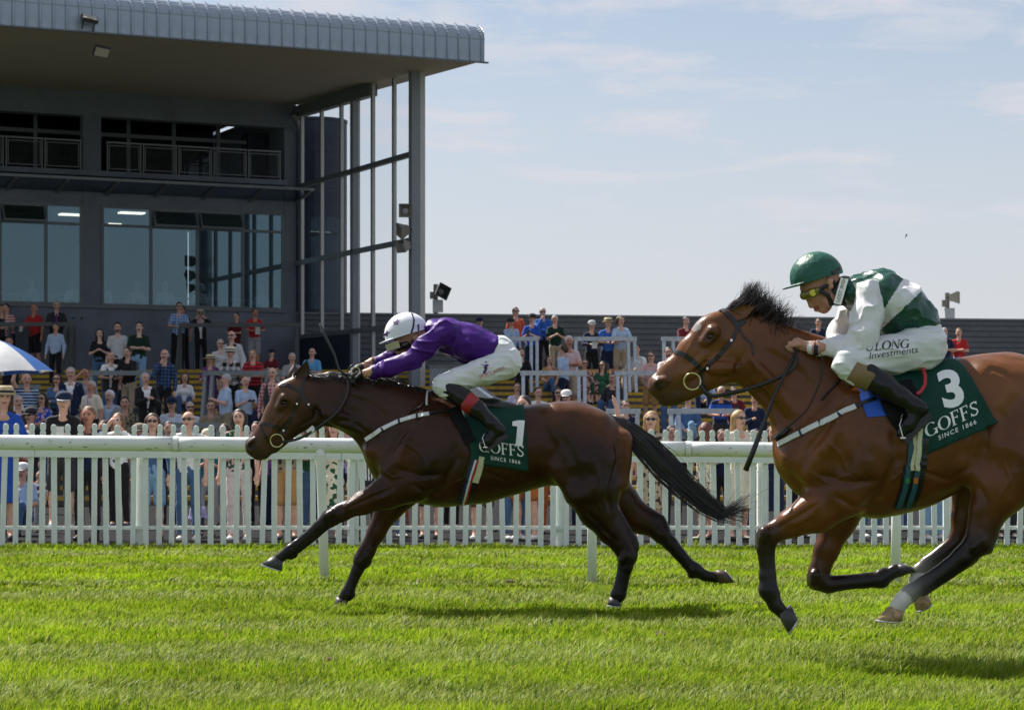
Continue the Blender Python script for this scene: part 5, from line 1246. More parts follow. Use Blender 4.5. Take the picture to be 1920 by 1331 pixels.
bg3, og3 = breast(T3, tree3, 'white and black breast girth across the shoulder of the number 3 horse', [(1460, 833), (1500, 812), (1536, 794), (1570, 777), (1604, 762)], [(1603, 762), (1630, 752), (1650, 744)])
strap_px(tree3, [(1455, 822), (1470, 812), (1480, 803)], T3.d0, .03, .006, 4, True, .008).build('martingale_buckle', m_lea, bg3, og3)
strap_px(tree3, [(1577, 700), (1572, 716), (1556, 732), (1540, 750)], T3.d0, .012, .004, 4, True, .006).build('neck_strap', m_lea, bg3, og3)

# ---------------- jockeys
m_skin = mat('rider_skin', (0.50, 0.27, 0.19), 0.5, spec=0.35, noise=0.08, nscale=20, subs=0.12)
m_silkp = mat('purple_silk', lin(62, 6, 116), 0.42, spec=0.3, noise=0.05, nscale=7, bump=0.05, bscale=18)
m_silkw = mat('white_silk', (0.74, 0.74, 0.75), 0.38, spec=0.5, noise=0.05, nscale=7, bump=0.05, bscale=18)
m_silkg = mat('green_silk', lin(6, 72, 58), 0.32, spec=0.6, noise=0.05, nscale=7, bump=0.05, bscale=18)
m_capg = mat('green_cap_silk', lin(8, 84, 66), 0.42, spec=0.5, noise=0.12, nscale=14, bump=0.35, bscale=26)
m_breech = mat('white_breeches', (0.72, 0.74, 0.75), 0.45, spec=0.4, noise=0.05, nscale=8, bump=0.12, bscale=14)
m_boot = mat('polished_black_boot', (0.006, 0.006, 0.009), 0.24, spec=0.4, noise=0.2)
m_glove = mat('black_glove', (0.015, 0.015, 0.017), 0.6)
m_tan = mat('tan_boot_top', (0.22, 0.15, 0.06), 0.5); m_redl = mat('red_boot_band', (0.35, 0.015, 0.02), 0.4)

def fold(V, Q, amp, seed, sc=(14, 14, 14)):
    n = normals(V, Q); q = V * np.array(sc) / 14.0
    q = q + .035 * np.stack([vnoise(V, 6, seed + 7), vnoise(V, 6, seed + 8), vnoise(V, 6, seed + 9)], 1); a = vnoise(q, 11, seed); b = vnoise(q, 24, seed + 3); ridge = (1 - np.abs(a)) ** 3
    return V + n * (amp * (ridge - .3) + amp * .22 * b)[:, None]

def hand(T, name, wrist, knuckle, y, yk, sgn, m, root, off, scale=1.0):
    """fist closed on the rein: palm, four curled fingers of different length, thumb from the side"""
    H_ = Tr(T.d0); w_ = T.W(*wrist, y); k_ = T.W(*knuckle, yk); ax = (k_ - w_).normalized(); s_ = scale
    dn = Vector((0, 0, -1)); dn = (dn - ax * dn.dot(ax)).normalized(); side = ax.cross(dn)
    pr = [prim(w_, w_ + ax * .05 * s_, .026 * s_, .030 * s_, k=.012), prim(w_ + ax * .05 * s_ + side * .018 * s_, k_ + side * .02 * s_, .020 * s_, .018 * s_, k=.015), prim(w_ + ax * .05 * s_ - side * .018 * s_, k_ - side * .02 * s_, .020 * s_, .018 * s_, k=.015)]
    for i, (o_, ln) in enumerate(zip((-.033, -.011, .011, .032), (.9, 1.05, 1.0, .8))):
        a = k_ + side * o_ * s_; b_ = a + ax * .030 * ln * s_ + dn * .012 * s_; c_ = b_ + dn * .034 * ln * s_ - ax * .004 * s_; d_ = c_ - ax * .026 * ln * s_
        pr += [prim(a, b_, .0105 * s_, .0098 * s_, k=.004), prim(b_, c_, .0098 * s_, .009 * s_, k=.004), prim(c_, d_, .009 * s_, .008 * s_, k=.004)]
    ts = -side * sgn; a = w_ + ax * .03 * s_ + ts * .03 * s_; b_ = a + ax * .034 * s_ + ts * .012 * s_ + dn * .018 * s_; c_ = b_ + ax * .026 * s_ + dn * .018 * s_ - ts * .016 * s_
    pr += [prim(a, b_, .0125 * s_, .011 * s_, k=.006), prim(b_, c_, .011 * s_, .009 * s_, k=.006)]
    v, q, _ = solid(pr, .0042); return mesh_obj(name, v, q, m, root, off, True)

def capsule_set(T, rows, vox, name, m, root, off, amp=0, seed=0, clip=None, sc=(14, 14, 14), k=.03):
    J = Tr(T.d0)
    for r_ in rows: J.ch(r_[0], ys=r_[1] if len(r_) > 1 else 1.0, k=r_[2] if len(r_) > 2 else k)
    v, q, _ = solid(J.pr, vox, clip)
    if amp: v = fold(v, q, amp, seed, sc)
    return mesh_obj(name, v, q, m, root, off, True), v, q

def helmet(T, c, rx, rz, tilt, root, off, m, y=0.0, vent=None):
    n = 28; mseg = 14; V = []; Fc = []; ce = T.W(*c, y); a0, b0 = rx * T.k1, rz * T.k1; ct, stt = math.cos(tilt), math.sin(tilt)
    for i in range(mseg + 1):
        ph = math.pi * .54 * i / mseg
        for k in range(n):
            t = 2 * math.pi * k / n; x = a0 * math.sin(ph) * math.cos(t); yy = a0 * .80 * math.sin(ph) * math.sin(t); z = b0 * math.cos(ph)
            pl = 1 + .014 * abs(math.cos(4 * t)) ** .5 * math.sin(ph) + .006 * math.sin(9 * t + 3 * ph) * math.sin(5 * ph + t)
            V.append((ce.x + (x * ct + z * stt) * pl, ce.y + yy * pl, ce.z + (-x * stt + z * ct) * pl))
    for i in range(mseg):
        for k in range(n): Fc.append([i * n + k, (i + 1) * n + k, (i + 1) * n + (k + 1) % n, i * n + (k + 1) % n])
    Fc.append([mseg * n + k for k in range(n)])
    o = mesh_obj('helmet', V, Fc, m, root, off, True); return o, bvh(np.array(V), [f if len(f) == 4 else f for f in Fc]), ce, a0, b0
def peak(T, ce, a0, tilt, rootobj, off, m, length=.06, dz=0.0):
    V = []; Fc = []; n = 16; ct, stt = math.cos(tilt), math.sin(tilt)
    for i in range(n + 1):
        t = math.pi / 2 + math.pi * i / n; ex = length * max(0, -math.cos(t)) ** .6
        for r_, z in ((a0 * .97, .004), (a0 * .99 + ex, -.004), (a0 * .99 + ex, -.010), (a0 * .97, -.004)):
            x = r_ * math.cos(t); yy = .80 * min(r_, a0 * 1.05) * math.sin(t); zz = z + dz
            V.append((ce.x + x * ct + zz * stt, ce.y + yy, ce.z - x * stt + zz * ct))
    for i in range(n):
        for k in range(4): Fc.append([i * 4 + k, i * 4 + (k + 1) % 4, (i + 1) * 4 + (k + 1) % 4, (i + 1) * 4 + k])
    Fc += [[0, 1, 2, 3], [n * 4 + 3, n * 4 + 2, n * 4 + 1, n * 4]]
    return mesh_obj('helmet_peak', V, Fc, m, rootobj, off, True)
def star2d():
    v = [(0, 0)]
    for i in range(10): r_ = 1 if i % 2 == 0 else .42; a = R(90 + 36 * i); v.append((r_ * math.cos(a), r_ * math.sin(a)))
    return v, [[0, 1 + i, 1 + (i + 1) % 10] for i in range(10)]

def jockey_one():
    T = T1; root = tag(empty('person', T.W(900, 780, 0)), 'jockey in purple silks and star-marked white helmet crouching low on the dark bay', 'jockey'); off = root.location
    k1 = T.k1
    J = Tr(T.d0); J.ch([(905, 662, 26), (850, 640, 26), (815, 628, 22)], ys=1.3); J.ch([(805, 628, 12), (780, 634, 14)])
    J.c((768, 626), 27, (760, 640), 21, ys=.85, k=.02); J.c((752, 655), 13, (756, 662), 11, k=.015); J.c((745, 658), 4.5, (748, 652), 3.5, k=.008)
    J.c((779, 633), 6, (781, 638), 5, y=-.085, k=.008); J.c((779, 633), 6, (781, 638), 5, y=.085, k=.008)
    for sg in (-1, 1):
        J.ch([(832, 622, 13, sg * .17), (775, 675 if sg < 0 else 662, 11, sg * .2), (700, 697 if sg < 0 else 680, 8.5, sg * .1), (684, 700 if sg < 0 else 686, 8.2, sg * .09)])
        J.ch([(935, 682, 15, sg * .09), (838, 722, 10, sg * .24), (920, 790, 6, sg * .31)])
    v, q, _ = solid(J.pr, .0085); mesh_obj('body', v, q, m_skin, root, off, True)
    # jacket
    rows = [([(922, 655, 27), (880, 645, 34), (840, 630, 31), (815, 622, 22)], 1.45, .04)]
    for sg in (-1, 1):
        ye, yw, ws_ = (675, 697, sg) if sg < 0 else (660, 680, sg)
        rows += [([(835, 620, 21, sg * .15), (800, 648, 19, sg * .19), (774, ye, 16.5, sg * .19), (735, (ye + yw) / 2 + 2, 15, sg * .14), (703, yw, 11.5, sg * .10)], 1.0, .035)]
    jk, v, q = capsule_set(T, rows, .0075, 'jacket', m_silkp, root, off, .015, 11, sc=(9, 16, 20))
    mb = MB()
    for sg, yw in ((-1, 696), (1, 680)): mb.tube([T.W(703, yw, sg * .10), T.W(699, yw + 1, sg * .099)], .047 * 1.02, 14)
    mb.build('cuff_band', m_lea, jk, off)
    # breeches
    rows = [([(938, 655, 25), (950, 672, 27)], 1.5, .04)]
    for sg in (-1, 1): rows.append(([(950, 682, 27, sg * .09), (905, 697, 24, sg * .17), (860, 712, 20, sg * .22), (832, 722, 18, sg * .25), (842, 735, 15, sg * .27)], 1.0, .04))
    br, v, q = capsule_set(T, rows, .0075, 'breeches', m_breech, root, off, .010, 21, sc=(10, 14, 30))
    bt = bvh(v, q)
    wb = MB(); wb.tube([T.W(921, 664, 0), T.W(941, 640, 0)], .02, 8); 
    m_red = mat('red_print', (0.45, 0.05, 0.05), .6); m_pur = mat('purple_print', lin(70, 24, 110), .6)
    lay('sponsor_print', text2d('SPORTS INVEST', .0, 1.0), bt, (899, 710), (4.9, -1.75), (-1.2, -6.5), m_red, br, off)
    run = [(0, 0), (.3, .9), (.1, 1.5), (.5, 2.0), (1.2, 1.7), (.8, 1.4), (.9, .8), (.55, -.1)]; lay('runner_mark', (run + [(-.9, 2.2), (.2, 1.9), (.3, 1.6), (.25, 2.25), (.6, 2.25), (.55, 2.6), (.3, 2.6)], [[0, 1, 6, 7], [1, 2, 5, 6], [2, 3, 4, 5], [8, 9, 10], [11, 12, 13, 14]]), bt, (905, 700), (9, -1.5), (1, -8.5), m_pur, br, off)
    # boots
    for sg in (-1, 1):
        o, v, q = capsule_set(T, [([(838, 727, 18.5, sg * .262), (868, 746, 17.5, sg * .285), (895, 768, 15.5, sg * .305), (922, 792, 11.5, sg * .325)], 1.0), ([(922, 794, 12, sg * .325), (938, 806, 10.5, sg * .33)], 1.0), ([(932, 805, 10, sg * .33), (915, 826, 9.5, sg * .335), (908, 832, 7.5, sg * .335)], .85, .02)], .008, 'boot', m_boot, root, off, .003, 31)
        Bn = Tr(T.d0); Bn.ch([(874, 748, 19.0, sg * .288), (891, 763, 17.5, sg * .30)], k=.01); v, q, _ = solid(Bn.pr, .007, clip=None)
        mb = MB(); a, b_ = T.W(872, 749, sg * .287), T.W(892, 766, sg * .303); mb.tube([a, a.lerp(b_, .5), b_], [.0182 * 67 * k1 * F / 4245 / k1 * k1 if False else 18.9 * k1, 18.3 * k1, 17.2 * k1], 20); mb.build('boot_band', m_redl, o, off, True)
        sl = MB(); sl.bar(T.W(948, 812, sg * .33), T.W(909, 839, sg * .335), .075, .012, up=(.5, 0, 1)); sl.build('sole', m_lea, o, off)
    # helmet
    hm, ht, ce, a0, b0 = helmet(T, (762, 624), 41, 38, R(-17), root, off, mat('white_helmet_silk', (.76, .78, .84), .45, noise=.04))
    peak(T, ce, a0, R(-17), hm, off, mat('white_helmet_silk'), .055, -.012)
    for c, s_ in (((743, 604), 8.5), ((724, 626), 7.5)): lay('star_print', star2d(), ht, c, (s_, -.3 * s_), (.3 * s_, -s_), m_pur, hm, off, .004)
    mb = MB(); pts = []
    for x, y in ((772, 588), (776, 600), (775, 612), (771, 624), (764, 637)):
        h, n = hit(ht, x, y)
        if h: pts.append((h + n * .003, n))
    ribbon(mb, [p for p, n in pts], [n for p, n in pts], .012, .003); mb.build('helmet_band', mat('navy_band', (.01, .012, .05), .6), hm, off)
    lay('runner_mark', (run, [[0, 1, 6, 7], [1, 2, 5, 6], [2, 3, 4, 5]]), ht, (783, 620), (5, -1), (-1, -6), m_pur, hm, off, .004)
    mb = MB()
    g = [T.W(x, y, -.10) for x, y in ((742, 650), (757, 645), (770, 640), (768, 650), (755, 658), (744, 657))]; mb.add(g + [Vector((p.x - .03, T.d0, p.z - .01)) for p in g[:1]], [(0, 1, 2, 3, 4, 5)])
    G_ = Tr(T.d0); G_.ch([(747, 651, 7.5, -.06), (762, 646, 6.5, -.085)], k=.01); G_.ch([(747, 651, 7.5, .06), (762, 646, 6.5, .085)], k=.01); G_.ch([(747, 651, 7, -.06), (747, 651, 7, .06)], k=.01); v, q, _ = solid(G_.pr, .006); mesh_obj('goggles', v, q, mat('dark_goggle', (.012, .01, .012), .15, spec=.7), root, off, True)
    V = []; n = 12      # clear lens flipped below the peak
    for i in range(n + 1):
        t = R(110) + R(140) * i / n
        for px_, py_ in ((0, 0), (4, 13)):
            V.append(ce + Vector((a0 * .98 * math.cos(t) + px_ * k1, a0 * .8 * math.sin(t), -.045 - py_ * k1 + a0 * .98 * math.cos(t) * math.sin(R(17)) * 1.0)))
    mesh_obj('spare_lens', [tuple(p) for p in V], [[2 * i, 2 * i + 1, 2 * i + 3, 2 * i + 2] for i in range(n)], mat('amber_lens', (.42, .40, .24), .15, spec=.6), root, off, True)
    for sg in (-1, 1): St = MB(); St.tube([T.W(780, 628, sg * .088), T.W(772, 645, sg * .085), T.W(760, 664, sg * .06)], .010, 8); St.build('chin_strap', m_lea, root, off)
    hand(T, 'hand', (685, 700), (664, 705), -.09, -.085, -1, m_glove, root, off, 1.05); hand(T, 'hand', (684, 686), (662, 694), .09, .07, 1, m_glove, root, off, 1.05)
    ring = MB(); c = T.W(667, 696, -.135); s_ = .03
    pts = [c + Vector((x * s_, 0, z * s_)) for x, z in ((-1, -.8), (-1, .6), (-.4, .9), (.5, .9), (.9, .3), (1.0, -.4))]; ring.tube(pts, .0045, 6); ring.build('finger_ring', m_brass, root, off)
    wm = MB(); wm.tube([P(600, 607, T.d0 - .05), P(612, 635, T.d0 - .06), P(627, 665, T.d0 - .08), P(635, 693, T.d0 - .09), P(652, 706, T.d0 - .09)], [.009, .010, .008, .008, .009], 8)
    wp = tag(wm.build('whip', m_lea, None, None, True), 'black whip standing up from the hand of the purple jockey', 'whip')
    return root

def jockey_three():
    T = T3; root = tag(empty('person', T.W(1680, 720, 0)), 'jockey in green and white silks and green helmet riding the bright bay', 'jockey'); off = root.location; k1 = T.k1
    J = Tr(T.d0); J.ch([(1700, 600, 30), (1640, 560, 32), (1605, 545, 26)], ys=1.3); J.ch([(1592, 548, 19), (1562, 548, 19)])
    J.c((1538, 520), 36, (1532, 538), 32, ys=.85, k=.025, col=None); J.c((1540, 560), 20, (1545, 570), 16, ys=.9, k=.025); J.c((1540, 577), 9, (1545, 580), 8, k=.015)
    J.c((1516, 560), 4.5, (1521, 573), 5.5, k=.009); J.c((1529, 574), 5, (1533, 573), 5, k=.008); J.c((1530, 581), 4.2, (1534, 580), 4, k=.006)
    J.c((1527, 577.6), 1.6, (1540, 576.5), 1.2, y=-.03, k=.004, sub=True); J.c((1552, 562), 12, (1556, 560), 11, y=-.05, k=.02); J.c((1552, 562), 12, (1556, 560), 11, y=.05, k=.02)
    for sg in (-1, 1):
        J.c((1556, 528), 8, (1557, 537), 6, y=sg * .092, k=.008)
        J.ch([(1625, 548, 16, sg * .17), (1612, 650, 13, sg * .24), (1528, 652, 10.5, sg * .13), (1505, 648, 10.5, sg * .09)] if sg < 0 else [(1620, 560, 14, sg * .15), (1578, 638, 11, sg * .22), (1530, 656, 10, sg * .12), (1508, 656, 10, sg * .08)])
        J.ch([(1720, 655, 20, sg * .09), (1600, 684, 13, sg * .25), (1710, 757, 8, sg * .31)])
    v, q, _ = solid(J.pr, .0075); C = np.tile(np.array([0.50, 0.26, 0.18]), (len(v), 1))
    lipd = np.linalg.norm((v - np.array(T.W(1531, 577.5, 0))) * np.array([1, .35, 1]), axis=1); C[lipd < .016] = (.33, .11, .09)
    mesh_obj('body', v, q, mat('rider_face_skin', vcol=True, rough=.5, spec=.35, noise=.1, nscale=22, subs=.1), root, off, True, C)
    # jacket: green body
    jk, v, q = capsule_set(T, [([(1722, 604, 36), (1690, 575, 44), (1648, 555, 46), (1610, 550, 34)], 1.45, .05), ([(1722, 604, 33), (1670, 612, 22)], 1.4, .05)], .008, 'jacket', m_silkg, root, off, .014, 41, sc=(16, 16, 22))
    # white diagonal sash panel laid on the jacket, white sleeves
    jt = bvh(v, q); fn = normals(v, q)
    def inside(px, py):   # sash between two lines in the photo
        return None
    pj = np.stack([CX + v[:, 0] / v[:, 1] * F, HY - (v[:, 2] - EYE) / v[:, 1] * F], 1)
    # the sash runs from the shoulder blade down to the belly
    t_ = (pj[:, 0] - 1690) * .77 + (pj[:, 1] - 533) * .64; e1 = (pj[:, 0] - 1690) * .64 - (pj[:, 1] - 533) * -.77
    s1 = (pj[:, 0] - 1688) + (pj[:, 1] - 536) * .62; s2 = (pj[:, 0] - 1716) + (pj[:, 1] - 555) * 1.05
    fmask = [(1 if (s1[list(f)].mean() > -3 and s2[list(f)].mean() < 2) else 0) for f in q]
    jk.data.materials.append(m_silkw); jk.data.polygons.foreach_set('material_index', fmask)
    for sg in (-1, 1):
        el, wr = ((1613, 650), (1530, 653)) if sg < 0 else ((1576, 640), (1530, 656))
        o, v2, q2 = capsule_set(T, [([(1630, 552, 27, sg * .16), (1625 if sg < 0 else 1602, 590, 27, sg * .20), (el[0] + 3, el[1] - 14, 24, sg * .24), (el[0], el[1], 20, sg * .24), (1575, (el[1] + wr[1]) / 2 + 2, 19, sg * .18), (wr[0] + 6, wr[1], 12.5, sg * .135)], 1.0, .04)], .0075, 'sleeve', m_silkw, jk, off, .016, 51, sc=(20, 20, 16))
        mb = MB(); mb.tube([T.W(wr[0] + 5, wr[1], sg * .135), T.W(wr[0] - 3, wr[1] - .5, sg * .13)], .043, 14); mb.build('wrist_band', mat('navy_band', (.01, .012, .05), .6), jk, off)
        mb = MB(); mb.tube([T.W(wr[0] - 3, wr[1] - .5, sg * .13), T.W(wr[0] - 12, wr[1] - 2, sg * .115)], [.040, .038], 14); mb.build('wrist_guard', m_silkw, root, off)
    rows = [([(1728, 615, 32), (1735, 640, 38)], 1.45, .05)]
    for sg in (-1, 1): rows.append(([(1728, 652, 42, sg * .09), (1670, 664, 33, sg * .18), (1620, 676, 27, sg * .24), (1590, 682, 25, sg * .26), (1602, 702, 20, sg * .28)], 1.0, .05))
    br, v, q = capsule_set(T, rows, .0085, 'breeches', m_breech, root, off, .012, 61, sc=(8, 14, 32)); bt = bvh(v, q)
    m_blk = mat('black_print', (.012, .012, .014), .6)
    lay('sponsor_print', serif2d('ULONG'), bt, (1622, 659), (19.5, -1.6), (2.5, -18), m_blk, br, off); lay('sponsor_print', text2d('Investments', -.006, 1.0), bt, (1629, 673), (13.4, -1.8), (1.2, -12.5), m_blk, br, off)
    for sg in (-1, 1):
        o, v, q = capsule_set(T, [([(1625, 702, 24, sg * .285), (1655, 722, 22.5, sg * .30), (1690, 745, 18, sg * .315), (1712, 759, 14.5, sg * .325)], 1.0), ([(1712, 760, 15, sg * .325), (1728, 766, 13.5, sg * .33)], 1.0), ([(1722, 768, 13.5, sg * .33), (1703, 797, 12, sg * .335), (1690, 812, 9.5, sg * .335)], .85, .02)], .008, 'boot', m_boot, root, off, .004, 71)
        mb = MB(); a, b_ = T.W(1600, 692, sg * .277), T.W(1636, 714, sg * .295); mb.tube([a, a.lerp(b_, .5), b_], [25.5 * k1, 25 * k1, 24 * k1], 22); mb.build('boot_top', m_tan, o, off, True)
        sl = MB(); sl.bar(T.W(1739, 772, sg * .33), T.W(1690, 823, sg * .335), .085, .012, up=(.6, 0, 1)); sl.build('sole', m_lea, o, off)
    hm, ht, ce, a0, b0 = helmet(T, (1531, 519), 50, 47, R(-15), root, off, m_capg); peak(T, ce, a0, R(-15), hm, off, m_capg, .055, -.012)
    mb = MB(); pts = []
    for x, y in ((1483, 543), (1500, 538), (1520, 532), (1540, 524), (1560, 512), (1574, 503)):
        h, n = hit(ht, x, y)
        if h: pts.append((h + n * .003, n))
    ribbon(mb, [p for p, n in pts], [n for p, n in pts], .018, .003); mb.build('helmet_band', m_lea, hm, off)
    G_ = Tr(T.d0)
    for sg in (-1, 1): G_.ch([(1508, 554, 8, sg * .045), (1522, 550, 9, sg * .078), (1532, 545, 7, sg * .09)], k=.01)
    G_.ch([(1508, 554, 7.5, -.05), (1508, 554, 7.5, .05)], k=.01); v, q, _ = solid(G_.pr, .006); gg = mesh_obj('goggles', v, q, mat('olive_goggle', (.16, .13, .02), .12, spec=.7), root, off, True)
    for sg in (-1, 1):
        mb = MB(); c = T.W(1524, 549, sg * .108); mb.lathe([(.001, -.004), (.019, -.004), (.019, .004), (.001, .004)], (0, 0, 0), 18); o = mb.build('lens_disc', mat('yellow_lens', (.62, .56, .03), .3), gg); o.location = c - off; o.rotation_euler = (R(90), 0, R(-20) * sg)
    mb = MB()
    for sg in (-1, 1):
        mb = MB(); mb.tube([T.W(1534, 545, sg * .096), T.W(1552, 553, sg * .092), T.W(1560, 572, sg * .07)], .014, 8); mb.tube([T.W(1536, 543, sg * .095), T.W(1566, 528, sg * .1)], .012, 8); mb.build('chin_strap', m_lea, root, off)
    # collar with label
    cb, v, q = capsule_set(T, [([(1570, 548, 26), (1584, 546, 29)], .95)], .007, 'neck_collar', m_lea, root, off); 
    lb = MB(); q4 = [(1577, 520), (1591, 523), (1577, 572), (1563, 568)]; pp = [T.W(x, y, -.108 - .012 * (i in (1, 2))) for i, (x, y) in enumerate(q4)]; lb.add(pp, [(0, 1, 2, 3)]); lb.add([p + Vector((0, .006, 0)) for p in pp], [(3, 2, 1, 0)])
    lbo = lb.build('collar_label', m_print, root, off); lt = BVHTree.FromPolygons([tuple(p) for p in pp], [(0, 1, 2, 3)])
    m_lbl = mat('olive_print', (.16, .17, .02), .6); lay('label_print', text2d('LOST IRISH', .01, 1.05), lt, (1573.5, 566), (1.9 * 3.55 * .82, -5.9), (-6.4, -1.9), m_lbl, lbo, off, .003) if False else lay('label_print', text2d('LOST IRISH', .01, 1.05), lt, (1573.5, 567), (1.75, -6.2), (-6.0, -1.6), m_lbl, lbo, off, .003)
    hand(T, 'hand', (1512, 650), (1493, 643), -.10, -.085, -1, m_skin, root, off, 1.12); hand(T, 'hand', (1510, 656), (1490, 654), .09, .07, 1, m_skin, root, off, 1.12)
    wm = MB(); a = T.W(1398, 882, -.28); b_ = T.W(1430, 800, -.26); wm.tube([a, a.lerp(b_, .5), b_, T.W(1450, 745, -.24), T.W(1495, 655, -.16)], [.016, .015, .012, .009, .009], 8)
    tag(wm.build('whip', m_lea, None, None, True), 'black padded whip hanging down before the chest of the number 3 horse', 'whip')
    return root
jockey_one(); jockey_three()
# ================================================================== SPECTATORS
SKINS = [(0.62, 0.36, 0.27), (0.56, 0.31, 0.22), (0.66, 0.42, 0.33), (0.50, 0.24, 0.16)]
HAIRS = dict(dark=(0.012, 0.010, 0.009), brown=(0.055, 0.028, 0.014), blonde=(0.36, 0.22, 0.09), grey=(0.36, 0.36, 0.36), white=(0.62, 0.62, 0.62), auburn=(0.11, 0.03, 0.014), sandy=(0.18, 0.10, 0.05))
COL = dict(black=(.012, .012, .014), charcoal=(.035, .035, .04), navy=(.012, .020, .055), royal=(.02, .08, .42), blue=(.03, .12, .42), sky=(.10, .36, .62), pale=(.38, .50, .68), denim=(.06, .12, .24), ldenim=(.20, .34, .50),
           white=(.72, .72, .72), cream=(.66, .60, .48), grey=(.30, .31, .33), lgrey=(.48, .49, .50), red=(.45, .025, .03), maroon=(.14, .012, .02), orange=(.55, .09, .04), pink=(.64, .38, .38), green=(.02, .09, .045), dgreen=(.008, .030, .018),
           teal=(.02, .16, .20), lilac=(.38, .34, .62), purple=(.16, .04, .22), beige=(.42, .34, .24), tan=(.40, .22, .09), rust=(.36, .11, .03), khaki=(.26, .22, .15), brown=(.10, .055, .03), pinkwhite=(.62, .52, .52))
m_sun = mat('sunglass_lens', (.008, .008, .009), .12, spec=.7); m_straw = mat('straw_weave', (.58, .46, .27), .8, noise=.15, nscale=40, bump=.4, bscale=120)
m_phone = mat('phone_body', (.015, .015, .018), .25); m_card = mat('race_card', (.62, .62, .60), .6, noise=.15, nscale=20); m_bino = mat('binocular_black', (.012, .012, .013), .4)
m_shoew = mat('white_shoe', (.70, .70, .70), .6); m_shoed = mat('dark_shoe', (.02, .02, .022), .5); m_shoen = mat('navy_shoe', (.02, .03, .09), .7)

def arms(pose, lean=0.0):
    """elbow, wrist for the person's right (-x) and left (+x) arm in a 1.75 m figure facing -y"""
    dn = ((.245, .03, 1.13), (.255, -.06, .88)); cr = ((.235, -.07, 1.14), (-.09, -.20, 1.17)); ra = ((.245, -.14, 1.15), (.085, -.36, 1.13)); ph = ((.225, -.10, 1.13), (.05, -.29, 1.22))
    fa = ((.19, -.19, 1.17), (.03, -.155, 1.47)); bi_ = ((.25, -.20, 1.36), (.06, -.19, 1.60)); sh = ((.30, -.12, 1.50), (.10, -.15, 1.69)); up = ((.27, -.10, 1.62), (.20, -.14, 1.90)); lap = ((.235, -.06, 1.14), (.07, -.30, 1.04))
    t = dict(down=(dn, dn), crossed=(cr, cr), rail=(ra, ra), phone=(ph, ph), face=(fa, cr), binoc=(bi_, bi_), shade=(sh, dn), up=(up, dn), lap=(lap, lap), one=(ra, dn), hold=(ph, dn), chin=(fa, dn))[pose]
    return t

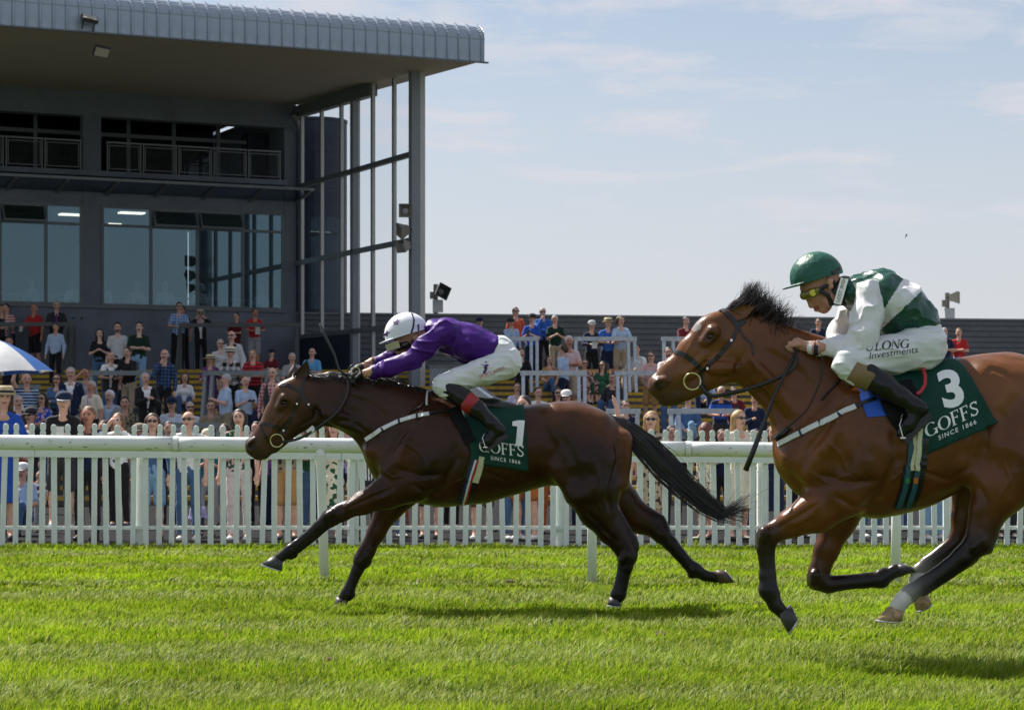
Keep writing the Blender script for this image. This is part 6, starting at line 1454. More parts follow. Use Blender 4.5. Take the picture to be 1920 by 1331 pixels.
def person(loc, turn, h, o, label, near=False, group=None):
    g = h / 1.75; sit = o.get('sit'); female = o.get('f', 0); fat = o.get('fat', 1.0); vox = 0.0125 if near else 0.021
    root = tag(empty('person', loc, turn), label, 'person', group)
    skin = SKINS[o.get('skin', 0)]
    dz = -0.80 if sit else 0.0; ln = o.get('lean', .10 if o.get('pose', 'down') == 'rail' else 0.0)
    A = lambda x, y, z: np.array([x * g, (y - ln * max(0, (z - .95)) * 1.3) * g, (z + dz) * g])
    B = lambda x, y, z: np.array([x * g, y * g, z * g])
    sw = .165 * (0.88 if female else 1.0)
    legs = []
    for s in (-1, 1):
        if sit: hp, kn, an = A(s * .09, .0, .93), B(s * .13, -.40, .33), B(s * .11, -.50, -.07)
        else: hp, kn, an = B(s * .09, 0, .92), B(s * .105, -.015, .49), B(s * .11, .02, .08)
        legs.append((hp, kn, an))
    ar = []
    for s, (e, w_) in zip((-1, 1), arms(o.get('pose', 'down'))): ar.append((A(s * sw, .0, 1.40), A(s * e[0], e[1], e[2]), A(s * w_[0], w_[1], w_[2])))
    # --- body: one continuous skin
    pr = []; k = .03 * g
    hd = lambda x, y, z: A(x, y, z)
    tl = o.get('tilt', 0.0)
    pr.append(prim(hd(0, .005, 1.665), hd(0, .012, 1.655), .093 * g, .091 * g, (.88, 1.02, 1.02), .02, col=skin)); pr.append(prim(hd(0, -.028, 1.605), hd(0, -.022, 1.575), .060 * g, .046 * g, (1, 1, 1), .03, col=skin))
    pr.append(prim(hd(0, -.098, 1.628), hd(0, -.088, 1.655), .014 * g, .009 * g, k=.012, col=tuple(c * .95 for c in skin)))
    for s in (-1, 1): pr.append(prim(hd(s * .082, .012, 1.65), hd(s * .084, .016, 1.625), .016 * g, .012 * g, (.6, 1, 1), .01, col=skin))
    pr.append(prim(A(0, .015, 1.45), A(0, .0, 1.57), .056 * g * (.88 if female else 1), .052 * g * (.88 if female else 1), k=.03, col=skin))
    pr.append(prim(A(0, .0, 1.29), A(0, 0, 1.0), .095 * g, .09 * g, (1.2, .8, 1), .05, col=skin))
    for s in (-1, 1): pr.append(prim(A(0, 0, 1.43), A(s * sw, 0, 1.39), .042 * g, k=.04, col=skin))
    for (sh, e, w_) in ar:
        pr += [prim(sh, e, .047 * g, .040 * g, k=.02, col=skin), prim(e, w_, .040 * g, .026 * g, k=.015, col=skin)]
        d = (w_ - e) / (np.linalg.norm(w_ - e) + 1e-6); pr += [prim(w_, w_ + d * .055 * g, .030 * g, .032 * g, (1, 1, 1), k=.012, col=skin)]
        if near:
            sd = np.cross(d, (0, 0, 1.0)); sd = sd / (np.linalg.norm(sd) + 1e-6)
            for q, l_ in ((-.026, .05), (-.009, .062), (.009, .058), (.026, .045)): b0 = w_ + d * .07 * g + sd * q * g; pr.append(prim(b0, b0 + (d * l_ + np.array([0, 0, -.018])) * g, .0105 * g, .009 * g, k=.005, col=skin))
            b0 = w_ + d * .03 * g + sd * .03 * g; pr.append(prim(b0, b0 + (d * .04 + sd * .015) * g, .012 * g, .010 * g, k=.006, col=skin))
        else: pr.append(prim(w_ + d * .06 * g, w_ + d * .10 * g + np.array([0, 0, -.02 * g]), .026 * g, .016 * g, k=.012, col=skin))
    for (hp, kn, an) in legs:
        pr += [prim(hp, kn, .075 * g, .052 * g, k=.03, col=skin), prim(kn, kn * .6 + an * .4 + np.array([0, .018 * g, 0]), .050 * g, .052 * g, k=.02, col=skin), prim(kn * .6 + an * .4 + np.array([0, .018 * g, 0]), an, .050 * g, .036 * g, k=.02, col=skin), prim(an, an + np.array([0, -.06 * g, -.03 * g]), .036 * g, .03 * g, k=.02, col=skin)]
    V, Q, C = solid(pr, vox, colr=True, sig=.01)
    # eyes, brows, mouth are colours of the face itself
    for x, y, z, r_, c in ((-.034, -.085, 1.66, .0135, (.05, .03, .025)), (.034, -.085, 1.66, .0135, (.05, .03, .025)), (0, -.09, 1.588, .018, (.27, .085, .075))):
        p = hd(x, y, z); d = (V - p) * np.array([.55 if z > 1.6 else .6, .35, 1.15]); m_ = np.linalg.norm(d, axis=1) < r_ * g * (1.0 if near else 1.25); C[m_] = C[m_] * .25 + np.array(c) * .75
    hc = HAIRS[o.get('hair', 'brown')]
    for s in (-1, 1):
        p = hd(s * .034, -.085, 1.682); d = (V - p) * np.array([.45, .3, 1.6]); m_ = np.linalg.norm(d, axis=1) < .012 * g; C[m_] = C[m_] * .45 + np.array(hc) * .45
    if o.get('beard'):
        p = hd(0, -.05, 1.575); d = (V - p) * np.array([.8, .8, 1]); m_ = (np.linalg.norm(d, axis=1) < .055 * g) & (V[:, 2] < hd(0, 0, 1.60)[2]); C[m_] = C[m_] * .4 + np.array(hc) * .6
    mesh_obj('body', V, Q, mat('spectator_skin', vcol=True, rough=.55, spec=.3, noise=.08, nscale=18), root, None, True, C)
    # --- top
    top = o.get('top', 'white'); tm = cloth(COL[top], o.get('pat'), COL.get(o.get('c2', 'white'), (.7, .7, .7)), o.get('ps', 1.0)); slv = o.get('slv', 'short'); pr = []
    dress = o.get('dress'); bw_ = .118 * fat
    pr.append(prim(A(0, .005, 1.29), A(0, .0, 1.12), .124 * g * (.90 if female else 1), bw_ * g * (.86 if female else 1), (1.20, .88, 1), .05)); pr.append(prim(A(0, 0, 1.12), A(0, .0, .95 if not sit else .98), bw_ * g * (.88 if female else 1), .128 * g * fat ** .5, (1.25, .92, 1), .05))
    if female: pr += [prim(A(s * .07, -.075, 1.28), A(s * .07, -.075, 1.27), .058 * g, k=.04) for s in (-1, 1)]
    for s in (-1, 1): pr.append(prim(A(s * .03, .012, 1.455), A(s * sw * .95, .005, 1.395), .046 * g, .058 * g, k=.05))
    for (sh, e, w_) in ar:
        if slv == 'none': continue
        if slv == 'short': pr.append(prim(sh, sh + (e - sh) * .72, .062 * g, .060 * g, k=.025))
        else: pr += [prim(sh, e, .062 * g, .053 * g, k=.025), prim(e, e + (w_ - e) * .9, .053 * g, .040 * g, k=.02)]
    nz_ = 1.50 if o.get('jacket') is None else 1.5
    zlo = (.88 if not sit else .93) if o.get('bottom') != 'none' else .9
    V, Q, _ = solid(pr, vox, clip=lambda X: np.maximum(X[..., 2] - A(0, 0, 1.485)[2], A(0, 0, zlo)[2] - X[..., 2]))
    V = fold(V, Q, .008 * g, int(abs(loc[0] * 31)) % 90 + 1, (14, 14, 10)); mesh_obj('dress_top' if dress else 'shirt', V, Q, tm, root, None, True)
    if o.get('jacket'):        # open jacket or gilet over the shirt
        jm = cloth(COL[o['jacket']]); pr2 = []
        pr2.append(prim(A(0, .01, 1.29), A(0, .005, 1.12), .137 * g, .130 * g * fat, (1.22, .9, 1), .05)); pr2.append(prim(A(0, .005, 1.12), A(0, .0, .88), .132 * g * fat, .142 * g * fat ** .5, (1.25, .95, 1), .05))
        for s in (-1, 1): pr2.append(prim(A(s * .03, .02, 1.455), A(s * sw, .01, 1.395), .052 * g, .064 * g, k=.05))
        if not o.get('gilet'):
            for (sh, e, w_) in ar: pr2 += [prim(sh, e, .068 * g, .060 * g, k=.025), prim(e, e + (w_ - e) * .88, .060 * g, .047 * g, k=.02)]
        def vcut(X, A=A, g=g): z = X[..., 2]; fr = (X[..., 1] < A(0, -.02, 1.2)[1]); wv = .018 * g + np.clip(z - A(0, 0, 1.12)[2], 0, None) * .20; return np.maximum(np.where(fr & (np.abs(X[..., 0]) < wv), .02, -1), np.maximum(z - A(0, 0, 1.50)[2], A(0, 0, .80)[2] - z))
        V, Q, _ = solid(pr2, vox, clip=vcut); mesh_obj('jacket', V, Q, jm, root, None, True)
    if o.get('tie'):
        b = MB(); t0, t1 = A(0, -.125, 1.45), A(0, -.15, 1.12); b.add([t0 + [-.018 * g, 0, 0], t0 + [.018 * g, 0, 0], t1 + [.034 * g, -.004, 0], t1 + [0, -.004, -.05], t1 + [-.034 * g, -.004, 0]], [(0, 1, 2, 3, 4)]); b.build('tie', cloth(COL[o['tie']]), root)
    # --- bottom
    bt = o.get('bottom', 'navy'); style = o.get('style', 'trousers'); bm_ = cloth(COL[bt], o.get('bpat'), COL.get(o.get('bc2', 'white')), o.get('ps', 1.0)) if not dress else tm; pr = []
    if style in ('skirt', 'dress'):
        if sit:
            for (hp, kn, an) in legs: pr += [prim(hp, kn, .10 * g, .085 * g, k=.08), prim(kn, kn + (an - kn) * .45, .085 * g, .075 * g, k=.08)]
        else: zb2 = .46 if style == 'dress' else .5; pr += [prim(B(0, 0, 1.02), B(0, 0, .86), .105 * g, .135 * g, (1.22, .95, 1), .05), prim(B(0, 0, .86), B(0, 0, zb2), .135 * g, .165 * g, (1.2, .95, 1), .05)]
        V, Q, _ = solid(pr, vox, clip=None if sit else (lambda X: np.maximum((.44 * g) - X[..., 2], X[..., 2] - 1.03 * g))); V = fold(V, Q, .012 * g, 17, (26, 26, 3)); mesh_obj('skirt', V, Q, bm_, root, None, True)
    else:
        pr.append(prim((legs[0][0] + legs[1][0]) / 2 + [0, 0, .10 * g], (legs[0][0] + legs[1][0]) / 2, .112 * g * fat ** .5, .118 * g, (1.22, 1.0, 1), .04)); fr_ = 1.0 if style == 'trousers' else .78
        for (hp, kn, an) in legs:
            if style == 'shorts': pr.append(prim(hp, hp + (kn - hp) * .88, .092 * g, .086 * g, k=.03))
            else:
                sl_ = .85 if style == 'slim' else 1.0; pr += [prim(hp, kn, .090 * g, .068 * g * sl_, k=.03), prim(kn, kn + (an - kn) * .96, .068 * g * sl_, .058 * g * sl_, k=.02)]
        V, Q, _ = solid(pr, vox); V = fold(V, Q, .006 * g, 23, (14, 14, 20)); mesh_obj(style if style == 'shorts' else 'trousers', V, Q, bm_, root, None, True)
    # --- shoes
    for (hp, kn, an) in legs:
        f0 = an + np.array([0, .03 * g, -.045 * g]); V, Q, _ = solid([prim(f0, f0 + np.array([0, -.17 * g, -.005]), .043 * g, .038 * g, (1, 1, .85), .02), prim(an + [0, .01, -.01], f0, .042 * g, .04 * g, k=.02)], vox * .8); mesh_obj('shoe', V, Q, dict(white=m_shoew, dark=m_shoed, navy=m_shoen)[o.get('shoe', 'dark')], root, None, True)
    # --- hair, hats, glasses, things held
    hs = o.get('hs', 'long' if female else 'short'); hatk = o.get('hat')
    if hs != 'bald':
        hm_ = mat('hair_' + o.get('hair', 'brown'), hc, .55, noise=.25, nscale=40, bump=.3, bscale=70); pr = [prim(hd(0, .020, 1.673), hd(0, .032, 1.655), .097 * g, .093 * g, (.91, 1.02, 1.04), .02)]
        if hs == 'long':
            for s in (-1, 0, 1): pr.append(prim(hd(s * .062, .035 if s else .06, 1.66), A(s * .082, .055 if s else .08, 1.43), .046 * g, .036 * g, k=.04))
        elif hs == 'curly':
            for a in range(9): t = a / 8 * math.pi; pr.append(prim(hd(.092 * math.cos(t), .03, 1.64 + .09 * math.sin(t)), hd(.10 * math.cos(t), .04, 1.60 + .09 * math.sin(t)), .045 * g, k=.02))
        face = [prim(hd(0, -.125, 1.65), hd(0, -.12, 1.55), .098 * g, .09 * g, (.92, 1, 1), .012, sub=True)]
        if hs == 'short': face += [prim(hd(0, -.02, 1.555), hd(0, -.03, 1.50), .085 * g, .09 * g, (1.5, 1.0, 1), .02, sub=True)]
        V, Q, _ = solid(pr + face, vox * .8); V = fold(V, Q, .006 * g, 5, (18, 18, 8)); mesh_obj('hair', V, Q, hm_, root, None, True)
    elif o.get('fringe', 1):
        V, Q, _ = solid([prim(hd(s * .07, .04, 1.635), hd(0, .085, 1.63), .034 * g, .03 * g, k=.02) for s in (-1, 1)], vox * .8); mesh_obj('hair', V, Q, mat('hair_grey', HAIRS['grey'], .55, noise=.25), root, None, True)
    ce = hd(0, .012, 1.70)
    if hatk == 'cap':
        hmat = cloth(COL[o.get('hatc', 'navy')]); b = MB(); n = 16; rw = [(0.112, -.012), (.112, .02), (.10, .06), (.07, .088), (.03, .098), (.004, .10)]; b.lathe([(r_ * g, z * g) for r_, z in rw], tuple(ce), n); hb = b.build('cap', hmat, root, None, True)
        b = MB(); b.add([ce + np.array([x * g, y * g, z * g]) for x, y, z in ((-.085, -.07, -.01), (-.06, -.155, -.028), (0, -.185, -.03), (.06, -.155, -.028), (.085, -.07, -.01), (-.085, -.07, -.018), (-.06, -.155, -.036), (0, -.185, -.038), (.06, -.155, -.036), (.085, -.07, -.018))], [(0, 1, 2, 3, 4), (9, 8, 7, 6, 5), (0, 5, 6, 1), (1, 6, 7, 2), (2, 7, 8, 3), (3, 8, 9, 4)])
        b.build('cap_peak', cloth(COL[o.get('peakc', o.get('hatc', 'navy'))]), hb)
    elif hatk in ('straw', 'wide', 'panama'):
        br_ = dict(straw=.165, panama=.17, wide=.25)[hatk]; hmat = m_straw if hatk != 'panama' else cloth(COL['cream']); b = MB()
        b.lathe([(r_ * g, z * g) for r_, z in ((br_, -.022), (.115, 0), (.108, .055), (.085, .085), (.02, .08), (.004, .078))], tuple(ce), 20); hb = b.build('hat', hmat, root, None, True)
        b = MB(); b.lathe([(.1165 * g, .002 * g), (.1125 * g, .03 * g)], tuple(ce), 20); b.build('hat_band', cloth(COL['charcoal']), hb)
    if o.get('sg'):
        c_ = {'1': m_sun}.get(str(o['sg']), m_sun); b = MB()
        for s in (-1, 1):
            p = hd(s * .035, -.100, 1.657); n = 10
            b.add([p + np.array([.031 * g * math.cos(t), .012 * abs(math.cos(t)) * 0 + (.004 if s * math.cos(t) > .5 else 0), .021 * g * math.sin(t)]) for t in [2 * math.pi * i / n for i in range(n)]], [list(range(n))[::-1]])
            b.bar(hd(s * .06, -.096, 1.663), hd(s * .086, .01, 1.66), .006, .010)
        b.bar(hd(-.02, -.102, 1.665), hd(.02, -.102, 1.665), .005, .006); b.build('sunglasses', m_sun if o['sg'] != 'w' else m_sun, root)
        if o['sg'] in ('w', 'g'):
            b = MB()
            for s in (-1, 1):
                p = hd(s * .035, -.102, 1.657); b.tube([p + np.array([.033 * g * math.cos(t), 0, .023 * g * math.sin(t)]) for t in [2 * math.pi * i / 12 for i in range(13)]], .005, 6, cap=False)
            b.build('glasses_rim', cloth(COL['white']) if o['sg'] == 'w' else mat('lime_plastic', (.15, .6, .05), .4), root)
    hold = o.get('hold'); (sh, e, w_) = ar[0]; (sh2, e2, w2) = ar[1]; mid = (w_ + w2) / 2
    if hold == 'bino':
        b = MB(); pz = o.get('pose') == 'binoc'; c = (hd(0, -.16, 1.655) if pz else mid + np.array([0, -.06, .01]))
        for s in (-1, 1): b.tube([c + np.array([s * .035, .05, 0]), c + np.array([s * .038, -.03, 0]), c + np.array([s * .038, -.07, 0])], [.02, .024, .032], 10)
        b.bar(c + np.array([-.03, 0, 0]), c + np.array([.03, 0, 0]), .03, .02); b.build('binoculars', m_bino, root)
    elif hold == 'phone':
        b = MB(); c = mid + np.array([0, -.09, .05]); b.box(c[0] - .037, c[0] + .037, c[1] - .005, c[1] + .005, c[2] - .07, c[2] + .07); b.build('phone', m_phone, root)
    elif hold == 'card':
        b = MB(); c = (w_ if o.get('pose') in ('one', 'hold') else mid) + np.array([0, -.10, .0]); b.add([c + np.array(q) for q in ((-.06, 0, -.10), (.06, -.02, -.10), (.06, -.01, .10), (-.06, .01, .10), (-.06, .006, -.10), (.06, -.014, -.10), (.06, -.004, .10), (-.06, .016, .10))], [(0, 1, 2, 3), (7, 6, 5, 4), (0, 4, 5, 1), (2, 6, 7, 3), (1, 5, 6, 2), (3, 7, 4, 0)]); b.build('race_card', m_card, root)
    elif hold == 'cup':
        b = MB(); c = w_ + np.array([0, -.07, .04]); b.lathe([(.028, -.06), (.036, .05)], tuple(c), 12); b.build('cup', m_card if not o.get('beer') else mat('beer', (.45, .22, .03), .2), root)
    return root

PEOPLE_N = [0]
def stand(px, py, label, zone='t', d=None, h=None, turn=None, **o):
    """put a spectator where the photo shows the top of the head"""
    sit = o.get('sit'); hat_up = {'cap': .035, 'straw': .03, 'panama': .03, 'wide': .03}.get(o.get('hat'), 0.0)
    tall = (lambda H: (H - .80 * H / 1.75) if sit else H)
    lean = o.get('lean', .10 if o.get('pose') == 'rail' else 0.0)
    H0 = h or (1.66 if o.get('f') else 1.77)
    if o.get('sit'): base = H0 * (1.755 - .80) / 1.75
    else: base = H0 * 1.0
    need = lambda dd, zz: EYE + (HY - py) / F * dd - zz - hat_up      # height the head must reach above the floor
    if zone == 't':
        best = None
        for i in range(STEP_N - 1):
            dd = STEP_D + i + (.62 if not sit else .12); zz = step_z(i); e = abs(need(dd, zz) - base)
            if best is None or e < best[0]: best = (e, dd, zz)
        _, dd, zz = best
        if d: dd = d; zz = step_z(int(d - STEP_D))
    elif zone == 'l': dd = d or (EYE * 0 + (LAND + base + hat_up - EYE) * F / (HY - py)); dd = min(max(dd, 57.7), 60); zz = LAND
    else: dd = d or 27.0; zz = o.pop('z', 0.0)
    hh = need(dd, zz); sc_ = hh / base; sc_ = min(max(sc_, .62 if zone == 'f' or o.get('child') else .86), 1.12)
    PEOPLE_N[0] += 1
    x = (px - CX) / F * dd; z = zz
    if abs(hh - sc_ * base) > .03 and zone == 'f': z = zz
    if turn is None: turn = random.uniform(-28, 28)
    ob = person((x, dd, z), R(turn), H0 * sc_, o, label, near=(zone == 'f' and dd < 27.9)); ob.rotation_euler[1] = R(random.uniform(-2.2, 2.2)); return ob

# ---- people standing at the picket fence
Zf = dict(zone='f')
stand(2, 724, 'woman in royal blue dress and straw hat at the left end of the fence', zone='f', d=26.9, f=1, hat='straw', top='royal', dress=1, style='dress', pose='rail', hair='brown', turn=18)
stand(113, 734, 'man in navy cap and black polo with blue sleeves leaning over the fence', zone='f', d=26.6, z=.16, hat='cap', hatc='navy', peakc='lgrey', top='black', c2='blue', bottom='charcoal', style='shorts', pose='phone', hold='card', hs='short', hair='grey', shoe='white', turn=4)
stand(162, 764, 'red-faced man in navy jumper and black trousers at the fence', zone='f', d=26.8, top='navy', slv='long', bottom='black', pose='hold', hair='sandy', skin=3, turn=-8, fat=1.15)
stand(224, 776, 'blonde woman in white cardigan and white-rimmed sunglasses at the fence', zone='f', d=26.8, z=.16, f=1, hair='sandy', hs='long', sg='w', top='white', slv='long', bottom='black', style='slim', pose='binoc', shoe='navy', turn=-12)
stand(285, 777, 'woman with brown hair, sunglasses and denim shorts at the fence', zone='f', d=26.9, f=1, hair='brown', sg='1', top='denim', slv='long', bottom='ldenim', style='shorts', pose='down', turn=6)
stand(354, 773, 'bald man in wraparound sunglasses and white t-shirt at the fence', zone='f', d=26.9, hs='bald', fringe=0, sg='1', top='white', bottom='denim', pose='down', turn=-6, shoe='white')
stand(386, 803, 'short person in beige cap half hidden behind a picket', zone='f', d=27.9, hat='cap', hatc='cream', top='teal', bottom='grey', pose='phone', child=1, turn=10)
stand(448, 769, 'dark-haired woman in green flowered top and pale pink trousers at the fence', zone='f', d=26.9, f=1, hair='dark', hs='long', top='green', pat='floral', c2='pink', bottom='pinkwhite', style='slim', pose='down', shoe='white', turn=-4)
stand(538, 772, 'person in speckled shirt and tan trousers standing behind the number 1 horse muzzle', zone='f', d=27.0, top='khaki', pat='floral', c2='charcoal', bottom='tan', style='shorts', pose='phone', hair='grey', turn=0)
stand(584, 786, 'person in dark green jumper and blue jeans behind the running rail post', zone='f', d=27.6, top='green', slv='long', bottom='denim', pose='crossed', hair='brown', turn=8)
stand(619, 790, 'woman in white dress with green leaf print under the horse neck', zone='f', d=26.9, f=1, hair='auburn', top='cream', pat='floral', c2='green', ps=.7, dress=1, style='dress', pose='hold', turn=-3)
stand(652, 783, 'person in lilac shirt seen below the neck of the number 1 horse', zone='f', d=28.3, top='lilac', slv='long', bottom='navy', hair='grey', pose='down', turn=5)
stand(690, 800, 'person in white striped shirt behind the chest of the number 1 horse', zone='f', d=27.2, top='white', pat='pin', c2='charcoal', bottom='charcoal', pose='down', hair='dark')
stand(986, 744, 'dark-haired man peering over the back of the number 1 horse', zone='f', d=27.0, hair='dark', top='rust', bottom='rust', style='shorts', pose='crossed', turn=-20, shoe='white')
stand(903, 790, 'person in brown shorts and white trainers seen under the horse belly', zone='f', d=27.1, top='beige', bottom='brown', style='shorts', shoe='white', hair='brown', pose='lap')
stand(962, 782, 'person in blue jeans and white trainers seen under the horse flank', zone='f', d=27.1, top='pale', bottom='denim', shoe='white', hair='dark', pose='crossed')
stand(806, 790, 'person in patterned dark shorts seen under the horse girth', zone='f', d=27.3, f=1, top='purple', pat='floral', c2='green', bottom='black', style='shorts', hair='brown', pose='lap')
stand(1128, 776, 'person in pale blue sleeve punching the air behind the horse rump', zone='f', d=27.0, top='pale', slv='long', pose='up', bottom='navy', hair='brown', turn=190)
stand(1164, 777, 'small person in lime green sunglasses beside the tail', zone='f', d=29.0, sg='g', hat='cap', hatc='beige', top='purple', pat='floral', c2='teal', bottom='grey', child=1, turn=0)
stand(1214, 773, 'blonde woman in sunglasses and grey swirl-print dress right of the tail', zone='f', d=26.9, f=1, hair='blonde', sg='1', top='beige', pat='floral', c2='charcoal', ps=.8, dress=1, style='dress', pose='down', turn=-8)
stand(1322, 794, 'auburn-haired woman in spotted pale dress with her head turned away', zone='f', d=26.9, f=1, hair='auburn', top='cream', pat='floral', c2='brown', ps=1.6, dress=1, style='dress', pose='phone', turn=-130)
stand(1384, 771, 'smiling blonde woman in cream jacket filming with her phone', zone='f', d=26.9, f=1, hair='blonde', sg='1', top='cream', slv='long', dress=1, style='dress', pose='phone', hold='phone', turn=30)
stand(1447, 800, 'person in navy dress just left of the number 3 horse chest', zone='f', d=27.2, f=1, hair='brown', top='navy', dress=1, style='dress', pose='phone', turn=0)
stand(1500, 790, 'person in black trousers behind the forelegs of the number 3 horse', zone='f', d=27.4, top='navy', bottom='black', hair='dark', pose='down')
stand(1632, 790, 'person in dark jeans behind the belly of the number 3 horse', zone='f', d=27.6, top='white', bottom='denim', hair='dark', pose='down', shoe='white')
stand(1750, 780, 'person in light blue jeans seen between the legs of the number 3 horse', zone='f', d=27.1, top='grey', bottom='ldenim', shoe='white', hair='brown', pose='down')
stand(1888, 790, 'person in dark trousers behind the fence at the far right', zone='f', d=27.4, top='purple', bottom='charcoal', hair='dark', pose='down')
# children and people crouching behind the fence
stand(44, 866, 'crouching man in white cap and pale blue shirt behind the left pickets', zone='f', d=28.2, sit=1, z=.12, hat='cap', hatc='white', top='pale', bottom='denim', pose='lap', child=1)
stand(372, 946, 'crouching child in lilac shirt behind the pickets below the bald man', zone='f', d=27.6, sit=1, z=.1, h=1.15, top='lilac', slv='long', bottom='charcoal', pose='lap', child=1, hair='brown')
stand(742, 952, 'child in red t-shirt sitting behind the pickets under the horse chest', zone='f', d=27.4, sit=1, z=.1, h=1.15, top='red', bottom='denim', pose='lap', child=1, hair='dark', shoe='white')
stand(76, 884, 'small child in striped top standing behind the pickets at left', zone='f', d=29.0, top='maroon', pat='stripe', bottom='grey', child=1, h=1.1, hair='brown')

# ---- left terrace and landing
stand(4, 573, 'person in dark top cut off by the left picture edge on the landing', zone='l', d=58.3, top='charcoal', pose='rail', hair='dark', bottom='black')
stand(19, 571, 'man in red, white and navy striped shirt leaning on the landing barrier', zone='l', d=58.3, top='pinkwhite', pat='stripe', c2='red', pose='rail', hair='dark', bottom='navy', ps=1.3)
stand(67, 571, 'man in red polo shirt and dark shorts holding a paper on the landing', zone='l', d=58.2, top='red', pose='one', hold='card', style='shorts', bottom='black', hs='bald', skin=3, turn=-25)
stand(105, 566, 'man in dark suit and purple tie leaning on the landing barrier', zone='l', d=58.3, top='charcoal', jacket='charcoal', slv='long', tie='purple', pose='rail', bottom='charcoal', hair='grey')
stand(103, 608, 'man in light blue long-sleeved shirt and black trousers standing upright', d=54.6, top='pale', slv='long', bottom='black', pose='down', hair='brown', skin=1, turn=-10)
stand(22, 633, 'man with his hand to his face above the umbrella', top='charcoal', pose='chin', bottom='black', hair='brown', skin=3)
stand(186, 618, 'young woman with long black hair, black top and blue jeans', f=1, hair='dark', hs='long', top='black', bottom='denim', style='slim', pose='phone', skin=2, turn=8)
stand(222, 606, 'young bearded man in light grey t-shirt by the wall', top='lgrey', bottom='black', pose='down', hair='dark', beard=1, turn=4)
stand(258, 605, 'young man in dark green t-shirt and pale jeans with folded arms', top='dgreen', bottom='ldenim', pose='crossed', hair='dark', skin=2, turn=2)
stand(204, 661, 'bald man in dark gilet over white shirt leaning on the grey barrier', d=48.6, hs='bald', top='white', jacket='charcoal', gilet=1, bottom='denim', pose='rail', fat=1.15)
stand(240, 652, 'man in black shirt and beige trousers leaning on the grey barrier', d=48.6, top='black', slv='long', bottom='beige', pose='rail', hair='brown')
stand(304, 656, 'man in dark blue checked shirt with hand on his mouth', top='navy', pat='check', c2='denim', slv='long', bottom='black', pose='chin', hs='bald', turn=-6)
stand(332, 568, 'man in blue and white checked shirt and sunglasses on the landing', zone='l', d=58.3, sg='1', top='pale', pat='check', c2='blue', bottom='black', pose='rail', hair='dark', turn=10)
stand(344, 575, 'dark figure half hidden behind the man in the checked shirt', zone='l', d=59.2, top='navy', bottom='black', pose='down', hair='dark', skin=3)
stand(378, 580, 'man in black suit and straw hat looking through binoculars', zone='l', d=58.5, hat='straw', jacket='black', top='white', slv='long', bottom='black', pose='binoc', hold='bino', hair='grey', turn=14)
stand(444, 587, 'boy in maroon t-shirt leaning on the dark landing barrier', zone='l', d=58.2, top='maroon', bottom='maroon', pose='rail', hair='dark', child=1)
stand(476, 580, 'man in red football shirt with white sleeves and grey shorts on the landing', zone='l', d=58.2, top='red', bottom='grey', style='shorts', pose='rail', hold='card', hair='dark', skin=3)
stand(412, 637, 'small grey-haired woman in pale blouse and sunglasses', f=1, hair='grey', hs='short', sg='1', top='lgrey', bottom='beige', pose='down')
stand(438, 621, 'man in light grey blazer over black shirt and sunglasses', sg='1', top='black', jacket='lgrey', slv='long', bottom='charcoal', pose='down', hs='bald')
stand(433, 650, 'man in white hat and black polo with white blocks', d=48.7, hat='panama', sg='1', top='black', pat='check', c2='white', ps=.45, bottom='black', pose='rail', fat=1.15, hair='grey')
stand(397, 664, 'woman in wide straw hat and dark patterned dress with a drink', d=48.6, f=1, hat='wide', hair='blonde', top='purple', pat='floral', c2='charcoal', dress=1, style='dress', pose='hold', hold='cup', turn=-10)
stand(477, 656, 'man in pink and black striped polo leaning on the barrier', d=48.6, top='maroon', pat='stripe', c2='red', ps=1.2, bottom='black', pose='rail', hair='sandy', fat=1.1, hold='card')
stand(510, 653, 'boy in navy cap and red football shirt with white sleeves sitting high up', sit=1, hat='cap', hatc='navy', top='maroon', bottom='grey', pose='lap', child=1, h=1.4)
stand(584, 653, 'bald man in sky blue polo shirt sitting by the glass screen', sit=1, hs='bald', top='sky', bottom='grey', pose='crossed')
stand(512, 690, 'man in dark gilet over pink checked shirt behind the horse ears', hs='bald', top='pink', pat='check', c2='maroon', jacket='charcoal', gilet=1, slv='long', bottom='black', pose='down', turn=-8)
stand(424, 702, 'grey-haired man in blue shirt and khaki trousers clenching his fists', hair='grey', top='pale', bottom='khaki', pose='phone', fat=1.2, turn=-65, d=44.6)
stand(460, 707, 'bald man in light blue short-sleeved shirt with binoculars on a strap', hs='bald', top='pale', bottom='navy', pose='phone', hold='bino', d=44.7)
stand(160, 692, 'man in grey-blue shirt raising a hand to his head', top='grey', slv='long', bottom='black', pose='shade', hair='dark', skin=3, d=45.6)
stand(172, 715, 'man in cream shirt and lilac tie', top='cream', tie='lilac', bottom='black', pose='down', hair='grey', skin=3, d=43.6)
stand(104, 702, 'woman in denim shirt and sunglasses below the umbrella edge', f=1, hair='brown', sg='1', top='denim', slv='long', bottom='black', pose='crossed', d=44.6)
stand(52, 701, 'person in navy and white striped top reaching up to the umbrella', top='navy', pat='stripe', c2='pale', ps=1.6, bottom='black', pose='up', hs='bald', d=43.7, turn=20)
stand(22, 730, 'man in white shirt and black waistcoat at far left', hs='bald', top='white', slv='long', jacket='black', gilet=1, bottom='black', pose='down', d=42.6)
stand(75, 738, 'woman with dark hair, sunglasses and red and blue flowered top', f=1, hair='dark', sg='1', top='royal', pat='floral', c2='pink', bottom='denim', pose='crossed', d=41.7)
stand(53, 763, 'man in dark hat and sunglasses wearing a dark jacket and beige tie', sg='1', hat='cap', hatc='charcoal', top='cream', jacket='charcoal', slv='long', tie='beige', bottom='charcoal', pose='down', zone='f', d=36.0)
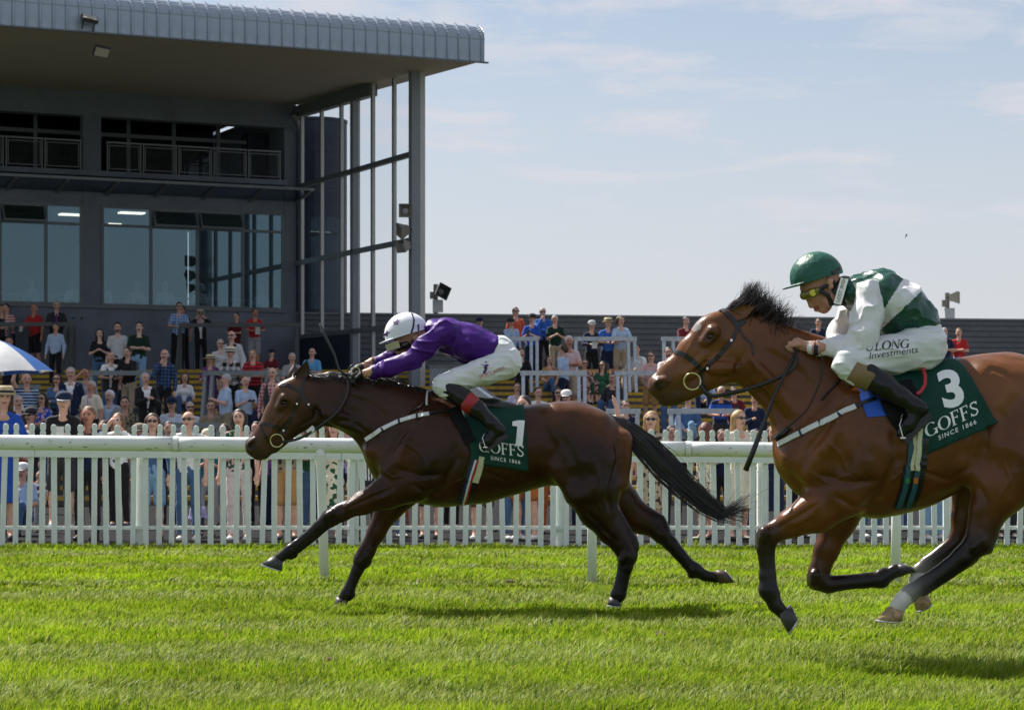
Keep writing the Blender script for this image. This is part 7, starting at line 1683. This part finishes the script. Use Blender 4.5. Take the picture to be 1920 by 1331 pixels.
stand(208, 732, 'white-haired man in grey suit and light blue shirt sitting', sit=1, hair='white', top='pale', jacket='grey', slv='long', bottom='grey', pose='lap', fat=1.1)
stand(270, 735, 'bald man in dark suit holding binoculars in his lap', sit=1, hs='bald', top='white', jacket='charcoal', slv='long', bottom='charcoal', pose='lap', hold='bino')
stand(278, 700, 'grey-haired man in black coat and white scarf with clasped hands', hair='grey', top='white', jacket='black', slv='long', bottom='black', pose='phone', d=44.5)
stand(322, 744, 'man in flat navy cap and pale striped shirt sitting with a drink', sit=1, hat='cap', hatc='navy', top='pale', pat='pin', c2='white', bottom='grey', pose='lap', hold='cup', fat=1.15)
stand(358, 754, 'laughing man in sunglasses and blue-white shirt sitting low down', sit=1, sg='1', top='white', pat='pin', c2='pale', bottom='grey', pose='lap', hair='grey')

# ---- right terrace
stand(901, 595, 'man in navy cap and teal shirt just above the purple jockey', hat='cap', hatc='navy', top='teal', bottom='black', pose='rail', d=55.7)
stand(960, 597, 'man in navy cap and pale blue jumper with his hand on his chin', hat='cap', hatc='charcoal', top='pale', slv='long', bottom='denim', pose='chin', d=55.5, skin=1)
stand(969, 577, 'man in orange t-shirt and sunglasses', sg='1', top='orange', bottom='maroon', pose='down', hair='dark', d=56.4)
stand(996, 588, 'man in dark cap and royal blue t-shirt holding a phone', hat='cap', hatc='charcoal', top='royal', bottom='navy', pose='phone', hold='phone', d=55.5)
stand(1021, 578, 'bearded man in blue shirt and sunglasses touching his chin', sg='1', top='blue', slv='long', bottom='black', pose='face', hair='grey', beard=1, d=56.3)
stand(1044, 592, 'man in dark green polo and beige chinos', top='dgreen', bottom='beige', pose='phone', hair='grey', d=55.4)
stand(1065, 631, 'white-haired man in pink and white shirt and beige shorts', hair='white', top='pinkwhite', pat='stripe', c2='pink', ps=1.5, bottom='beige', style='shorts', pose='crossed', skin=3)
stand(1058, 648, 'man in pale blue shirt and navy trousers turned away from the camera', hair='brown', top='pale', bottom='navy', pose='hold', turn=-120, d=49.4)
stand(1110, 601, 'man in pale cap and dark teal jumper holding a race card', hat='cap', hatc='lgrey', top='navy', slv='long', bottom='black', style='shorts', pose='rail', hold='card', d=54.6)
stand(1140, 596, 'man in straw hat and bright blue shirt leaning on the barrier', hat='straw', top='blue', bottom='navy', style='shorts', pose='rail', d=54.6, turn=8)
stand(1163, 594, 'young man with brown hair, light blue shirt and beige shorts', hair='brown', hs='curly', top='pale', bottom='beige', style='shorts', pose='rail', d=54.6, turn=18, shoe='dark')
stand(1097, 674, 'woman with curly brown hair and patterned dress sitting with a pint', sit=1, f=1, hair='brown', hs='curly', sg='1', top='brown', pat='floral', c2='pink', dress=1, style='dress', pose='lap', hold='cup', beer=1)
stand(1128, 678, 'woman with long dark hair and green dress sitting on the steps', sit=1, f=1, hair='dark', hs='long', sg='1', top='green', dress=1, style='dress', pose='lap', shoe='white', turn=-20)
stand(1195, 645, 'man in white shirt sitting beside the barrier post', sit=1, hair='dark', top='white', bottom='beige', pose='lap')
stand(1218, 660, 'man in pale pink shirt, tan shorts and white trainers', sg='1', hair='brown', top='pink', bottom='tan', style='shorts', pose='rail', shoe='white', d=48.6)
stand(1255, 652, 'man in white shirt with his hand at his mouth behind the horse nose', hair='dark', beard=1, top='white', bottom='denim', pose='chin')
stand(1286, 595, 'man in maroon t-shirt high up behind the horse face', hair='dark', top='maroon', bottom='charcoal', pose='rail', d=54.7)
stand(970, 718, 'man in lilac striped shirt sitting above the horse back', sit=1, hair='brown', top='lilac', pat='stripe', c2='white', ps=2, bottom='beige', pose='lap', hs='short')
stand(1008, 727, 'man in plain white t-shirt sitting above the horse back', sit=1, hair='dark', top='white', bottom='grey', pose='lap')
stand(1047, 728, 'dark-haired woman in sunglasses and dark flowered top sitting', sit=1, f=1, hair='dark', sg='1', top='charcoal', pat='floral', c2='brown', bottom='black', pose='lap')
stand(1064, 731, 'man in white cap and light blue polo sitting above the horse croup', sit=1, hat='cap', hatc='white', sg='1', top='sky', bottom='grey', pose='lap')
stand(1172, 752, 'person in navy top bent over a phone right of the raised fist', sit=1, top='navy', slv='long', bottom='denim', pose='phone', hold='phone', hair='dark')
stand(980, 686, 'person in black holding a small camera by the galvanised barrier', top='black', slv='long', bottom='black', pose='face', hair='brown', d=49.5)
stand(1349, 731, 'man in blue banded polo with folded arms under the horse jaw', top='royal', pat='stripe', c2='navy', ps=.5, bottom='charcoal', pose='rail', hair='grey', d=43.6, skin=3)
stand(1380, 738, 'man in maroon t-shirt tapping his phone under the horse throat', top='maroon', bottom='denim', pose='phone', hold='phone', hair='dark', d=43.7)
stand(1411, 746, 'person in navy jumper and beige trousers beside the horse neck', top='navy', slv='long', bottom='beige', pose='hold', hair='brown', d=42.6)
stand(1292, 738, 'person in denim sitting low behind the horse chin', sit=1, top='denim', slv='long', bottom='ldenim', pose='lap', hair='brown', shoe='white')
stand(1533, 598, 'man in navy t-shirt in front of the dark wall by the jockey elbow', hair='dark', top='navy', bottom='charcoal', pose='crossed', d=55.6)
stand(1774, 625, 'grey-haired man in navy polo with folded arms at right', hair='grey', top='navy', bottom='denim', pose='crossed', d=53.6)
stand(1800, 620, 'young man in bright red polo shirt at right', hair='sandy', top='red', bottom='ldenim', pose='crossed', d=53.8)

# ---- more of the crowd: standing and sitting further back behind the fence, and filling the steps
for px, py, d, lb, o in (
    (28, 792, 30.5, 'woman in orange top between the blue dress and the man in the navy cap', dict(f=1, top='orange', bottom='denim', hair='dark')),
    (140, 792, 31.0, 'man in grey shirt behind the gap between navy cap and navy jumper', dict(top='grey', bottom='black', hair='grey')),
    (192, 790, 30.4, 'person in maroon behind the man in the navy jumper', dict(top='maroon', bottom='navy', hair='brown')),
    (255, 793, 30.8, 'man in khaki between the white cardigan and the denim shorts', dict(top='khaki', bottom='khaki', hair='dark', hat='cap', hatc='khaki')),
    (318, 792, 30.2, 'person in dark navy behind the fence left of the bald man', dict(top='navy', slv='long', bottom='charcoal', hair='brown')),
    (415, 796, 30.6, 'woman in teal behind the flowered top', dict(f=1, top='teal', bottom='grey', style='slim', hair='brown')),
    (482, 792, 31.2, 'man in black right of the flowered top', dict(top='black', slv='long', bottom='black', hair='dark')),
    (512, 800, 29.6, 'person in purple below the horse muzzle', dict(f=1, top='purple', bottom='navy', hair='dark')),
    (562, 800, 30.9, 'man in navy stripes behind the horse jaw', dict(top='navy', pat='stripe', bottom='black', hair='grey')),
    (716, 812, 29.6, 'person in navy behind the horse shoulder', dict(top='navy', bottom='denim', hair='dark')),
    (770, 830, 29.4, 'person in rust trousers behind the horse girth', dict(top='beige', bottom='rust', hair='dark')),
    (846, 840, 30.4, 'person in black behind the horse belly', dict(top='black', bottom='black', hair='dark')),
    (936, 820, 29.3, 'person in grey trousers behind the horse flank', dict(top='navy', bottom='grey', hair='dark')),
    (1030, 800, 28.6, 'person in tan trousers behind the near hind leg', dict(top='white', bottom='rust', hair='brown')),
    (1090, 800, 29.8, 'person in navy behind the hind legs of the left horse', dict(top='royal', bottom='navy', hair='dark')),
    (1262, 800, 30.2, 'person in black between the two blonde women', dict(top='black', slv='long', bottom='charcoal', hair='dark')),
    (1352, 806, 29.8, 'person in navy behind the spotted dress', dict(top='navy', bottom='black', hair='brown')),
    (1418, 806, 30.0, 'person in grey behind the cream jacket', dict(top='grey', bottom='denim', hair='dark')),
    (1580, 830, 29.0, 'person in charcoal behind the folded foreleg', dict(top='charcoal', bottom='charcoal', hair='dark')),
    (1690, 830, 29.4, 'person in blue jeans behind the thick fence post at right', dict(top='royal', bottom='denim', hair='dark')),
    (1830, 830, 29.2, 'person in navy behind the hind legs of the right horse', dict(top='navy', bottom='black', hair='dark'))):
    stand(px, py, lb, zone='f', d=d, pose=random.choice(['down', 'crossed', 'phone', 'hold']), **o)
for px, py, lb, o in (
    (40, 742, 'man in charcoal jumper under the umbrella', dict(top='charcoal', slv='long', bottom='black', hair='grey')),
    (126, 748, 'woman in dark green sitting behind the navy cap', dict(sit=1, f=1, top='dgreen', bottom='black', hair='brown', pose='lap')),
    (146, 757, 'man in brown sitting below the cream shirt', dict(sit=1, top='brown', bottom='brown', hair='dark', pose='lap')),
    (237, 745, 'person in mottled green sitting between two suited men', dict(sit=1, top='khaki', pat='floral', c2='dgreen', bottom='khaki', hair='dark', pose='lap')),
    (132, 690, 'man in navy blazer behind the denim shirt', dict(top='white', jacket='navy', slv='long', bottom='grey', hair='grey', pose='down')),
    (222, 700, 'man in charcoal sitting under the grey barrier', dict(sit=1, top='charcoal', slv='long', bottom='charcoal', hair='dark', pose='lap')),
    (345, 700, 'woman in white sitting alone on the empty steps', dict(sit=1, f=1, top='white', bottom='denim', hair='brown', pose='lap')),
    (396, 752, 'man in olive sitting behind the bald man with sunglasses', dict(sit=1, top='khaki', bottom='brown', hair='brown', pose='lap')),
    (492, 742, 'woman in navy sitting before the horse cheek', dict(sit=1, f=1, top='navy', bottom='black', hair='dark', pose='lap')),
    (548, 662, 'man in grey polo sitting left of the sky blue polo', dict(sit=1, top='grey', bottom='navy', hair='grey', pose='lap')),
    (900, 745, 'man in white behind the purple jockey boot', dict(sit=1, top='white', bottom='grey', hair='sandy', pose='lap')),
    (1030, 668, 'woman in yellow-brown top behind the pale shirts', dict(sit=1, f=1, top='tan', bottom='denim', hair='dark', pose='lap')),
    (1150, 700, 'man in charcoal sitting right of the green dress', dict(sit=1, top='charcoal', bottom='denim', hair='dark', pose='lap')),
    (1320, 690, 'man in pale blue behind the bit ring', dict(sit=1, top='pale', bottom='navy', hair='grey', pose='lap'))):
    stand(px, py, lb, **o)
# ---- diners behind the windows
for i, (px, lb, tp) in enumerate(((652, 'x', 'white'),)): pass
def diner(uu, label, tp, hair, hs='short', f=0):
    q = gs.location + UH * uu - NH * .62; person((q.x, q.y, 4.42), R(random.uniform(-40, 40)), 1.7, dict(sit=1, top=tp, hair=hair, hs=hs, f=f, pose='lap', bottom='charcoal'), label)
diner(u_at(205), 'diner in white behind the window just right of the pillar', 'white', 'grey'); diner(u_at(268), 'diner in pink behind the second window', 'pink', 'grey', 'bald')
diner(u_at(322), 'diner in grey behind the window left of the reflected speakers', 'lgrey', 'white'); diner(u_at(388), 'white-haired diner behind the narrow window', 'cream', 'white', 'curly', 1)
diner(u_at(505), 'diner in pale green behind the rightmost window', 'lgrey', 'grey', 'bald'); diner(u_at(70), 'diner behind the far left window', 'grey', 'dark'); diner(u_at(150), 'diner in white behind the window left of the pillar', 'white', 'brown')

# ---- umbrella
um = tag(empty('umbrella', P(0, 705, 41.2)), 'white and blue golf umbrella at the left picture edge', 'umbrella'); off = um.location
ax_ = P(-2, 637, 41.2); rU = 98 / F * 41.2; hU = 64 / F * 41.2; m_uw = mat('white_umbrella_cloth', (.74, .75, .76), .6, noise=.12, nscale=6, transl=.25, color2=(.45, .44, .40), thr=(.6, .8)); m_ub = mat('blue_umbrella_cloth', (.05, .17, .50), .6, transl=.25)
tiltM = Matrix.Rotation(R(-3), 4, 'Y')
for k in range(8):
    V = []; Fc = []; n = 6; a0 = R(45 * k - 81); a1 = R(45 * (k + 1) - 81)
    for i in range(n + 1):
        for j in range(n + 1):
            u_ = i / n; v_ = j / n; a = a0 + (a1 - a0) * v_; sag = 1 - .09 * math.sin(math.pi * v_) * u_; r_ = rU * u_ * sag; z = -hU * (.62 * u_ + .38 * u_ * u_) + .02 * math.sin(math.pi * v_) * u_
            V.append(ax_ + (tiltM @ Vector((r_ * math.cos(a), r_ * math.sin(a), z))))
    for i in range(n):
        for j in range(n): Fc.append([i * (n + 1) + j, i * (n + 1) + j + 1, (i + 1) * (n + 1) + j + 1, (i + 1) * (n + 1) + j])
    mesh_obj('canopy_panel', [tuple(p) for p in V], Fc, m_ub if k in (1, 3, 5, 7) else m_uw, um, off, True)
b = MB(); b.tube([ax_ + Vector((0, 0, .08)), ax_ + Vector((0.02, 0, -1.0))], .012, 8); b.build('shaft', m_spkd, um, off); b = MB(); b.tube([ax_ + Vector((.02, 0, -1.0)), ax_ + Vector((.02, 0, -1.12))], .02, 8); b.build('handle', m_lea, um, off)
